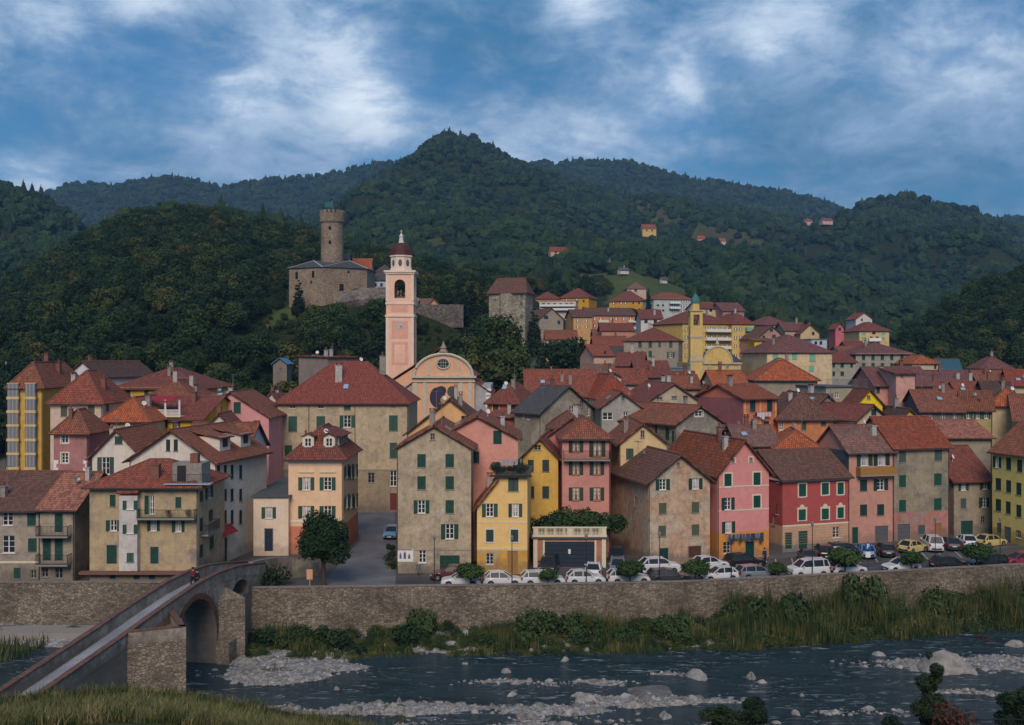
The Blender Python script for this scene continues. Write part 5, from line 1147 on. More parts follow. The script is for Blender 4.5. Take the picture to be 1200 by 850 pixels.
def big_church():
    Y=180; Z=lambda py: zz(py,Y); x0=gx(483,Y); x1=gx(556,Y); Wd=x1-x0
    c=empty('church',(x0,Y,0),0,label='salmon church front with curved gable, grey side walls and painted dark medallion',cat='church')
    SA=PL('church_salmon',(.70,.40,.24),.3,None,.5,63); WG=PL('church_grey',(.40,.41,.42),.5,None,.5,64); TR=flat('church_trim',(.52,.50,.42),.9,var=.25)
    mb=MB(); mb.box(0,Wd,0,1.2,0,Z(443)); mb.build('facade',SA,c)
    n=24; R_=Wd*.47; cx=Wd/2; zc=Z(441); H_=Z(415)-zc
    arc=[(cx+math.cos(math.pi*i/n)*R_,zc+math.sin(math.pi*i/n)*H_) for i in range(n+1)]
    mb=MB(); vs=[(x,0,z) for x,z in arc]+[(x,1.0,z) for x,z in arc]; mb.add(vs,[tuple(range(n+1))[::-1],tuple(range(n+1,2*n+2))]+[(i,i+1,n+2+i,n+1+i) for i in range(n)]); mb.build('curved_gable',SA,c)
    mb=MB(); mb.tube([(x,-.1,z) for x,z in arc],[.28]*(n+1),6); mb.box(-.35,Wd+.35,-.5,-.02,Z(443),Z(440.5)); mb.box(-.15,Wd+.15,-.25,-.02,Z(448),Z(446.5))
    for px in (487,498,540,551): x=(px-483)/73*Wd; mb.box(x-.3,x+.3,-.14,-.0,0,Z(448))
    for px in (502,537): x=(px-483)/73*Wd; mb.box(x-.18,x+.18,-.08,-.0,Z(440),Z(424))
    mb.build('moulding',TR,c)
    mb=MB(); m_=16; zw=Z(427); mb.add([(cx+math.cos(math.pi*2*i/m_)*1.05,-.06,zw+math.sin(math.pi*2*i/m_)*(.95 if math.sin(math.pi*2*i/m_)>0 else .75)) for i in range(m_)],[tuple(range(m_))[::-1]]); w=mb.build('window',GLASS,c)
    mb=MB(); mb.tube([(cx+math.cos(math.pi*2*i/m_)*1.15,-.08,zw+math.sin(math.pi*2*i/m_)*(1.05 if math.sin(math.pi*2*i/m_)>0 else .85)) for i in range(m_+1)],[.16]*(m_+1),6); [mb.bar((cx+q,-.09,zw-.7),(cx+q,-.09,zw+.9),.06) for q in (-.4,0,.4)]; [mb.bar((cx-1,-.09,zw+q),(cx+1,-.09,zw+q),.06) for q in (-.3,.3)]; mb.build('window_frame',TR,w)
    mb=MB(); mb.lathe([(.55,Z(416)),(.55,Z(413)),(.8,Z(412.5)),(.45,Z(409)),(.6,Z(408)),(.25,Z(404)),(.05,Z(400))],8,(cx,.3,0)); mb.build('finial',flat('finial_stone',(.30,.23,.18),.9),c)
    # dark weathered painting, generic patch shapes
    mb=MB()
    def blob(cx_,cz_,rx,rz,y,seed,mi): 
        k=22; mb.add([(cx_+math.cos(6.283*i/k)*rx*(1+.12*noise.noise(Vector((i*.7,seed,0)))),y,cz_+math.sin(6.283*i/k)*rz*(1+.12*noise.noise(Vector((seed,i*.7,0))))) for i in range(k)],[tuple(range(k))[::-1]],mi)
    s=Wd/73
    blob((512.5-483)*s,Z(466),9*s,12*s,-.03,1,0); blob((517-483)*s,Z(458),6*s,5.5*s,-.034,2,0); blob((530-483)*s,Z(459),6*s,6.5*s,-.038,3,2); blob((521-483)*s,Z(469),5*s,5*s,-.042,4,1)
    mb.build('wall_painting',[flat('paint_dark',(.055,.045,.075),.9,var=.5),flat('paint_tan',(.50,.27,.08),.9,var=.3),flat('paint_olive',(.09,.10,.075),.9,var=.5)],c)
    # nave behind with long roof, lower aisles
    mb=MB(); mb.box(.6,Wd-.6,1.2,26,0,Z(440)); mb.box(-2.6,.6,1.5,24,0,Z(452)); mb.box(Wd-.6,Wd+2.9,1.5,24,0,Z(452)); 
    for s0,s1,za,zb in ((-2.6,.6,Z(462),Z(446)),(Wd+2.9,Wd-.6,Z(460),Z(444))): mb.add([(s0,1.0,0),(s1,1.0,0),(s1,1.0,zb),(s0,1.0,za)],[(0,1,2,3)])
    mb.build('nave',WG,c); mb=MB(); mb.add([(-3.9,3.3,Z(475)),(0,3.3,Z(475)),(cx-.9,3.3,Z(412)),(-3.9,3.3,Z(448))],[(0,1,2,3)]); mb.box(-3.9,.55,3.31,11,0,Z(449)); mb.build('side_wall',SA,c)
    mb=MB(); za,zb=Z(441),Z(418); 
    roof_slab(mb,[(-.2,27,za),(-.2,1.3,za),(cx,1.3,zb),(cx,27,zb)]); roof_slab(mb,[(Wd+.2,1.3,za),(Wd+.2,27,za),(cx,27,zb),(cx,1.3,zb)])
    roof_slab(mb,[(-4.3,12,Z(446)),(-4.3,3,Z(446)),(cx-.9,3,Z(408)),(cx-.9,12,Z(408))]); roof_slab(mb,[(Wd+.4,3,Z(446)),(Wd+.4,12,Z(446)),(cx-.9,12,Z(408)),(cx-.9,3,Z(408))]); roof_slab(mb,[(-3.2,25,Z(464)),(-3.2,.7,Z(464)),(.7,.7,Z(444)),(.7,25,Z(444))]); roof_slab(mb,[(Wd+3.4,.7,Z(462)),(Wd+3.4,25,Z(462)),(Wd-.7,25,Z(443)),(Wd-.7,.7,Z(443))])
    mb.build('nave_roof',T_red,c)
    mb=MB(); X=Wd+2.9; [mb.box(X-.9,X+.1,.93,.99,Z(478)+i*.75,Z(478)+.4+i*.75) for i in range(5)]; mb.build('broken_edge',WHITE,c)
big_church()
def castle():
    Y=300; f=lambda px: gx(px,Y)
    c=empty('castle',(f(384),Y,36),0,label='stone castle keep with crenellated round tower on the wooded hill',cat='castle')
    ox,oz=f(384),36; Z=lambda py: zz(py,Y)-oz; X=lambda px: f(px)-ox
    DK=flat('slit_dark',(.012,.012,.012),1)
    # polygonal wall body
    foot=[(X(337),2),(X(380),-2.5),(X(428),3.5),(X(431),16),(X(345),16)]
    zt=Z(314); n=len(foot); mb=MB(); mb.add([(x,y,-9) for x,y in foot]+[(x,y,zt) for x,y in foot],[(i,(i+1)%n,n+(i+1)%n,n+i) for i in range(n)]+[tuple(range(n,2*n))]); body=mb.build('wall',S_cas,c)
    mb=MB()
    def onseg(i,t,z0,z1,w): 
        a=Vector((*foot[i],0)); b=Vector((*foot[i+1],0)); d=(b-a).normalized(); nn=Vector((d.y,-d.x,0)); p=a+(b-a)*t+nn*.04; mb.add([p-d*w/2+Vector((0,0,z0)),p+d*w/2+Vector((0,0,z0)),p+d*w/2+Vector((0,0,z1)),p-d*w/2+Vector((0,0,z1))],[(0,1,2,3)])
    onseg(0,.23,Z(327),Z(318.5),.9); onseg(0,.72,Z(326),Z(318),.9); onseg(0,.66,Z(333),Z(329),.5); onseg(1,.42,Z(341),Z(333),1.3); onseg(1,.58,Z(320),Z(317),.6)
    mb.build('window',DK,c)
    apex=[(X(362),7,Z(303)),(X(405),7,Z(303))]; mb=MB(); e=[(x*1.03,y-.4 if y<5 else y+.4,zt+.05) for x,y in foot]
    roof_slab(mb,[e[0],e[1],apex[0]]); roof_slab(mb,[e[1],apex[1],apex[0]]) if False else mb.add([e[1],apex[1],apex[0]],[(0,1,2)],0,[[(0,0),(8,0),(4,6)]]); roof_slab(mb,[e[1],e[2],apex[1]]); roof_slab(mb,[e[2],e[3],apex[1]]); roof_slab(mb,[e[3],e[4],apex[0],apex[1]]); roof_slab(mb,[e[4],e[0],apex[0]])
    ro=mb.build('roof',T_slate,c)
    mb=MB(); mb.bar(e[1],apex[0],.35,.2); mb.bar(e[0],apex[0],.22,.15); mb.bar(e[1],apex[1],.15,.15); mb.bar(e[2],apex[1],.3,.2); mb.build('flashing',flat('lead_flashing',(.42,.42,.44),.5,.5),ro)
    tw=empty('x') if False else None
    tx,ty,r0,r1=X(384),7.5,3.55,3.3; zt2=Z(247)
    mb=MB(); mb.lathe([(r0,-9),(r1+.05,Z(259)),(r1+.45,Z(256.5)),(r1+.45,zt2),(r1-.2,zt2),(r1-.2,zt2-1)],32,(tx,ty,0)); t=mb.build('tower',S_cas,c)
    mb=MB()
    for i in range(18):
        a0=2*math.pi*(i)/18; a1=a0+2*math.pi/18*.55; q=[]
        for r in (r1+.46,r1-.1):
            for a in (a0,a1): q.append((tx+math.cos(a)*r,ty+math.sin(a)*r))
        z0,z1=zt2-.02,zt2+1.0; vs=[(x,y,z) for z in (z0,z1) for x,y in (q[0],q[1],q[3],q[2])]; mb.add(vs,[(0,1,5,4),(1,2,6,5),(2,3,7,6),(3,0,4,7),(4,5,6,7)])
    mb.build('merlon',S_cas,t)
    mb=MB(); 
    for py in (265,282): mb.box(tx-.45,tx+.3,ty-r1-.3,ty-r1+.5,Z(py+2),Z(py-1.6))
    mb.build('tower_window',DK,t)
    mb=MB(); mb.bar((tx,ty,zt2-1),(tx,ty,zt2+4),.12,n=6); p=mb.build('flagpole',STEEL,t)
    mb=MB(); k=8; vs=[]; 
    for j in (0,1):
        for i in range(k+1): vs.append((tx-2.2*i/k,ty+.15*math.sin(i*1.2),zt2+2.4+1.4*j-.3*i/k))
    mb.add(vs,[(i,i+1,k+2+i,k+1+i) for i in range(k)]); mb.build('flag',flat('flag_green_blue',(.03,.14,.15),.7),p)
castle()
def cbox(label,name,cat,X0,X1,Y,py0,py1,D,mat,roof=None): pass
# squat stone tower house
Y=262; hh=H('squat pale stone watchtower house with brown hipped roof among the trees',(573,Y),(616,Y-2.5),343,'hip',326,8,S_old,T_brown,[(580,352,2,3,'s'),(611,347,3,5,'s'),(611,356,3,5,'s'),(611,371,3,5,'s')],base=26,chim=0,junk=0,far=False,inset=1.2,name='watchtower',cat='tower')
mb=MB(); mb.lathe([(2.5,0),(2.35,hh.zel-.35)],20,(4.7,1.4,0)); mb.build('round_bastion',S_old,hh.root)
# castle curtain wall
mb=MB(); a,b=gx(485,292),gx(543,278); mb.add([(a,292,zz(384,292)),(b,278,zz(384,278)),(b,278,zz(357,278)),(a,292,zz(357,292)),(a,293.2,zz(384,292)),(b,279.2,zz(384,278)),(b,279.2,zz(357,278)),(a,293.2,zz(357,292))],[(0,1,2,3),(7,6,5,4),(3,2,6,7),(0,3,7,4),(1,5,6,2)])
o=mb.build('curtain_wall',stone('rampart',(.20,.17,.145),1.3,.4,.5)); tag(o,'dark stone curtain wall on the hill between campanile and watchtower','wall')
mb=MB(); mb.tube([(gx(398,296),296,zz(357,296)),(gx(425,293),293,zz(352,293)),(gx(452,294),294,zz(350,294)),(gx(490,294),294,zz(360,294))],[3.2,3.6,3.4,2.6],8); o=mb.build('terrace_wall',stone('rampart',(.20,.17,.145),1.3,.4,.5)); tag(o,'rounded rubble retaining bank below the castle, left of the campanile','wall')
M('white house with orange roof right beside the castle tower',(404,322),(433,322),315,'gx',303,10,(.62,.60,.60),T_orange,[(417,318,5,4,'g'),(428,318,4,4,'g')],chim=0)
M('grey slate roofed block attached to the castle tower',(397,318),(408,318),303,'gx',297,6,stoneg,T_slate,[],chim=0)
M('long blue-white house with purple-grey roof left of the campanile',(427,316),(455,316),328,'gx',321,9,(.52,.58,.68),T_slate,[(x,334,3,4,'g') for x in (433,440,447)]+[(x,341,3,4,'g') for x in (433,440,447)],chim=0,base=30)
M('pale house with purple-grey hipped roof behind the blue-white house',(437,330),(462,330),320,'hip',311,9,(.55,.52,.48),T_slate,[(443,323,3,2,'s'),(451,323,3,2,'s')],chim=0,base=30)
M('low house with pinkish roof and orange gable behind the curtain wall',(486,300),(505,300),356,'gx',350,7,(.56,.40,.30),T_pink,[],chim=0,base=34)
M('small orange gable beside the campanile behind the curtain wall',(503,299),(514,299),356,'gy',350,7,(.60,.36,.18),T_rust,[],chim=0,base=34)
# huts on the slope
M('ruined stone hut with blue tarpaulin roof below the castle',(320,215),(336,215),425,'gy',419,5,(.24,.20,.17),BLUE,[(329,433,2.5,4,'s')],chim=0,far=False,junk=0,gutter=False)
M('small stone hut with brown roof on the slope left of the castle',(293,270),(311,270),387,'gx',381,6,(.20,.16,.13),T_brown,[],chim=0)
M('grey stone house with red chimney caps behind the palazzo roof',(350,182),(384,178),428,'sr',418,8,(.24,.20,.18),T_red,[],chim=2,base=2)
M('tiny white gabled shed left of the palazzo',(311,158),(325,158),468,'gy',459,6,white,T_red,[],chim=1,base=0)
M('low brick red roof left of the pink gabled house',(245,150),(268,150),468,'gx',461,6,stoneg,T_rust,[],chim=0,base=0)
# ================================================================ street, embankment, river
WL=kf({-700:101,0:101,215:101,290:98.3,600:99.6,800:101,1000:105,1200:109.6,1900:122})   # distance of the embankment face
def wallpt(px): y=WL(px); return Vector((gx(px,y),y))
def asphalt(name,c,sp=.25):
    m,nt,b=newmat(name,.9,.2); g=NG(nt); p=g.pos(); n=g.noise(p,.25,6,.6); f=g.noise(p,9,4,.7)
    col=g.mix(g.ramp(n,[(.35,0),(.7,1)]),sc(c,.75),sc(c,1.3)); col=g.mix(1.0,col,g.ramp(f,[(.3,1-sp),(.7,1+sp)]),'MULTIPLY')
    g.l(col,b.inputs['Base Color']); g.bump(f,b,.3,.02); return m
def sheet(name,pts,z,mat,label=None,kind='structure'):
    mb=MB(); mb.add([(p[0],p[1],z) for p in pts],[tuple(range(len(pts)))]); o=mb.build(name,mat); tag(o,label,kind=kind); return o
A_road=asphalt('asphalt',(.062,.062,.066)); A_pave=asphalt('paving',(.105,.10,.10)); A_dirt=asphalt('street_ground',(.085,.08,.075))
wp=[wallpt(px) for px in (-700,-300,0,215,290,600,800,1000,1200,1500,1900)]
sheet('ground',[(p.x,p.y+.3) for p in wp]+[(wp[-1].x+40,215),(-190,215)],.0,A_dirt)
road=[wallpt(px) for px in range(440,1701,60)]
sheet('road',[(p.x,p.y+.9) for p in road]+[(p.x,p.y+6.6) for p in road[::-1]],.006,A_road)
mb=MB()      # pavement along the house fronts, with a kerb
for a,b in zip(road,road[1:]):
    q=[(a.x,a.y+11.4),(b.x,b.y+11.4),(b.x,b.y+13.2),(a.x,a.y+13.2)]
    if a.x>5: mb.add([(*p,.012) for p in q]+[(*p,.13) for p in q],[(4,5,6,7),(0,1,5,4),(1,2,6,5),(2,3,7,6),(3,0,4,7)])
mb.build('pavement',A_pave); tag(bpy.data.objects['pavement'],kind='structure')
sheet('square',[(gx(388,108),100.8),(gx(462,100),100.9),(gx(464,108),108),(gx(463,150),150),(gx(405,150),150),(gx(423,128),128)],.010,asphalt('square_paving',(.125,.13,.145),.35))
mb=MB()
def mark(px0,y0,px1,y1,w=.1):
    a=Vector((gx(px0,y0),y0,.0)); b=Vector((gx(px1,y1),y1,.0)); d=(b-a).normalized(); n=Vector((-d.y,d.x,0))*w/2; mb.add([(a-n)+Vector((0,0,.014)),(b-n)+Vector((0,0,.014)),(b+n)+Vector((0,0,.014)),(a+n)+Vector((0,0,.014))],[(0,1,2,3)])
for px in range(880,1200,21):
    p=wallpt(px); y0=p.y+7.3; x=p.x+.9; X1=x+1.0; a=Vector((x,y0)); b=Vector((X1,y0+4.4)); mark(600+F*a.x/a.y,a.y,600+F*b.x/b.y,b.y,.12)
for px in range(480,880,24):
    p=wallpt(px); mark(px,p.y+3.0,600+F*p.x/(p.y+.9),p.y+.9)
mb.build('road_marking',flat('road_paint',(.45,.45,.44),.8,var=.4)); tag(bpy.data.objects['road_marking'],kind='structure')
# embankment wall
mb=MB(); cp=MB(); dense=[]
for i in range(-700,1901,20): dense.append(wallpt(i))
lft=[p for p in dense if p.x<wallpt(262).x]+[wallpt(264)]; rgt=[wallpt(294)]+[p for p in dense if p.x>wallpt(297).x]
def embank(pts,ztop,label):
    mb=MB(); cp=MB()
    for a,b in zip(pts,pts[1:]):
        mb.add([(a.x,a.y-.5,-6),(b.x,b.y-.5,-6),(b.x,b.y,ztop),(a.x,a.y,ztop),(b.x,b.y+.45,ztop),(a.x,a.y+.45,ztop),(b.x,b.y+.45,-.3),(a.x,a.y+.45,-.3)],[(0,1,2,3),(3,2,4,5),(5,4,6,7)])
        cp.add([(a.x,a.y-.06,ztop),(b.x,b.y-.06,ztop),(b.x,b.y+.5,ztop),(a.x,a.y+.5,ztop),(a.x,a.y-.06,ztop+.1),(b.x,b.y-.06,ztop+.1),(b.x,b.y+.5,ztop+.1),(a.x,a.y+.5,ztop+.1)],[(4,5,6,7),(0,1,5,4),(3,7,6,2)])
    e=empty('embankment_wall',(0,0,0),label=label,cat='wall'); mb.build('wall',S_wall,e); cp.build('coping',flat('coping',(.24,.21,.19),.9,var=.4),e)
embank(lft,.45,'stone embankment wall left of the old bridge, below the two river houses')
embank(rgt,.5,'long stone embankment wall right of the old bridge, below the parked cars')
mb=MB(); a,b=wallpt(-300),wallpt(230); mb.box(a.x,b.x,a.y-3.4,a.y-.45,-6,-3.7); o=mb.build('ledge',CONC); tag(o,'pale concrete ledge at the foot of the left embankment wall','ledge')
# river bed + water
def bedz(X,Y):
    px=600+F*X/max(Y,40); w=WL(px) if Y>40 else 101
    n=noise.fractal(Vector((X*.11,Y*.22,4)),.8,2,4)
    d=w-Y            # distance out from the wall
    bank=-3.6-1.5*min(1,max(0,(d-1.5)/6)) if d>0 else -3.4
    z=min(bank,-4.0) if d>2 else bank
    # gravel bars and shallows
    bar=0
    for cx_,cy_,rx,ry,h in ((-20,89,8,5.0,1.0),(-6,79,17,2.0,.72),(3,85.6,10,1.5,.85),(0,75,24,2.8,.8),(46,91,16,3.6,.95),(12,81,11,1.9,.8),(62,89,16,4.5,.95),(22,84.5,5,.9,.62),(25,78.5,7,1.2,.62),(38,83,5,.7,.6),(12,88,4,.8,.5),(-12,82.5,7,.8,.6)):
        q=((X-cx_)/rx)**2+((Y-cy_)/ry)**2
        if q<1.6: bar=max(bar,h*(1-q/1.6))
    z=z+bar+n*.42-.16
    if Y<68: z+=(68-Y)*.25
    return z
xs=np.arange(-95,110,.75); ys=np.arange(56,116,.6); vs=[(x,y,bedz(x,y)) for y in ys for x in xs]; n=len(xs)
m,nt,b=newmat('riverbed',.9,.25); g=NG(nt); p=g.pos()
v=g.n('ShaderNodeTexVoronoi'); v.inputs['Scale'].default_value=3.2; g.l(p,v.inputs['Vector']); v2=g.n('ShaderNodeTexVoronoi'); v2.inputs['Scale'].default_value=8; g.l(p,v2.inputs['Vector'])
s1=g.n('ShaderNodeSeparateColor'); g.l(v.outputs['Color'],s1.inputs[0]); s2=g.n('ShaderNodeSeparateColor'); g.l(v2.outputs['Color'],s2.inputs[0])
col=g.mix(.5,g.ramp(s1.outputs[0],[(0,(.09,.09,.085)),(.6,(.22,.215,.21)),(1,(.42,.41,.40))]),g.ramp(s2.outputs[0],[(0,(.09,.09,.085)),(1,(.36,.35,.34))]))
sp=g.n('ShaderNodeSeparateXYZ'); g.l(p,sp.inputs[0]); gr=g.noise(p,.35,5,.6)
veg=g.math('MULTIPLY',g.ramp(sp.outputs[1],[(0,0),(1,1)]) if False else g.math('GREATER_THAN',sp.outputs[2],-4.25),g.ramp(gr,[(.42,0),(.55,1)]))
col=g.mix(g.math('MULTIPLY',veg,.85),col,(.05,.055,.025)); g.l(col,b.inputs['Base Color']); g.bump(v.outputs['Distance'],b,.9,.15)
me=bpy.data.meshes.new('riverbed'); me.from_pydata(vs,[],[(j*n+i,j*n+i+1,(j+1)*n+i+1,(j+1)*n+i) for j in range(len(ys)-1) for i in range(n-1)]); me.materials.append(m); tag(link('riverbed',me),kind='structure')
WZ=-4.62
m,nt,b=newmat('river_water',.12,.5); g=NG(nt); p=g.pos(); b.inputs['IOR'].default_value=1.33
w1=g.noise(g.map(p,sc=(.55,2.0,1)),.9,8,.66,1.2); w2=g.noise(g.map(p,sc=(.5,1.5,1)),5,4,.6)
rap=g.noise(g.map(p,sc=(.35,1.0,1),loc=(3,7,0)),.30,5,.6,.5); rp=g.ramp(rap,[(.42,.15),(.62,1)])
g.bump(g.math('ADD',g.math('MULTIPLY',w1,rp),g.math('MULTIPLY',w2,.35)),b,1.0,1.1)
foam=g.math('MULTIPLY',g.ramp(w1,[(.56,0),(.66,1)]),g.ramp(rap,[(.43,0),(.56,1)])); g.l(g.mix(foam,(.015,.042,.058),(.45,.51,.56)),b.inputs['Base Color']); g.l(g.ramp(foam,[(0,.16),(1,.7)]),b.inputs['Roughness'])
sheet('river',[(-400,40),(400,40),(400,120),(-400,120)],WZ,m)
sheet('valley_floor',[(-900,-60),(900,-60),(900,130),(-900,130)],-7.5,A_dirt)
# rocks
def rock_mesh(seed,flat_=.6):
    bm=bmesh.new(); bmesh.ops.create_icosphere(bm,subdivisions=3,radius=1)
    for v in bm.verts:
        d=v.co.normalized(); k=1+.45*noise.noise(d*1.1+Vector((seed,2,0)))+.2*noise.noise(d*2.9+Vector((0,seed,0)))+.07*noise.noise(d*8)
        q=d*k
        for a in ((1,.3,.5),(-.4,.9,.6),(.2,-.8,.7),(-.9,-.4,.5)):      # broken faces
            a=Vector(a).normalized(); t=q.dot(a); lim=.72+.12*math.sin(seed*3+a.x*7)
            if t>lim: q-=a*(t-lim)*.85
        v.co=Vector((q.x,q.y*.8,q.z*flat_))
    me=bpy.data.meshes.new('rock'); bm.to_mesh(me); bm.free(); me.materials.append(ROCK); return me
m,nt,b=newmat('rock_pale',.9,.2); g=NG(nt); p=g.pos(); n_=g.noise(p,1.3,7,.65); oi=g.n('ShaderNodeObjectInfo')
c_=g.mix(g.ramp(n_,[(.3,0),(.7,1)]),(.11,.105,.10),(.35,.335,.315)); c_=g.mix(1.0,c_,g.ramp(oi.outputs['Random'],[(0,.55),(1,1.25)]),'MULTIPLY'); g.l(c_,b.inputs['Base Color']); g.bump(n_,b,.6,.1); ROCK=m
rocks=[rock_mesh(i*3.1+1,.5+.1*(i%3)) for i in range(6)]
def boulder(label,px,py,wpx,hpx=None,k=0,name='boulder'):
    Y=(CH-WZ)*F/(py-HY); o=link(name,rocks[k%6]); s=wpx*Y/F/2; o.location=(gx(px,Y),Y,WZ-.1); o.scale=(s,s*.8,(hpx or wpx*.45)*Y/F*1.7); o.rotation_euler=(0,0,(k*1.3)%6.28); tag(o,label,'rock'); return o
B_=[('largest pale boulder on the right bank below the reeds',1107,786,64,30),('long pale limestone slab in midstream',760,815,92,9),('pale slab beside the long midstream slab, left and nearer',690,822,32,9),('whitish rock breaking the water left of the dark shrub at the bottom',668,837,18,10),
 ('pale rock at the right end of the midstream slab group',816,793,40,9),('rock at the left tip of the gravel bar in midstream',593,788,14,6),('small white rock standing in the near shallows at left',468,822,12,8),('low flat rock in the dark upstream water below the reeds',545,778,12,3),('pair-like split rock in dark water left of the reeds edge',662,774,14,5),
 ('grey rock by the water at the foot of the bridge pier',360,772,22,6),('pale angular stone at the tip of the gravel spit beside the bridge',378,785,16,6),('bright rock in the riffle right of the midstream slab',880,795,18,8),('second bright rock in the riffle, nearer the bank',893,800,14,6),('flat pale rock low in the right shallows',940,815,12,4),('rusty stone in the water above the dark bottom shrub',932,837,14,6),
 ('rock touching the large right boulder on its left',1068,778,22,9),('rock touching the large right boulder on its right',1140,789,18,6),('pale stone near the right edge by the gravel',1190,757,26,7),('small rock in the middle of the riffle under the parked cars',720,800,14,5),('round stone at the left end of the near gravel',395,808,12,5),
 ('low rock near the bottom between the gravel bars',600,815,16,5),('squarish rock at the bottom edge left of centre',428,838,10,6),('broad low rock in the lower shallows right of centre',742,828,30,7),('wet dark rock by the near bank below the midstream slab',780,840,24,7),('pale lump on the gravel bar right of the reeds foot',1030,768,18,7)]
for i,(la,px,py,w,hh) in enumerate(B_): boulder(la,px,py,w,hh,i)
rnd=random.Random(9); pts=[]
while len(pts)<9000:
    X=rnd.uniform(-42,70); Y=rnd.uniform(71,98); z=bedz(X,Y)
    if z<WZ-.34: continue
    if z>-4.1 and rnd.random()<.8: continue
    pts.append((X,Y,z+.02,min(.62,.09/(rnd.random()**.5+.12))))
scatter('river_stones','pale stones and cobbles strewn over the gravel bars of the river',pts,rocks[:4],3)
# ================================================================ reeds, bushes, grass
def blades(name,label,pts,mat,seed,wid=.05,lean=.35,n=3):
    """pts: x,y,z,height,count"""
    r=random.Random(seed); mb=MB()
    for (x,y,z,h,c) in pts:
        for _ in range(c):
            bx=x+r.gauss(0,.28); by=y+r.gauss(0,.28); a=r.random()*6.28; l=lean*h*r.uniform(.2,1.2); hh=h*r.uniform(.55,1.12); w=wid*r.uniform(.6,1.4)
            d=Vector((math.cos(a),math.sin(a),0)); t=Vector((-d.y,d.x,0))*w; b0=Vector((bx,by,z-.1)); m1=b0+d*l*.3+Vector((0,0,hh*.55)); tp=b0+d*l+Vector((0,0,hh))
            mb.add([b0-t,b0+t,m1+t*.8,m1-t*.8,tp],[(0,1,2,3),(3,2,4)])
    o=mb.build(name,mat); tag(o,label,kind='stuff'); return o
rnd=random.Random(21); rp_=[]
def reed_h(px):
    return float(np.interp(px,[285,330,420,440,560,600,660,720,800,850,930,1000,1060,1200,1300],[1.2,1.8,1.2,.9,1.3,2.6,2.2,2.4,2.2,3.6,4.3,4.2,3.6,3.6,3.6]))
for _ in range(4300):
    px=rnd.uniform(286,1330); w=WL(px); d=rnd.uniform(.8,7.4 if px>600 else 6.0); Y=w-d; X=gx(px,Y)
    if noise.noise(Vector((X*.22,Y*.35,3)))<(-.02 if px>830 else .12): continue
    h=reed_h(px)*(.8+.9*abs(noise.noise(Vector((X*.6,Y*.8,9)))))*(1.05-.07*d)*(.75+.5*noise.noise(Vector((X*.25,Y*.4,0)))+.2)
    rp_.append((X,Y,bedz(X,Y),max(.5,h),10))
blades('reeds','tall olive reeds and grasses on the river bank below the embankment wall',rp_,L_reed,4,.055,.3)
rp_=[(rnd.uniform(-75,-45),rnd.uniform(91,98.2),-4.8,rnd.uniform(.8,1.6),8) for _ in range(500)]+[(x:=rnd.uniform(-26,-8),y:=rnd.uniform(73,77.5),bedz(x,y),rnd.uniform(.3,.9),6) for _ in range(130)]
blades('bank_grass','low green grass on the banks left of the bridge and on the near gravel',rp_,L_reed,5,.05,.3)
def bush_mesh(seed,mat,n=1500,leaf=.3,r=1.5):
    rr=random.Random(seed); L=[(rr.uniform(-.7,.7)*r,rr.uniform(-.5,.5)*r,rr.uniform(.3,.9)*r,r*rr.uniform(.45,.7)) for _ in range(7)]
    return crown_mesh('foliage',mat,seed,L,n,leaf,.85)
L_bush=leafmat('bush',[(.012,.030,.012),(.022,.048,.016),(.040,.068,.022),(.060,.085,.03)],mscale=.9)
bushes=[bush_mesh(i+40,L_bush,1500,.26) for i in range(3)]; twigs=trunk_mesh('stem',bark,1.3,.06,3,6,.7)
def bush(label,px,Y,z,s,k=0,sz=1,name='bush',cat='bush',me=None,group=None):
    e=empty(name,(gx(px,Y),Y,z),k*1.1,label=label,cat=cat,group=group); e.scale=(s,s,s*sz); link('stem',twigs,e); link('foliage',me or bushes[k%3],e); return e
for i,(la,px,d,s,sz) in enumerate([('dark bush at the wall foot just right of the bridge pier',308,3,1.3,1),('rounded bush right of the bridge pier bush',345,4,1.3,1.1),('bush near the small drain stone under the square',385,4.5,1.5,1),('bush under the square, left of the drain hole',415,5,1.0,.8),
   ('spreading bush below the stone house',480,3.2,1.5,1.0),('dark bush climbing the wall below the garage door of the stone house',497,1.6,1.3,1.3),('low bush below the pale yellow house',560,4,1.1,.8),('tall bush against the wall below the pale yellow house',620,2.6,1.7,1.35),('bush below the brick garage, left one of two',655,3,1.7,1.2),('bush below the brick garage, right one of two',690,3.8,1.5,1.2),
   ('olive bush below the alley of parked cars',735,4,1.4,1),('bush below the weathered salmon house',790,3.4,1.6,1.1),('tall dark bush below the candy pink house',868,2.4,1.8,1.4),('bush at the reeds under the crimson house',930,3,1.9,1.4),('tall grey-green bush against the wall below the crimson house',1008,1.8,2.0,1.7),('bush in the reeds under the yellow corner house',1110,3,1.9,1.2),('rusty low bush at the right bank beside the gravel',1157,10.5,1.2,.7)]):
    w=WL(px); Y=w-d; bush(la,px,Y,bedz(gx(px,Y),Y)-.1,s*.74,i,sz,me=None if 'rusty' not in la else bush_mesh(77,L_red,1200,.2))
bush('shrub with reddish tips beside the bridge landing under the big tree',318,101.5,.0,1.25,3)
up=[]
while len(up)<900:
    px=rnd.uniform(290,1330); w=WL(px); d_=rnd.uniform(.7,6.8); Y=w-d_; X=gx(px,Y)
    up.append((X,Y,bedz(X,Y)-.2,rnd.uniform(.35,.85)*(1.35 if px>840 else .9 if px>580 else .7)*(1.05-.06*d_)))
scatter('undergrowth','tangled shrubs and brambles among the reeds below the embankment',up,[bush_mesh(120,L_bush,1300,.2),bush_mesh(121,L_reed,1300,.2),bush_mesh(122,L_reed,1300,.22)],8)
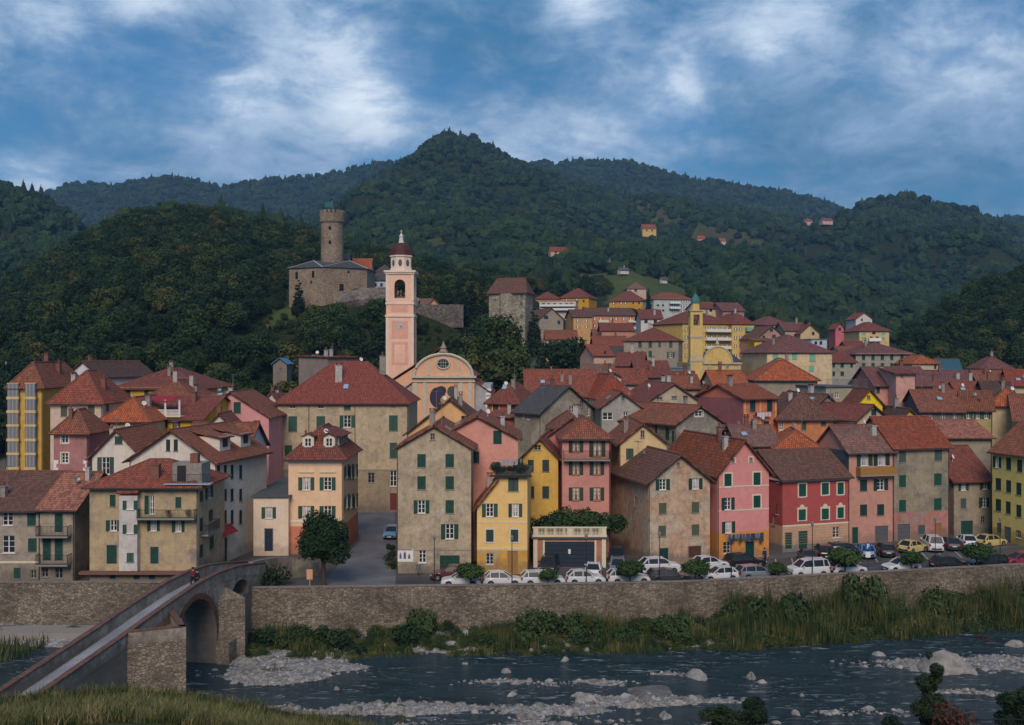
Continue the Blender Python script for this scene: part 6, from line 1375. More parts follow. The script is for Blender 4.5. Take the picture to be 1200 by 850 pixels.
# near hillside under the camera
def nearz(X,Y):
    px=600+F*X/max(Y,20)
    e=float(np.interp(px,[-300,0,60,130,200,260,330,400,500,1200,1500],[6.6,6.0,6.3,6.5,6.4,6.0,5.4,4.9,4.3,4.1,4.1]))
    if Y<48: return e+(48-Y)/48*(21.2-e)
    if Y<50: return e
    return max(-7.5,e-(Y-50)*1.05)
xs=np.arange(-70,75,1.5); ys=np.arange(-20,66,1.0); n=len(xs)
vs=[(x,y,nearz(x,y)+.25*noise.noise(Vector((x*.3,y*.3,0)))) for y in ys for x in xs]
m,nt,b=newmat('hillside_grass',.95,.1); g=NG(nt); q=g.noise(g.pos(),.6,6,.7); g.l(g.ramp(q,[(.3,(.025,.03,.012)),(.55,(.05,.055,.02)),(.75,(.09,.08,.035))]),b.inputs['Base Color'])
me=bpy.data.meshes.new('near_hillside'); me.from_pydata(vs,[],[(j*n+i,j*n+i+1,(j+1)*n+i+1,(j+1)*n+i) for j in range(len(ys)-1) for i in range(n-1)]); me.materials.append(m); me.polygons.foreach_set('use_smooth',[True]*len(me.polygons)); tag(link('near_hillside',me),kind='structure')
L_grass=leafmat('grass',[(.022,.034,.010),(.060,.075,.022),(.13,.120,.045),(.26,.21,.11)],mscale=1.1,single=True)
gp=[]
for _ in range(9500):
    px=rnd.uniform(-60,440); Y=rnd.uniform(33,50.4); X=gx(px,Y); gp.append((X,Y,nearz(X,Y),rnd.uniform(.22,.66)*(1+.5*noise.noise(Vector((X*.5,Y*.5,0)))),7))
blades('long_grass','long pale and green grass on the near hillside at the lower left',gp,L_grass,6,.016,.7)
# ================================================================ bridge
def bridge():
    a=Vector((gx(-24,63),63)); b=Vector((gx(330,109.5),109.5)); d=(b-a); L_=d.length; d/=L_; n_=Vector((-d.y,d.x)); ang=math.atan2(d.y,d.x)
    e=empty('stone_bridge',(a.x,a.y,0),ang,label='old humpbacked stone footbridge with arches, parapets and a triangular refuge',cat='bridge')
    W2=1.65
    zs=kf({-6:-1.6,0:-.65,.09*L_:-.1,.29*L_:.98,.42*L_:1.78,.53*L_:2.35,.62*L_:2.5,.7*L_:2.3,.78*L_:1.75,.88*L_:.95,L_:.15,L_+3:.1})
    def s_of(px,side=-W2):   # parameter on the right-hand face
        k=(px-600)/F; o=a+n_*side; return (k*o.y-o.x)/(d.x-k*d.y)
    arches=[]
    def arch(px0,px1,ztop,zspring): s0,s1=s_of(px0),s_of(px1); arches.append((s0,s1,ztop,zspring))
    arch(203,254,2.05,-1.9); arch(272,291,1.9,.75)
    prof=[(-6,-8)]+[(-6+ (L_+7)*i/50*1.0,0) for i in range(0)]
    top=[(s,zs(s)) for s in np.linspace(-6,L_+1,50)]
    poly=[(-6,-8),(L_+1,-8)]+top[::-1]
    holes=[]; 
    for s0,s1,zt,zs_ in arches:
        k=14; c=(s0+s1)/2; r=(s1-s0)/2; pts=[(s0,-7.5 if zs_<0 else zs_-.4),(s1,-7.5 if zs_<0 else zs_-.4)]+[(c+math.cos(math.pi*i/k)*r,zs_+math.sin(math.pi*i/k)*(zt-zs_)) for i in range(k+1)]; holes.append(pts)
    mb=MB()
    P_=[Vector(p) for p in poly]; E=[(i,(i+1)%len(poly)) for i in range(len(poly))]
    for h in holes: k=len(P_); P_+=[Vector(p) for p in h]; E+=[(k+i,k+(i+1)%len(h)) for i in range(len(h))]
    V,_,T=geometry.delaunay_2d_cdt(P_,E,[],1,1e-4)[:3]
    def inside(p):
        for (s0,s1,zt,zs_) in arches:
            c=(s0+s1)/2; r=(s1-s0)/2
            if s0<p.x<s1:
                lo=-7.5 if zs_<0 else zs_-.4
                if lo<p.y<=zs_: return True
                if p.y>zs_ and ((p.x-c)/r)**2+((p.y-zs_)/(zt-zs_))**2<.995: return True
        return False
    for y in (-W2,W2):
        for t in T:
            g_=(V[t[0]]+V[t[1]]+V[t[2]])/3
            if inside(g_): continue
            mb.add([(V[i].x,y,V[i].y) for i in t],[(0,1,2)])
    for h in holes:
        for i in range(len(h)): p,q=h[i],h[(i+1)%len(h)]; mb.add([(p[0],-W2,p[1]),(q[0],-W2,q[1]),(q[0],W2,q[1]),(p[0],W2,p[1])],[(0,1,2,3)])
    mb.build('spandrel_wall',STB,e)
    mb=MB()
    for (p,q) in zip(top,top[1:]): mb.add([(p[0],-W2,p[1]),(q[0],-W2,q[1]),(q[0],W2,q[1]),(p[0],W2,p[1])],[(0,1,2,3)])
    mb.build('deck',asphalt('bridge_deck',(.22,.235,.26),.35),e)
    for y0,y1 in ((-W2-.02,-W2+.38),(W2-.38,W2+.02)):
        mb=MB(); cp=MB(); ss=list(np.linspace(-6,L_+1,60))
        for s,t in zip(ss,ss[1:]):
            z0,z1=zs(s),zs(t); mb.add([(s,y0,z0-.02),(t,y0,z1-.02),(t,y1,z1-.02),(s,y1,z0-.02),(s,y0,z0+.95),(t,y0,z1+.95),(t,y1,z1+.95),(s,y1,z0+.95)],[(0,1,5,4),(2,3,7,6),(4,5,6,7)])
            cp.add([(s,y0-.05,z0+.95),(t,y0-.05,z1+.95),(t,y1+.05,z1+.95),(s,y1+.05,z0+.95),(s,y0-.05,z0+1.07),(t,y0-.05,z1+1.07),(t,y1+.05,z1+1.07),(s,y1+.05,z0+1.07)],[(0,1,5,4),(2,3,7,6),(4,5,6,7)])
        w=mb.build('parapet',STP,e); cp.build('coping',flat('brick_coping',(.16,.085,.065),.9,var=.5),w)
    for (s0,s1,zt,zs_) in arches[:1]:
        c=(s0+s1)/2; r=(s1-s0)/2; mb=MB(); k=26
        for i in range(k):
            a0=math.pi*i/k+.01; a1=math.pi*(i+1)/k-.01
            q=[(c+math.cos(t)*rr,zs_+math.sin(t)*(hh)) for t,rr,hh in ((a0,r,zt-zs_),(a1,r,zt-zs_),(a1,r+.5,zt-zs_+.5),(a0,r+.5,zt-zs_+.5))]
            mb.add([(x,-W2-.05,z) for x,z in q]+[(x,-W2+.1,z) for x,z in q],[(0,1,2,3),(0,1,5,4),(2,3,7,6),(1,2,6,5),(3,0,4,7)])
        mb.build('arch_ring',flat('brick_ring',(.18,.085,.06),.9,var=.6),e)
    # pier with pointed cutwater
    p0=s_of(255)+.1; p1=s_of(271)+.4; mb=MB(); zt=1.0; f_=[(p0,-W2+.05),((p0+p1)/2,-W2-1.9),(p1,-W2+.05)]; mb.add([(x,y,-8) for x,y in f_]+[(x,y,zt) for x,y in f_]+[((p0+p1)/2,-W2+.02,zt+.9)],[(0,1,4,3),(1,2,5,4),(3,4,6),(4,5,6)]); mb.box(p0-.5,p1+.4,-W2-1.3,-W2-.01,-8,-2.6); mb.build('cutwater',STO,e)
    # triangular refuge on top of the big near cutwater
    r0=s_of(149); r1=s_of(204); tw=Vector((gx(218,78.2),78.2))-a; tip=(tw.dot(d),tw.dot(n_)); zt=1.15
    f_=[(r0,-W2+.02),tip,(r1,-W2+.02)]; mb=MB(); mb.add([(x,y,-8) for x,y in f_]+[(x,y,zt) for x,y in f_],[(0,1,4,3),(1,2,5,4),(3,4,5)]); bt=mb.build('bastion',STO,e)
    for w_,z0,z1,m_,nm in ((.38,zt,zt+.92,STP,'parapet'),(.5,zt+.92,zt+1.03,flat('brick_coping',(.16,.085,.065)),'coping')):
        mb=MB(); 
        for p,q in ((f_[0],f_[1]),(f_[1],f_[2])):
            p=Vector(p); q=Vector(q); t=(q-p).normalized(); nn=Vector((-t.y,t.x)); A_=[p+nn*0.0-t*0,q,q+nn*w_,p+nn*w_] ; mb.add([(v.x,v.y,z0) for v in A_]+[(v.x,v.y,z1) for v in A_],[(0,1,5,4),(1,2,6,5),(2,3,7,6),(3,0,4,7),(4,5,6,7)])
        mb.build(nm,m_,bt)
    return e,a,d,n_,zs,L_
STB=PL('bridge_render',(.40,.345,.275),1.0,(.22,.185,.15),.52,70); STP=PL('bridge_parapet',(.40,.355,.30),1.0,(.24,.205,.17),.52,71); STO=stone('bridge_stone',(.27,.225,.175),3.2,.35,.45,1.6)
BR,Ba,Bd,Bn,Bz,BL=bridge()
# landing wall in front of the big tree
lp=[(gx(px,Y),Y,z) for px,Y,z in ((296,98.6,2.9),(310,101.2,2.65),(325,103.4,2.4),(342,105,2.0),(358,106,1.6),(374,106.6,1.2))]
e=empty('landing_parapet',(0,0,0),label='curved parapet leading from the bridge end to the big round tree',cat='wall'); mb=MB(); cp=MB()
for p,q in zip(lp,lp[1:]):
    p=Vector(p); q=Vector(q); t=(q-p); t.z=0; t.normalize(); nn=Vector((-t.y,t.x,0))
    for m_,w_,za,zb in ((mb,.36,None,0),(cp,.46,0,.12)):
        lo=lambda v,k: Vector((v.x,v.y,(-.3 if za is None else v.z)))+nn*k; hi=lambda v,k: v+Vector((0,0,zb))+nn*k
        m_.add([lo(p,-.05),lo(q,-.05),lo(q,w_),lo(p,w_),hi(p,-.05),hi(q,-.05),hi(q,w_),hi(p,w_)],[(0,1,5,4),(1,2,6,5),(2,3,7,6),(3,0,4,7),(4,5,6,7)])
mb.build('wall',STB,e); cp.build('coping',flat('coping',(.24,.21,.19)),e)
mb=MB(); x=gx(363,100.5); mb.box(x-.3,x+.3,100.4,100.45,.9,1.9); mb.bar((x,100.5,0),(x,100.5,1.9),.06); w=mb.build('information_board',flat('board_orange',(.62,.33,.20))); tag(w,'small pale orange information board in front of the big tree trunk','sign')
# ================================================================ trees on the quay
big_l=lobes_broad(50,2.75,7.6,20); 
BT=crown_mesh('crown',L_green,51,[(x,y,z+.35,r*1.04) for x,y,z,r in big_l],13000,.26,.95); BTR=trunk_mesh('trunk',bark,3.6,.24,9,7,1.6)
e=empty('lime_tree',(gx(379,101.5),101.5,0),label='big dense dark green round tree at the bridge end beside the square',cat='tree'); link('trunk',BTR,e); link('crown',BT,e); e.scale=(1.0,1.0,1.03)
sm=crown_mesh('crown',L_fresh,61,[(math.cos(i*2.4)*.62,math.sin(i*2.4)*.62,1.95+.22*math.sin(i*1.9),.72) for i in range(7)]+[(0,0,2.15,.9)],2300,.22,.78); smt=trunk_mesh('trunk',bark,1.7,.07,5,6,.5)
for i,(la,px,s) in enumerate([('round clipped tree in front of the green garage door of the stone house',551,1.0),('thin young tree before the white wagon by the brick garage',643,.68),('round clipped tree in front of the alley left of the salmon ruin',739,1.02),('round clipped tree at the right corner of the salmon ruin',815,1.0),('smaller yellowish clipped tree before the gap left of the crimson house',911,.72),('broad clipped tree in front of the crimson house right half',990,1.22),('clipped tree before the grey-green house',1069,.92),('broad clipped tree before the low house with the green garage',1145,1.15)]):
    Y=WL(px)+.75; e=empty('clipped_tree',(gx(px,Y),Y,0),i*1.3,label=la,cat='tree'); e.scale=(s*1.15,s*1.15,s*(.92 if s>.7 else 1)); link('trunk',smt,e); link('crown',sm,e)
for la,px,Y,z,me,s in [('very tall dark cedar right of the curtain wall on the castle hill',552,285,30,conif,1.25),('dark cedar just left of the tallest cedar on the castle hill',538,287,30,conif,1.1),('dark conifer close to the left wall of the watchtower',566,280,30,conif,1.05),('slim dark cypress between the orange mansard block and the pale block',760,392,39,cypr,1.15),('dark conifer right of the watchtower',626,262,24,conif,1.1),
   ('small dark cypress beside the purple roofed house',859,325,27,cypr,.55),('cypress left of the purple roofed house',847,322,27,cypr,.65),('broad dark tree between the brown timber house and the maroon roof',668,240,14,crowns[0],1.6),('dark tree left of the broad dark tree in upper mid town',650,246,15,crowns[2],1.25),('dark conifer hiding the lower wall of the timber house',636,240,14,conif,.9),
   ('olive green tree below the watchtower',590,240,15,crowns[1],1.15),('broad green tree right of the church roof below the watchtower',600,215,8,crowns[3],1.25),('green tree behind the church finial',560,222,10,crowns[1],1.15),('green tree on the slope right of the campanile',535,225,10,crowns[3],1.05),('dark round shrub in front of the castle wall',416,296,40,crowns[0],.42),('dark conifer at the left foot of the castle',350,293,33,conif,.95),
   ('round dark shrub between orange roofs below the cream villa',881,178,9,crowns[2],.45),('small tree in front of the pink cottage in upper mid town',709,196,9,crowns[0],.38)]:
    z=max(z,ground(gx(px,Y),Y)-.5) if me not in(cypr,) and s>.5 else z; s=s*1.25 if 530<px<612 and Y<245 else s
    e=empty('conifer_tree' if me in(conif,cypr) else 'broadleaf_tree',(gx(px,Y),Y,z),Y*.7,label=la,cat='tree'); e.scale=(s,s,s); link('trunk',trunks[0],e); link('crown',me,e)
# foreground trees at the lower right
def ragged(seed,h,k,w=1.0): 
    r=random.Random(seed); return crown_mesh('crown',L_dark2,seed,[(r.uniform(-1.3,1.3)*w*(1-i/k*.75),r.uniform(-1,1)*.9,.3+h*i/k+r.uniform(-.2,.2),r.uniform(.5,.95)*(1-.5*i/k)) for i in range(k)],7000,.17,.75)
L_dark2=leafmat('foreground',[(.006,.016,.008),(.014,.030,.012),(.028,.042,.014)],mscale=.9)
FT=[ragged(201,4.8,17),ragged(202,2.6,24,1.25),ragged(203,2.4,24,1.3)]
FTT=trunk_mesh('trunk',bark,1.6,.09,4,4,.5)
for i,(la,px,Y,pyt,pyb,me,s) in enumerate([('tall ragged tree rising in the right foreground over the river',1092,62,766,870,FT[0],1),('dark foreground treetop cut by the right edge',1196,60,806,880,FT[1],.9),('low dark shrub crown at the bottom edge, left half of a pair',845,60,824,870,FT[2],.75),('low dark shrub crown at the bottom edge, right half of a pair',882,60,820,870,FT[1],.75),('dark shrub at the bottom edge left of the tall foreground tree',1045,58,838,870,FT[2],.6)]):
    zt=zz(pyt,Y); H_=(zt-(-2)); hm=max(v.co.z for v in me.vertices); e=empty('foreground_tree',(gx(px,Y),Y,zt-hm*s),i,label=la,cat='tree'); e.scale=(s*.82 if i==0 else s,s*.82 if i==0 else s,s); link('crown',me,e); link('trunk',FTT,e)
    mb=MB(); g0=nearz(gx(px,Y),Y); mb.tube([(0,0,(g0-(zt-hm*s))/s-.5),(0,0,.5)],[.16,.12],8); mb.build('lower_trunk',bark,e)
bush('reddish autumn shrub at the bottom right beside the railing',1118,58,zz(866,58),.9,2,me=bush_mesh(78,L_red,1300,.2))
mb=MB()
for i in range(34): x=gx(1132,57)+i*.15; mb.bar((x,57,zz(856,57)),(x,57,zz(843,57)),.02)
for py in (843,852): mb.bar((gx(1132,57),57,zz(py,57)),(gx(1240,57),57,zz(py,57)),.04)
for x in (gx(1132,57),gx(1185,57)): mb.bar((x,57,nearz(x,57)-.5),(x,57,zz(842,57)),.07)
o=mb.build('railing',DARKM); tag(o,'thin dark metal railing in the bottom right corner','railing')
# ================================================================ terrace greenery
pot=MB(); pot.lathe([(.12,0),(.19,.3),(.21,.32)],10); POT=pot.mesh('pot',flat('terracotta_pot',(.30,.11,.06),.85))
def plant(label,x,y,z,s,k=0,me=None,group=None):
    e=empty('potted_plant',(x,y,z),k,label=label,cat='plant',group=group); p=link('pot',POT,e); q=link('foliage',me or bushes[k%3],e,(0,0,.25)); q.scale=(s,s,s); return e
zt=hy.zel+.18+hy.z0
for i,(la,dx,dy,s) in enumerate([('bushy plant at the left front corner of the planted roof terrace',-.3,.5,.38),('trailing plant at the terrace front, second from left',.55,.35,.3),('leafy plant at the middle of the terrace front',1.4,.4,.33),('plant at the right front corner of the planted roof terrace',2.7,.45,.42),('taller shrub at the back right of the roof terrace',2.4,2.2,.52),('shrub against the pink wall at the back left of the terrace',-.1,2.4,.45)]):
    p=hy.root.matrix_world if False else None; plant(la,hy.a.x+dx,hy.a.y+dy,zt,s,i)
mb=MB()
for i in range(27): mb.bar((-.6+i*.16,-.15,hy.zel+.18),(-.6+i*.16,-.15,hy.zel+1.1),.025)
mb.bar((-.6,-.15,hy.zel+1.1),(3.6,-.15,hy.zel+1.1),.05); mb.box(-.8,3.7,-.6,-.2,hy.zel-.02,hy.zel+.15); mb.build('railing',DARKM,hy.root)
mb=MB(); [mb.box(.4+i*.45,.75+i*.45,1.5,1.55,hy.zel+1.0,hy.zel+1.6+.1*(i%2)) for i in range(4)]; mb.bar((.2,1.52,hy.zel+1.65),(2.4,1.52,hy.zel+1.65),.02); [mb.bar((x,1.52,hy.zel+.18),(x,1.52,hy.zel+1.7),.04) for x in (.2,2.4)]; mb.build('drying_rack',flat('laundry_grey',(.30,.30,.33),.9),hy.root)
hz_=hgar.zel+.18
for i,(px,s) in enumerate([(630,.75),(645,.85),(660,1.0),(674,1.1),(688,1.15),(703,.95),(716,.8)]):
    Y=hgar.a.y+3.9; e=bush(['leftmost shrub of the hedge on the garage terrace','second shrub from the left in the garage terrace hedge','third shrub from the left in the garage terrace hedge','middle full shrub of the garage terrace hedge','tallest shrub of the garage terrace hedge, right of its middle','sixth shrub from the left in the garage terrace hedge','shrub hanging over the right end of the garage terrace'][i],px,Y,hz_-.0,s*1.15,i,1.05)
bal=h3
for i,(px,la) in enumerate([(197,'round potted shrub on the green balcony, left of the shuttered window'),(220,'round potted shrub on the green balcony, right of the shuttered window')]): Y=102.0; plant(la,gx(px,Y),Y,zz(605,102.2)+.02,.24,i,me=bush_mesh(90+i,L_mix,500,.2))
for i,(px,Y,la) in enumerate([(463,109.5,'front planter shrub along the left wall of the stone house'),(462.5,114,'second planter shrub up the square beside the stone house'),(462,119,'third planter shrub up the square beside the stone house')]): plant(la,gx(px,Y)-.5,Y,.01,.42,i)
# laundry lines
def laundry(h,px0,px1,py,cols,label,n,seed):
    r=random.Random(seed); s0,z,_=h.loc('F',px0,py); s1,_,_=h.loc('F',px1,py); o=empty('laundry_line',(0,0,0),label=label,cat='laundry'); o.location=h.root.location; o.rotation_euler=h.root.rotation_euler
    mb=MB(); mb.bar((s0,-.55,z),(s1,-.55,z),.015); mb.bar((s0,-.55,z),(s0,0,z),.03); mb.bar((s1,-.55,z),(s1,0,z),.03); mb.build('line',DARKM,o)
    x=s0+.1; i=0
    while x<s1-.3 and i<n:
        w=r.uniform(.28,.6); l=r.uniform(.45,1.1); mb=MB(); k=5
        vs=[(x+w*j/k,-.55+.04*math.sin(j*2.1+i)*q,z-l*q*(1+.04*math.sin(j))) for q in (0,.5,1) for j in range(k+1)]; mb.add(vs,[(q*(k+1)+j,q*(k+1)+j+1,(q+1)*(k+1)+j+1,(q+1)*(k+1)+j) for q in range(2) for j in range(k)]); mb.build('garment',cols[i%len(cols)],o); x+=w+.06; i+=1
F1=[flat('cloth_%d'%i,c,.95) for i,c in enumerate([(.05,.08,.16),(.03,.04,.08),(.10,.16,.26),(.04,.05,.07),(.06,.10,.20)])]
F2=[flat('cloth_l%d'%i,c,.95) for i,c in enumerate([(.05,.02,.04),(.62,.5,.62),(.60,.62,.72),(.55,.58,.70),(.66,.55,.20),(.62,.48,.62)])]
laundry(hp2,850,892,626,F1,'line of dark blue laundry across the candy pink house','' or 10,3); laundry(HL1,881,907,483.5,F2,'line of pale laundry under the green shutters of the orange-red house',6,4)
# ================================================================ street lamps & signs
def lamp(label,px,pyt,Y=None,two=False):
    Y=Y or WL(px)+.9; zt=zz(pyt,Y); e=empty('street_lamp',(gx(px,Y),Y,0),label=label,cat='street lamp')
    mb=MB(); mb.lathe([(.11,0),(.11,.5),(.05,.6),(.035,zt-.5)],8); mb.build('pole',DARKM,e)
    mb=MB(); mb.lathe([(.05,zt-.5),(.13,zt-.42),(.17,zt-.1),(.08,zt),(.03,zt+.08)],8); mb.build('lantern',flat('lamp_glass',(.20,.20,.19),.3),e)
for a in [('black street lamp in front of the tall bare stone house',509,628),('black street lamp in front of the pale yellow house',600,628),('black street lamp in front of the brick garage',687,626),('black street lamp in front of the weathered salmon house',773,624),('black street lamp beside the laundry of the candy pink house',857,626),('black street lamp in front of the grey plinth of the crimson house',952,612),('black street lamp before the grey-green house, at its left corner',1096,606),('black street lamp before the lemon yellow corner house',1172,606)]: lamp(*a)
lamp('street lamp on the slope behind the tall yellow apartment house',7,424,158)
for x,yy in ((507,349),(514,350)): lamp('thin floodlight pole left of the other, behind the curtain wall' if x==507 else 'thin floodlight pole right of the other, behind the curtain wall',x,325,300); 
for o in list(COL.objects):
    if o.get('label','').startswith('thin floodlight') : o.location.z=34; o.scale=(1,1,.28)
    if o.get('label','').startswith('street lamp on the slope'): pass
e=empty('parking_sign',(gx(1017,106.5),106.5,0),label='blue square parking sign on a pole with a white plate below',cat='sign'); mb=MB(); mb.bar((0,0,0),(0,0,3.6),.07,n=6); mb.build('pole',DARKM,e); mb=MB(); mb.box(-.32,.32,-.08,-.04,2.75,3.45); s=mb.build('panel',flat('sign_blue',(.02,.10,.34),.5),e)
mb=MB(); mb.box(-.12,-.03,-.09,-.081,2.85,3.35); mb.box(-.03,.13,-.09,-.081,3.27,3.35); mb.box(-.03,.13,-.09,-.081,3.06,3.14); mb.box(.06,.14,-.09,-.081,3.14,3.27); mb.build('letter',WHITE,s); mb=MB(); mb.box(-.26,.26,-.07,-.04,1.9,2.5); mb.build('plate',WHITE,e)
e=empty('litter_bin',(gx(490,106),106,0),label='small grey bin on a post at the foot of the stone house',cat='bin'); mb=MB(); mb.bar((0,0,0),(0,0,1.0),.07); mb.build('post',DARKM,e); mb=MB(); mb.lathe([(.2,.6),(.26,1.25),(.28,1.27)],12); mb.build('bin',STEEL,e)
# ================================================================ cars
TYRE=flat('tyre',(.012,.012,.013),.9); RIM=flat('rim',(.32,.33,.34),.35,.5,.6); CGL=flat('car_glass',(.016,.022,.028),.35,.25); HL=flat('headlight',(.50,.52,.55),.15,.8); TL=flat('taillight',(.22,.01,.01),.3,.6); PLATE=flat('number_plate',(.55,.55,.5),.5); BLK=flat('black_trim',(.015,.015,.016),.6)
def paint(n,c,metal=0): 
    k='car_'+n
    if k in MC: return MC[k]
    m,nt,b=newmat(k,.28,.5); b.inputs['Base Color'].default_value=(*c,1); b.inputs['Metallic'].default_value=metal; b.inputs['Coat Weight'].default_value=.6; b.inputs['Coat Roughness'].default_value=.08; MC[k]=m; return m
PAINT={'white':paint('white',(.58,.59,.60)),'black':paint('black',(.012,.012,.014)),'grey':paint('grey',(.06,.065,.075),.4),'silver':paint('silver',(.35,.37,.40),.6),'blue':paint('blue',(.08,.22,.40)),'navy':paint('navy',(.015,.03,.07)),'gold':paint('gold',(.52,.42,.16)),'red':paint('red',(.22,.02,.03)),'maroon':paint('maroon',(.10,.025,.03))}
# side profiles (x from nose, z), wheel positions, length
KINDS={
 'hatchback':dict(L=4.0,W=1.72,body=[(0,.35),(.02,.62),(.18,.78),(1.05,.92),(1.15,.93),(3.85,.98),(3.97,.80),(4.0,.40)],roof=[(1.10,.93),(1.85,1.42),(2.4,1.50),(3.3,1.46),(3.82,.98)],wh=(.78,3.22)),
 'estate':dict(L=4.5,W=1.78,body=[(0,.35),(.03,.62),(.2,.76),(1.2,.92),(1.3,.93),(4.35,1.0),(4.47,.80),(4.5,.40)],roof=[(1.25,.93),(2.0,1.42),(2.6,1.49),(4.0,1.44),(4.4,1.0)],wh=(.85,3.6)),
 'suv':dict(L=4.35,W=1.85,body=[(0,.45),(.02,.80),(.15,.98),(1.05,1.10),(1.15,1.11),(4.2,1.15),(4.33,.92),(4.35,.48)],roof=[(1.10,1.11),(1.75,1.62),(2.3,1.70),(3.7,1.66),(4.25,1.15)],wh=(.85,3.45)),
 'van':dict(L=4.3,W=1.82,body=[(0,.42),(.02,.80),(.12,1.0),(.75,1.12),(.85,1.13),(4.25,1.15),(4.28,.90),(4.3,.42)],roof=[(.80,1.13),(1.45,1.74),(1.9,1.84),(4.0,1.84),(4.24,1.15)],wh=(.85,3.45)),
}
def body_mesh(K,lower):
    """side profile lofted across the width with rounded shoulders and wheel arches"""
    mb=MB(); W_=K['W']/2; bd=K['body']; L_=K['L']; zb=.22
    if lower:
        st=[]; N=28
        zt=lambda x: float(np.interp(x,[p[0] for p in bd],[p[1] for p in bd]))
        xs=sorted(set([0,.03,.1,.25]+list(np.linspace(.4,L_-.4,26))+[L_-.2,L_-.08,L_-.02,L_]+[w+d for w in K['wh'] for d in (-.38,-.36,-.2,0,.2,.36,.38)]))
        for x in xs:
            e=min(x,L_-x); tp=1-.16*max(0,1-e/.45)**2; top=zt(x); b_=zb+(.12*max(0,1-e/.3))
            wz=b_
            for w in K['wh']:
                if abs(x-w)<.37: wz=max(wz,.31+math.sqrt(max(0,.37**2-(x-w)**2)))
            w_=W_*tp; sh=min(.07,(top-b_)*.2)
            st.append([(x,-w_*.97,wz),(x,-w_,(wz+top)/2 if wz<top-.1 else top-.05),(x,-w_*.97,top-sh),(x,-w_*.88,top),(x,w_*.88,top),(x,w_*.97,top-sh),(x,w_,(wz+top)/2 if wz<top-.1 else top-.05),(x,w_*.97,wz)])
        n=8; vs=[p for s in st for p in s]; fs=[]
        for i in range(len(st)-1):
            for k in range(n-1): fs.append((i*n+k,i*n+k+1,(i+1)*n+k+1,(i+1)*n+k))
        fs+=[tuple(range(n)),tuple((len(st)-1)*n+k for k in range(n))[::-1]]
        mb.add(vs,fs); mb.box(.35,L_-.35,-W_*.72,W_*.72,.2,.3)
        return mb
    return mb
def make_car_meshes(kind):
    K=KINDS[kind]; W_=K['W']/2; L_=K['L']; r=K['roof']; M_={}
    b=body_mesh(K,True); M_['body']=b.mesh('body',PAINT['white'],False)
    # roof + pillars
    mb=MB(); ti=.80; tr=.70; n=len(r)
    wf=lambda i: W_*(.90 if i in(0,n-1) else tr)
    top=[(x,z) for x,z in r[1:-1]]; m_=len(top); vs=[(x,-W_*tr,z) for x,z in top]+[(x,W_*tr,z) for x,z in top]+[(x,-W_*tr,z-.05) for x,z in top]+[(x,W_*tr,z-.05) for x,z in top]
    fs=[(i,i+1,m_+i+1,m_+i) for i in range(m_-1)]+[(i,2*m_+i,2*m_+i+1,i+1) for i in range(m_-1)]+[(m_+i,m_+i+1,3*m_+i+1,3*m_+i) for i in range(m_-1)]; mb.add(vs,fs)
    belt=r[0][1]; P0=(r[0][0],W_*.88,r[0][1]); P1=(r[1][0],W_*tr,r[1][1]); Q0=(r[-1][0],W_*.88,r[-1][1]); Q1=(r[-2][0],W_*tr,r[-2][1])
    for s in (-1,1):
        f=lambda p:(p[0],s*p[1],p[2]); mb.bar(f(P0),f(P1),.07); mb.bar(f(Q0),f(Q1),.11); 
        for x in ((r[0][0]+(r[-1][0]-r[0][0])*.46),(r[0][0]+(r[-1][0]-r[0][0])*.80)): z=float(np.interp(x,[p[0] for p in r],[p[1] for p in r])); mb.bar((x,s*W_*.885,belt),(x,s*W_*tr,z),.07)
    mb.build; M_['roof']=mb.mesh('roof',PAINT['white'])
    # glasshouse as one closed dark volume slightly inside
    g_=MB(); k=.985; vs=[]
    for s in (-1,1):
        for i,(x,z) in enumerate(r): vs.append((x,s*(wf(i)-.02),z-.03 if 0<i<n-1 else z))
    fs=[tuple(range(n))[::-1],tuple(range(n,2*n))]+[(i,i+1,n+i+1,n+i) for i in range(n-1)]; g_.add(vs,fs); M_['windows']=g_.mesh('windows',CGL)
    t=MB(); 
    pr=[(.19,-.09),(.31,-.09),(.33,-.04),(.33,.06),(.31,.09),(.19,.09)]; nn=18; vs=[(rr*math.cos(6.283*i/nn),y,rr*math.sin(6.283*i/nn)) for rr,y in pr for i in range(nn)]; t.add(vs,[(a*nn+i,a*nn+(i+1)%nn,(a+1)*nn+(i+1)%nn,(a+1)*nn+i) for a in range(len(pr)-1) for i in range(nn)]); M_['tyre']=t.mesh('tyre',TYRE)
    t=MB(); vs=[(0,-.05,0)]+[(.2*math.cos(6.283*i/nn),-.085,.2*math.sin(6.283*i/nn)) for i in range(nn)]; t.add(vs,[(0,1+i,1+(i+1)%nn) for i in range(nn)]); 
    for i in range(5): a=6.283*i/5; t.bar((0,-.09,0),(math.cos(a)*.19,-.095,math.sin(a)*.19),.05,.02)
    M_['rim']=t.mesh('rim',RIM)
    t=MB(); zb=float(np.interp(.12,[p[0] for p in K['body']],[p[1] for p in K['body']])); t.box(-.05,.14,-.19,.19,-.07,.06); M_['headlight']=t.mesh('headlight',HL); t=MB(); t.box(-.1,.04,-.1,.1,-.12,.12); M_['taillight']=t.mesh('taillight',TL)
    t=MB(); t.box(-.03,.06,-.6,.6,-.1,.08); t.box(-.03,.05,-.55,.55,-.26,-.16); M_['bumper']=t.mesh('bumper',BLK); t=MB(); t.box(-.03,.01,-.26,.26,-.06,.06); M_['plate']=t.mesh('number_plate',PLATE)
    t=MB(); t.box(-.06,.08,-.1,.1,-.06,.07); M_['mirror']=t.mesh('mirror',PAINT['white'])
    return K,M_
CK={k:make_car_meshes(k) for k in KINDS}
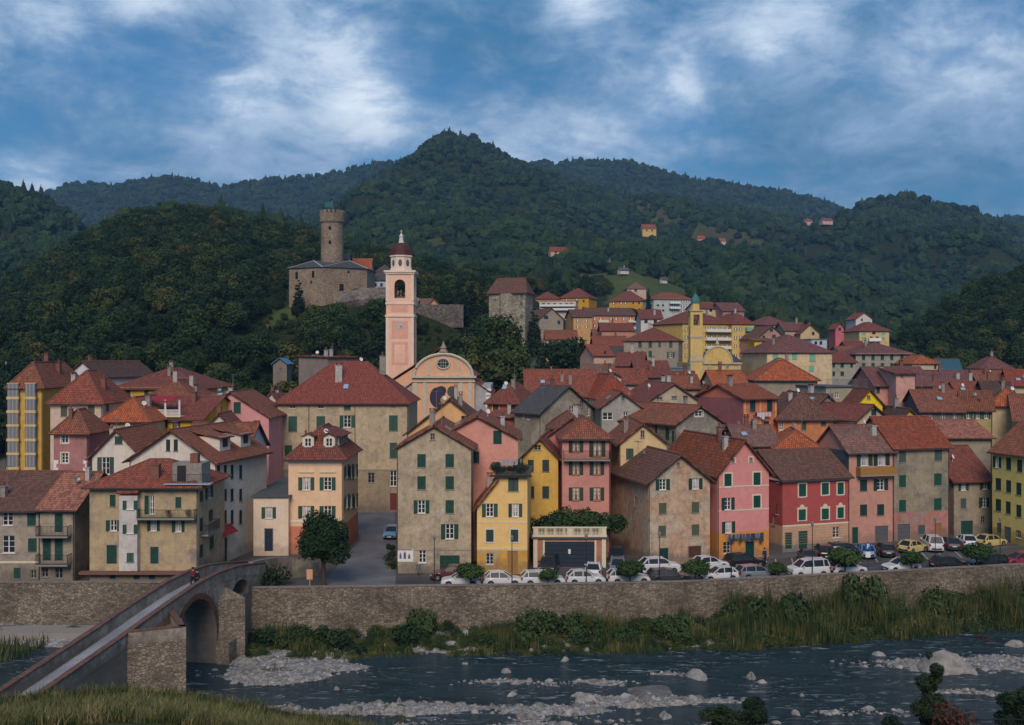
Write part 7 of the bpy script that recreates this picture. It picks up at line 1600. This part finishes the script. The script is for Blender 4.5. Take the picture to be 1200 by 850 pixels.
def car(label,kind,colour,px,Y,ang,z=0.02,name='parked_car'):
    """ang 0: nose to the left of the picture; 90: nose away... degrees"""
    K,M_=CK[kind]; L_=K['L']; W_=K['W']/2; e=empty(name,(gx(px,Y),Y,z),R(ang),label=label,cat='van' if kind=='van' else 'car'); pm=PAINT[colour]
    def part(nm,me,loc=(0,0,0),rz=0,par=e,painted=False):
        o=link(nm,me,par,loc,rz)
        if painted: o.material_slots[0].link='OBJECT'; o.material_slots[0].material=pm
        return o
    c=-L_/2; part('body',M_['body'],(c,0,0),painted=True); ro=part('roof',M_['roof'],(c,0,0),painted=True); part('windows',M_['windows'],(c,0,0))
    for x in K['wh']:
        for s in (-1,1):
            w=empty('wheel',(c+x,s*(W_-.1),.33),0 if s<0 else math.pi); w.parent=e; part('tyre',M_['tyre'],par=w); part('rim',M_['rim'],par=w)
    zf=float(np.interp(.1,[p[0] for p in K['body']],[p[1] for p in K['body']]))-.1
    for s in (-1,1): part('headlight',M_['headlight'],(c+.08,s*W_*.68,zf-.02)); part('taillight',M_['taillight'],(-c-.03,s*W_*.82,K['body'][-2][1]+.02)); part('mirror',M_['mirror'],(c+K['roof'][0][0]+.35,s*(W_+.06),K['roof'][0][1]+.08),painted=True)
    part('bumper',M_['bumper'],(c+.0,0,.5)); part('bumper',M_['bumper'],(-c,0,.5),math.pi); part('number_plate',M_['plate'],(c-.03,0,.42)); part('number_plate',M_['plate'],(-c+.03,0,.62),math.pi)
    return e
slope=lambda px: math.degrees(math.atan2(*(lambda d:(d.y,d.x))(wallpt(px+20)-wallpt(px-20))))
def front(label,kind,col,px,flip=False,dy=2.05): car(label,kind,col,px,WL(px)+dy,slope(px)+(180 if flip else 0))
front('white hatchback half hidden by the clipped tree before the stone house','hatchback','white',540)
front('white hatchback parked in front of the pale yellow house','hatchback','white',589,True)
front('white estate car parked in front of the left end of the brick garage','estate','white',636,True)
front('white hatchback parked in front of the right end of the brick garage','hatchback','white',686,True)
front('white estate car behind the clipped tree before the alley','estate','white',737,True)
front('dark grey estate car by the lamp of the weathered salmon house','estate','grey',784,True)
front('white hatchback by the wall between the salmon ruin and the candy pink house','hatchback','white',842)
front('dark silver-roofed estate car in front of the candy pink house','estate','silver',887,True)
front('boxy white van-like car by the wall before the crimson house','van','white',947,False)
front('white hatchback behind the broad clipped tree before the crimson house','hatchback','white',993,True)
front('white hatchback by the wall below the blue parking sign','hatchback','white',1056)
front('black hatchback by the wall before the grey-green house','hatchback','black',1112,True)
front('black estate car behind the clipped tree before the low grey house','estate','black',1156)
front('dark red hatchback by the wall before the lemon yellow house','hatchback','maroon' if False else 'red',1193)
for a in [('maroon hatchback parked at the green garage door of the stone house','hatchback','maroon',527,104.6,2),('black off-road car facing out at the left of the brick garage','suv','black',643,108.2,80),('white hatchback parked nose in at the right of the brick garage','hatchback','white',696,106.4,262),
 ('silver-blue hatchback at the mouth of the alley','hatchback','silver',724,108,85),('dark blue car deep in the alley','hatchback','navy',723,114,85),('white off-road car in front of the weathered salmon house','suv','white',773,107.7,190),('white hatchback at the right corner of the salmon ruin','hatchback','white',832,109.5,200),
 ('black estate car under the laundry of the candy pink house','estate','black',873,111.0,193),('grey hatchback in front of the green doors of the crimson house','hatchback','grey',946,113.8,262),('black off-road car behind the broad clipped tree by the crimson house','suv','black',966,115.5,262),('white hatchback hidden behind the broad clipped tree','hatchback','white',978,115.2,262),
 ('dark estate car at the foot of the crimson house right corner','estate','navy',991,117.6,190),('light blue hatchback parked before the dusty salmon house','hatchback','blue',1014,116.6,262),('black hatchback parked right of the light blue one','hatchback','black',1037,117.4,262),('gold hatchback before the grey-green house','hatchback','gold',1070,119.2,215),
 ('white van parked before the grey-green house','van','white',1092,120.6,262),('dark grey hatchback right of the white van','hatchback','grey',1113,121.3,262),('small white hatchback before the green garage of the low house','hatchback','white',1132,123,262),('gold hatchback at the left corner of the lemon yellow house','hatchback','gold',1161,123,205),
 ('blue car parked on the square beside the planters','hatchback','blue',459,129,88)]: car(*a)
# ================================================================ people
SKIN=flat('skin',(.45,.26,.19),.6); HAIR=flat('hair',(.03,.02,.015),.9)
def person(label,loc,rz,top,trousers,pose=0,s=1.0):
    e=empty('person',loc,rz,label=label,cat='person'); e.scale=(s,s,s)
    def skin(name,pts,edges,rad,mat,root,sub=2):
        me=bpy.data.meshes.new(name); me.from_pydata(pts,edges,[]); o=link(name,me,e)
        m_=o.modifiers.new('skin','SKIN'); m_.use_smooth_shade=True
        for i,r in enumerate(rad): me.skin_vertices[0].data[i].radius=(r,r) if not isinstance(r,tuple) else r
        for i in range(len(pts)): me.skin_vertices[0].data[i].use_root=(i==root)
        q=o.modifiers.new('sub','SUBSURF'); q.levels=q.render_levels=sub; me.materials.append(mat); return o
    st=.10*pose
    # body: one continuous skin from feet to head
    pts=[(0,0,.95),(0,0,1.15),(0,-.01,1.38),(0,0,1.5),(0,-.02,1.58),(0,-.02,1.70),
         (-.10,0,.90),(-.11,-.06-st,.50),(-.11,.02-st,.09),(-.11,-.14-st,.04),(.10,0,.90),(.11,-.02+st,.50),(.11,.04+st,.09),(.11,-.12+st,.04),
         (-.19,0,1.40),(-.25,.02,1.13),(-.24,-.08,.88),(-.24,-.11,.79),(.19,0,1.40),(.25,.02,1.13),(.23,-.10,.90),(.23,-.13,.81)]
    ed=[(0,1),(1,2),(2,3),(3,4),(4,5),(0,6),(6,7),(7,8),(8,9),(0,10),(10,11),(11,12),(12,13),(2,14),(14,15),(15,16),(16,17),(2,18),(18,19),(19,20),(20,21)]
    rad=[(.15,.11),(.14,.10),(.16,.11),.055,.085,.075,.09,.06,.045,.03,.09,.06,.045,.03,.06,.045,.035,.03,.06,.045,.035,.03]
    b=skin('body',pts,ed,rad,SKIN,0)
    skin('jacket',[(0,0,.93),(0,0,1.15),(0,-.01,1.38),(0,0,1.47),(-.19,0,1.40),(-.25,.02,1.13),(-.24,-.08,.91),(.19,0,1.40),(.25,.02,1.13),(.23,-.10,.93)],[(0,1),(1,2),(2,3),(2,4),(4,5),(5,6),(2,7),(7,8),(8,9)],[(.19,.15),(.175,.135),(.19,.14),.07,.078,.06,.05,.078,.06,.05],top,0)
    skin('trousers',[(0,0,.97),(-.10,0,.90),(-.11,-.06-st,.50),(-.11,.02-st,.12),(.10,0,.90),(.11,-.02+st,.50),(.11,.04+st,.12)],[(0,1),(1,2),(2,3),(0,4),(4,5),(5,6)],[(.17,.13),.105,.078,.065,.105,.078,.065],trousers,0)
    mb=MB(); 
    for i in range(9):
        pass
    mb.lathe([(.02,1.80),(.07,1.79),(.105,1.73),(.11,1.67),(.10,1.62),(.085,1.60)],12,(0,.015,0)); mb.build('hair',HAIR,e,smooth=True)
    mb=MB()
    for s_ in (-1,1): mb.box(s_*.033-.012,s_*.033+.012,-.103,-.095,1.665,1.677)
    mb.box(-.01,.01,-.118,-.098,1.635,1.665); mb.box(-.022,.022,-.103,-.096,1.612,1.618); mb.build('face_features',HAIR,e)
    for s_,hx,hy_ in ((-1,-.24,-.12),(1,.23,-.14)):
        mb=MB()
        for f in range(4): x=hx+(f-1.5)*.02; l=(.07,.08,.078,.062)[f]; mb.tube([(x,hy_,.77),(x,hy_-.02,.77-l*.6),(x,hy_-.012,.77-l)],[.010,.009,.006],5)
        mb.tube([(hx-s_*.03,hy_,.79),(hx-s_*.055,hy_-.02,.75),(hx-s_*.05,hy_-.03,.72)],[.011,.010,.007],5); mb.build('fingers',SKIN,e)
    return e
RED=flat('red_jacket',(.16,.02,.03),.9); NAVY=flat('navy_cloth',(.02,.03,.07),.9); DK=flat('black_cloth',(.012,.012,.014),.9)
def px_s(px,off):
    k=(px-600)/F; o=Ba+Bn*off; return (k*o.y-o.x)/(Bd.x-k*Bd.y)
def on_bridge(s,off): p=Ba+Bd*s+Bn*off; return (p.x,p.y,Bz(s))
person('person in a dark red jacket walking on the bridge crown',on_bridge(px_s(226,.2),.2),R(150),RED,DK,1)
person('person in black clothes walking beside the red jacket on the bridge',on_bridge(px_s(231,-.5),-.5),R(150),DK,DK,-1)
person('person in dark clothes standing at the corner of the candy pink house',(gx(896,112.5),112.5,.02),R(30),NAVY,DK,0)
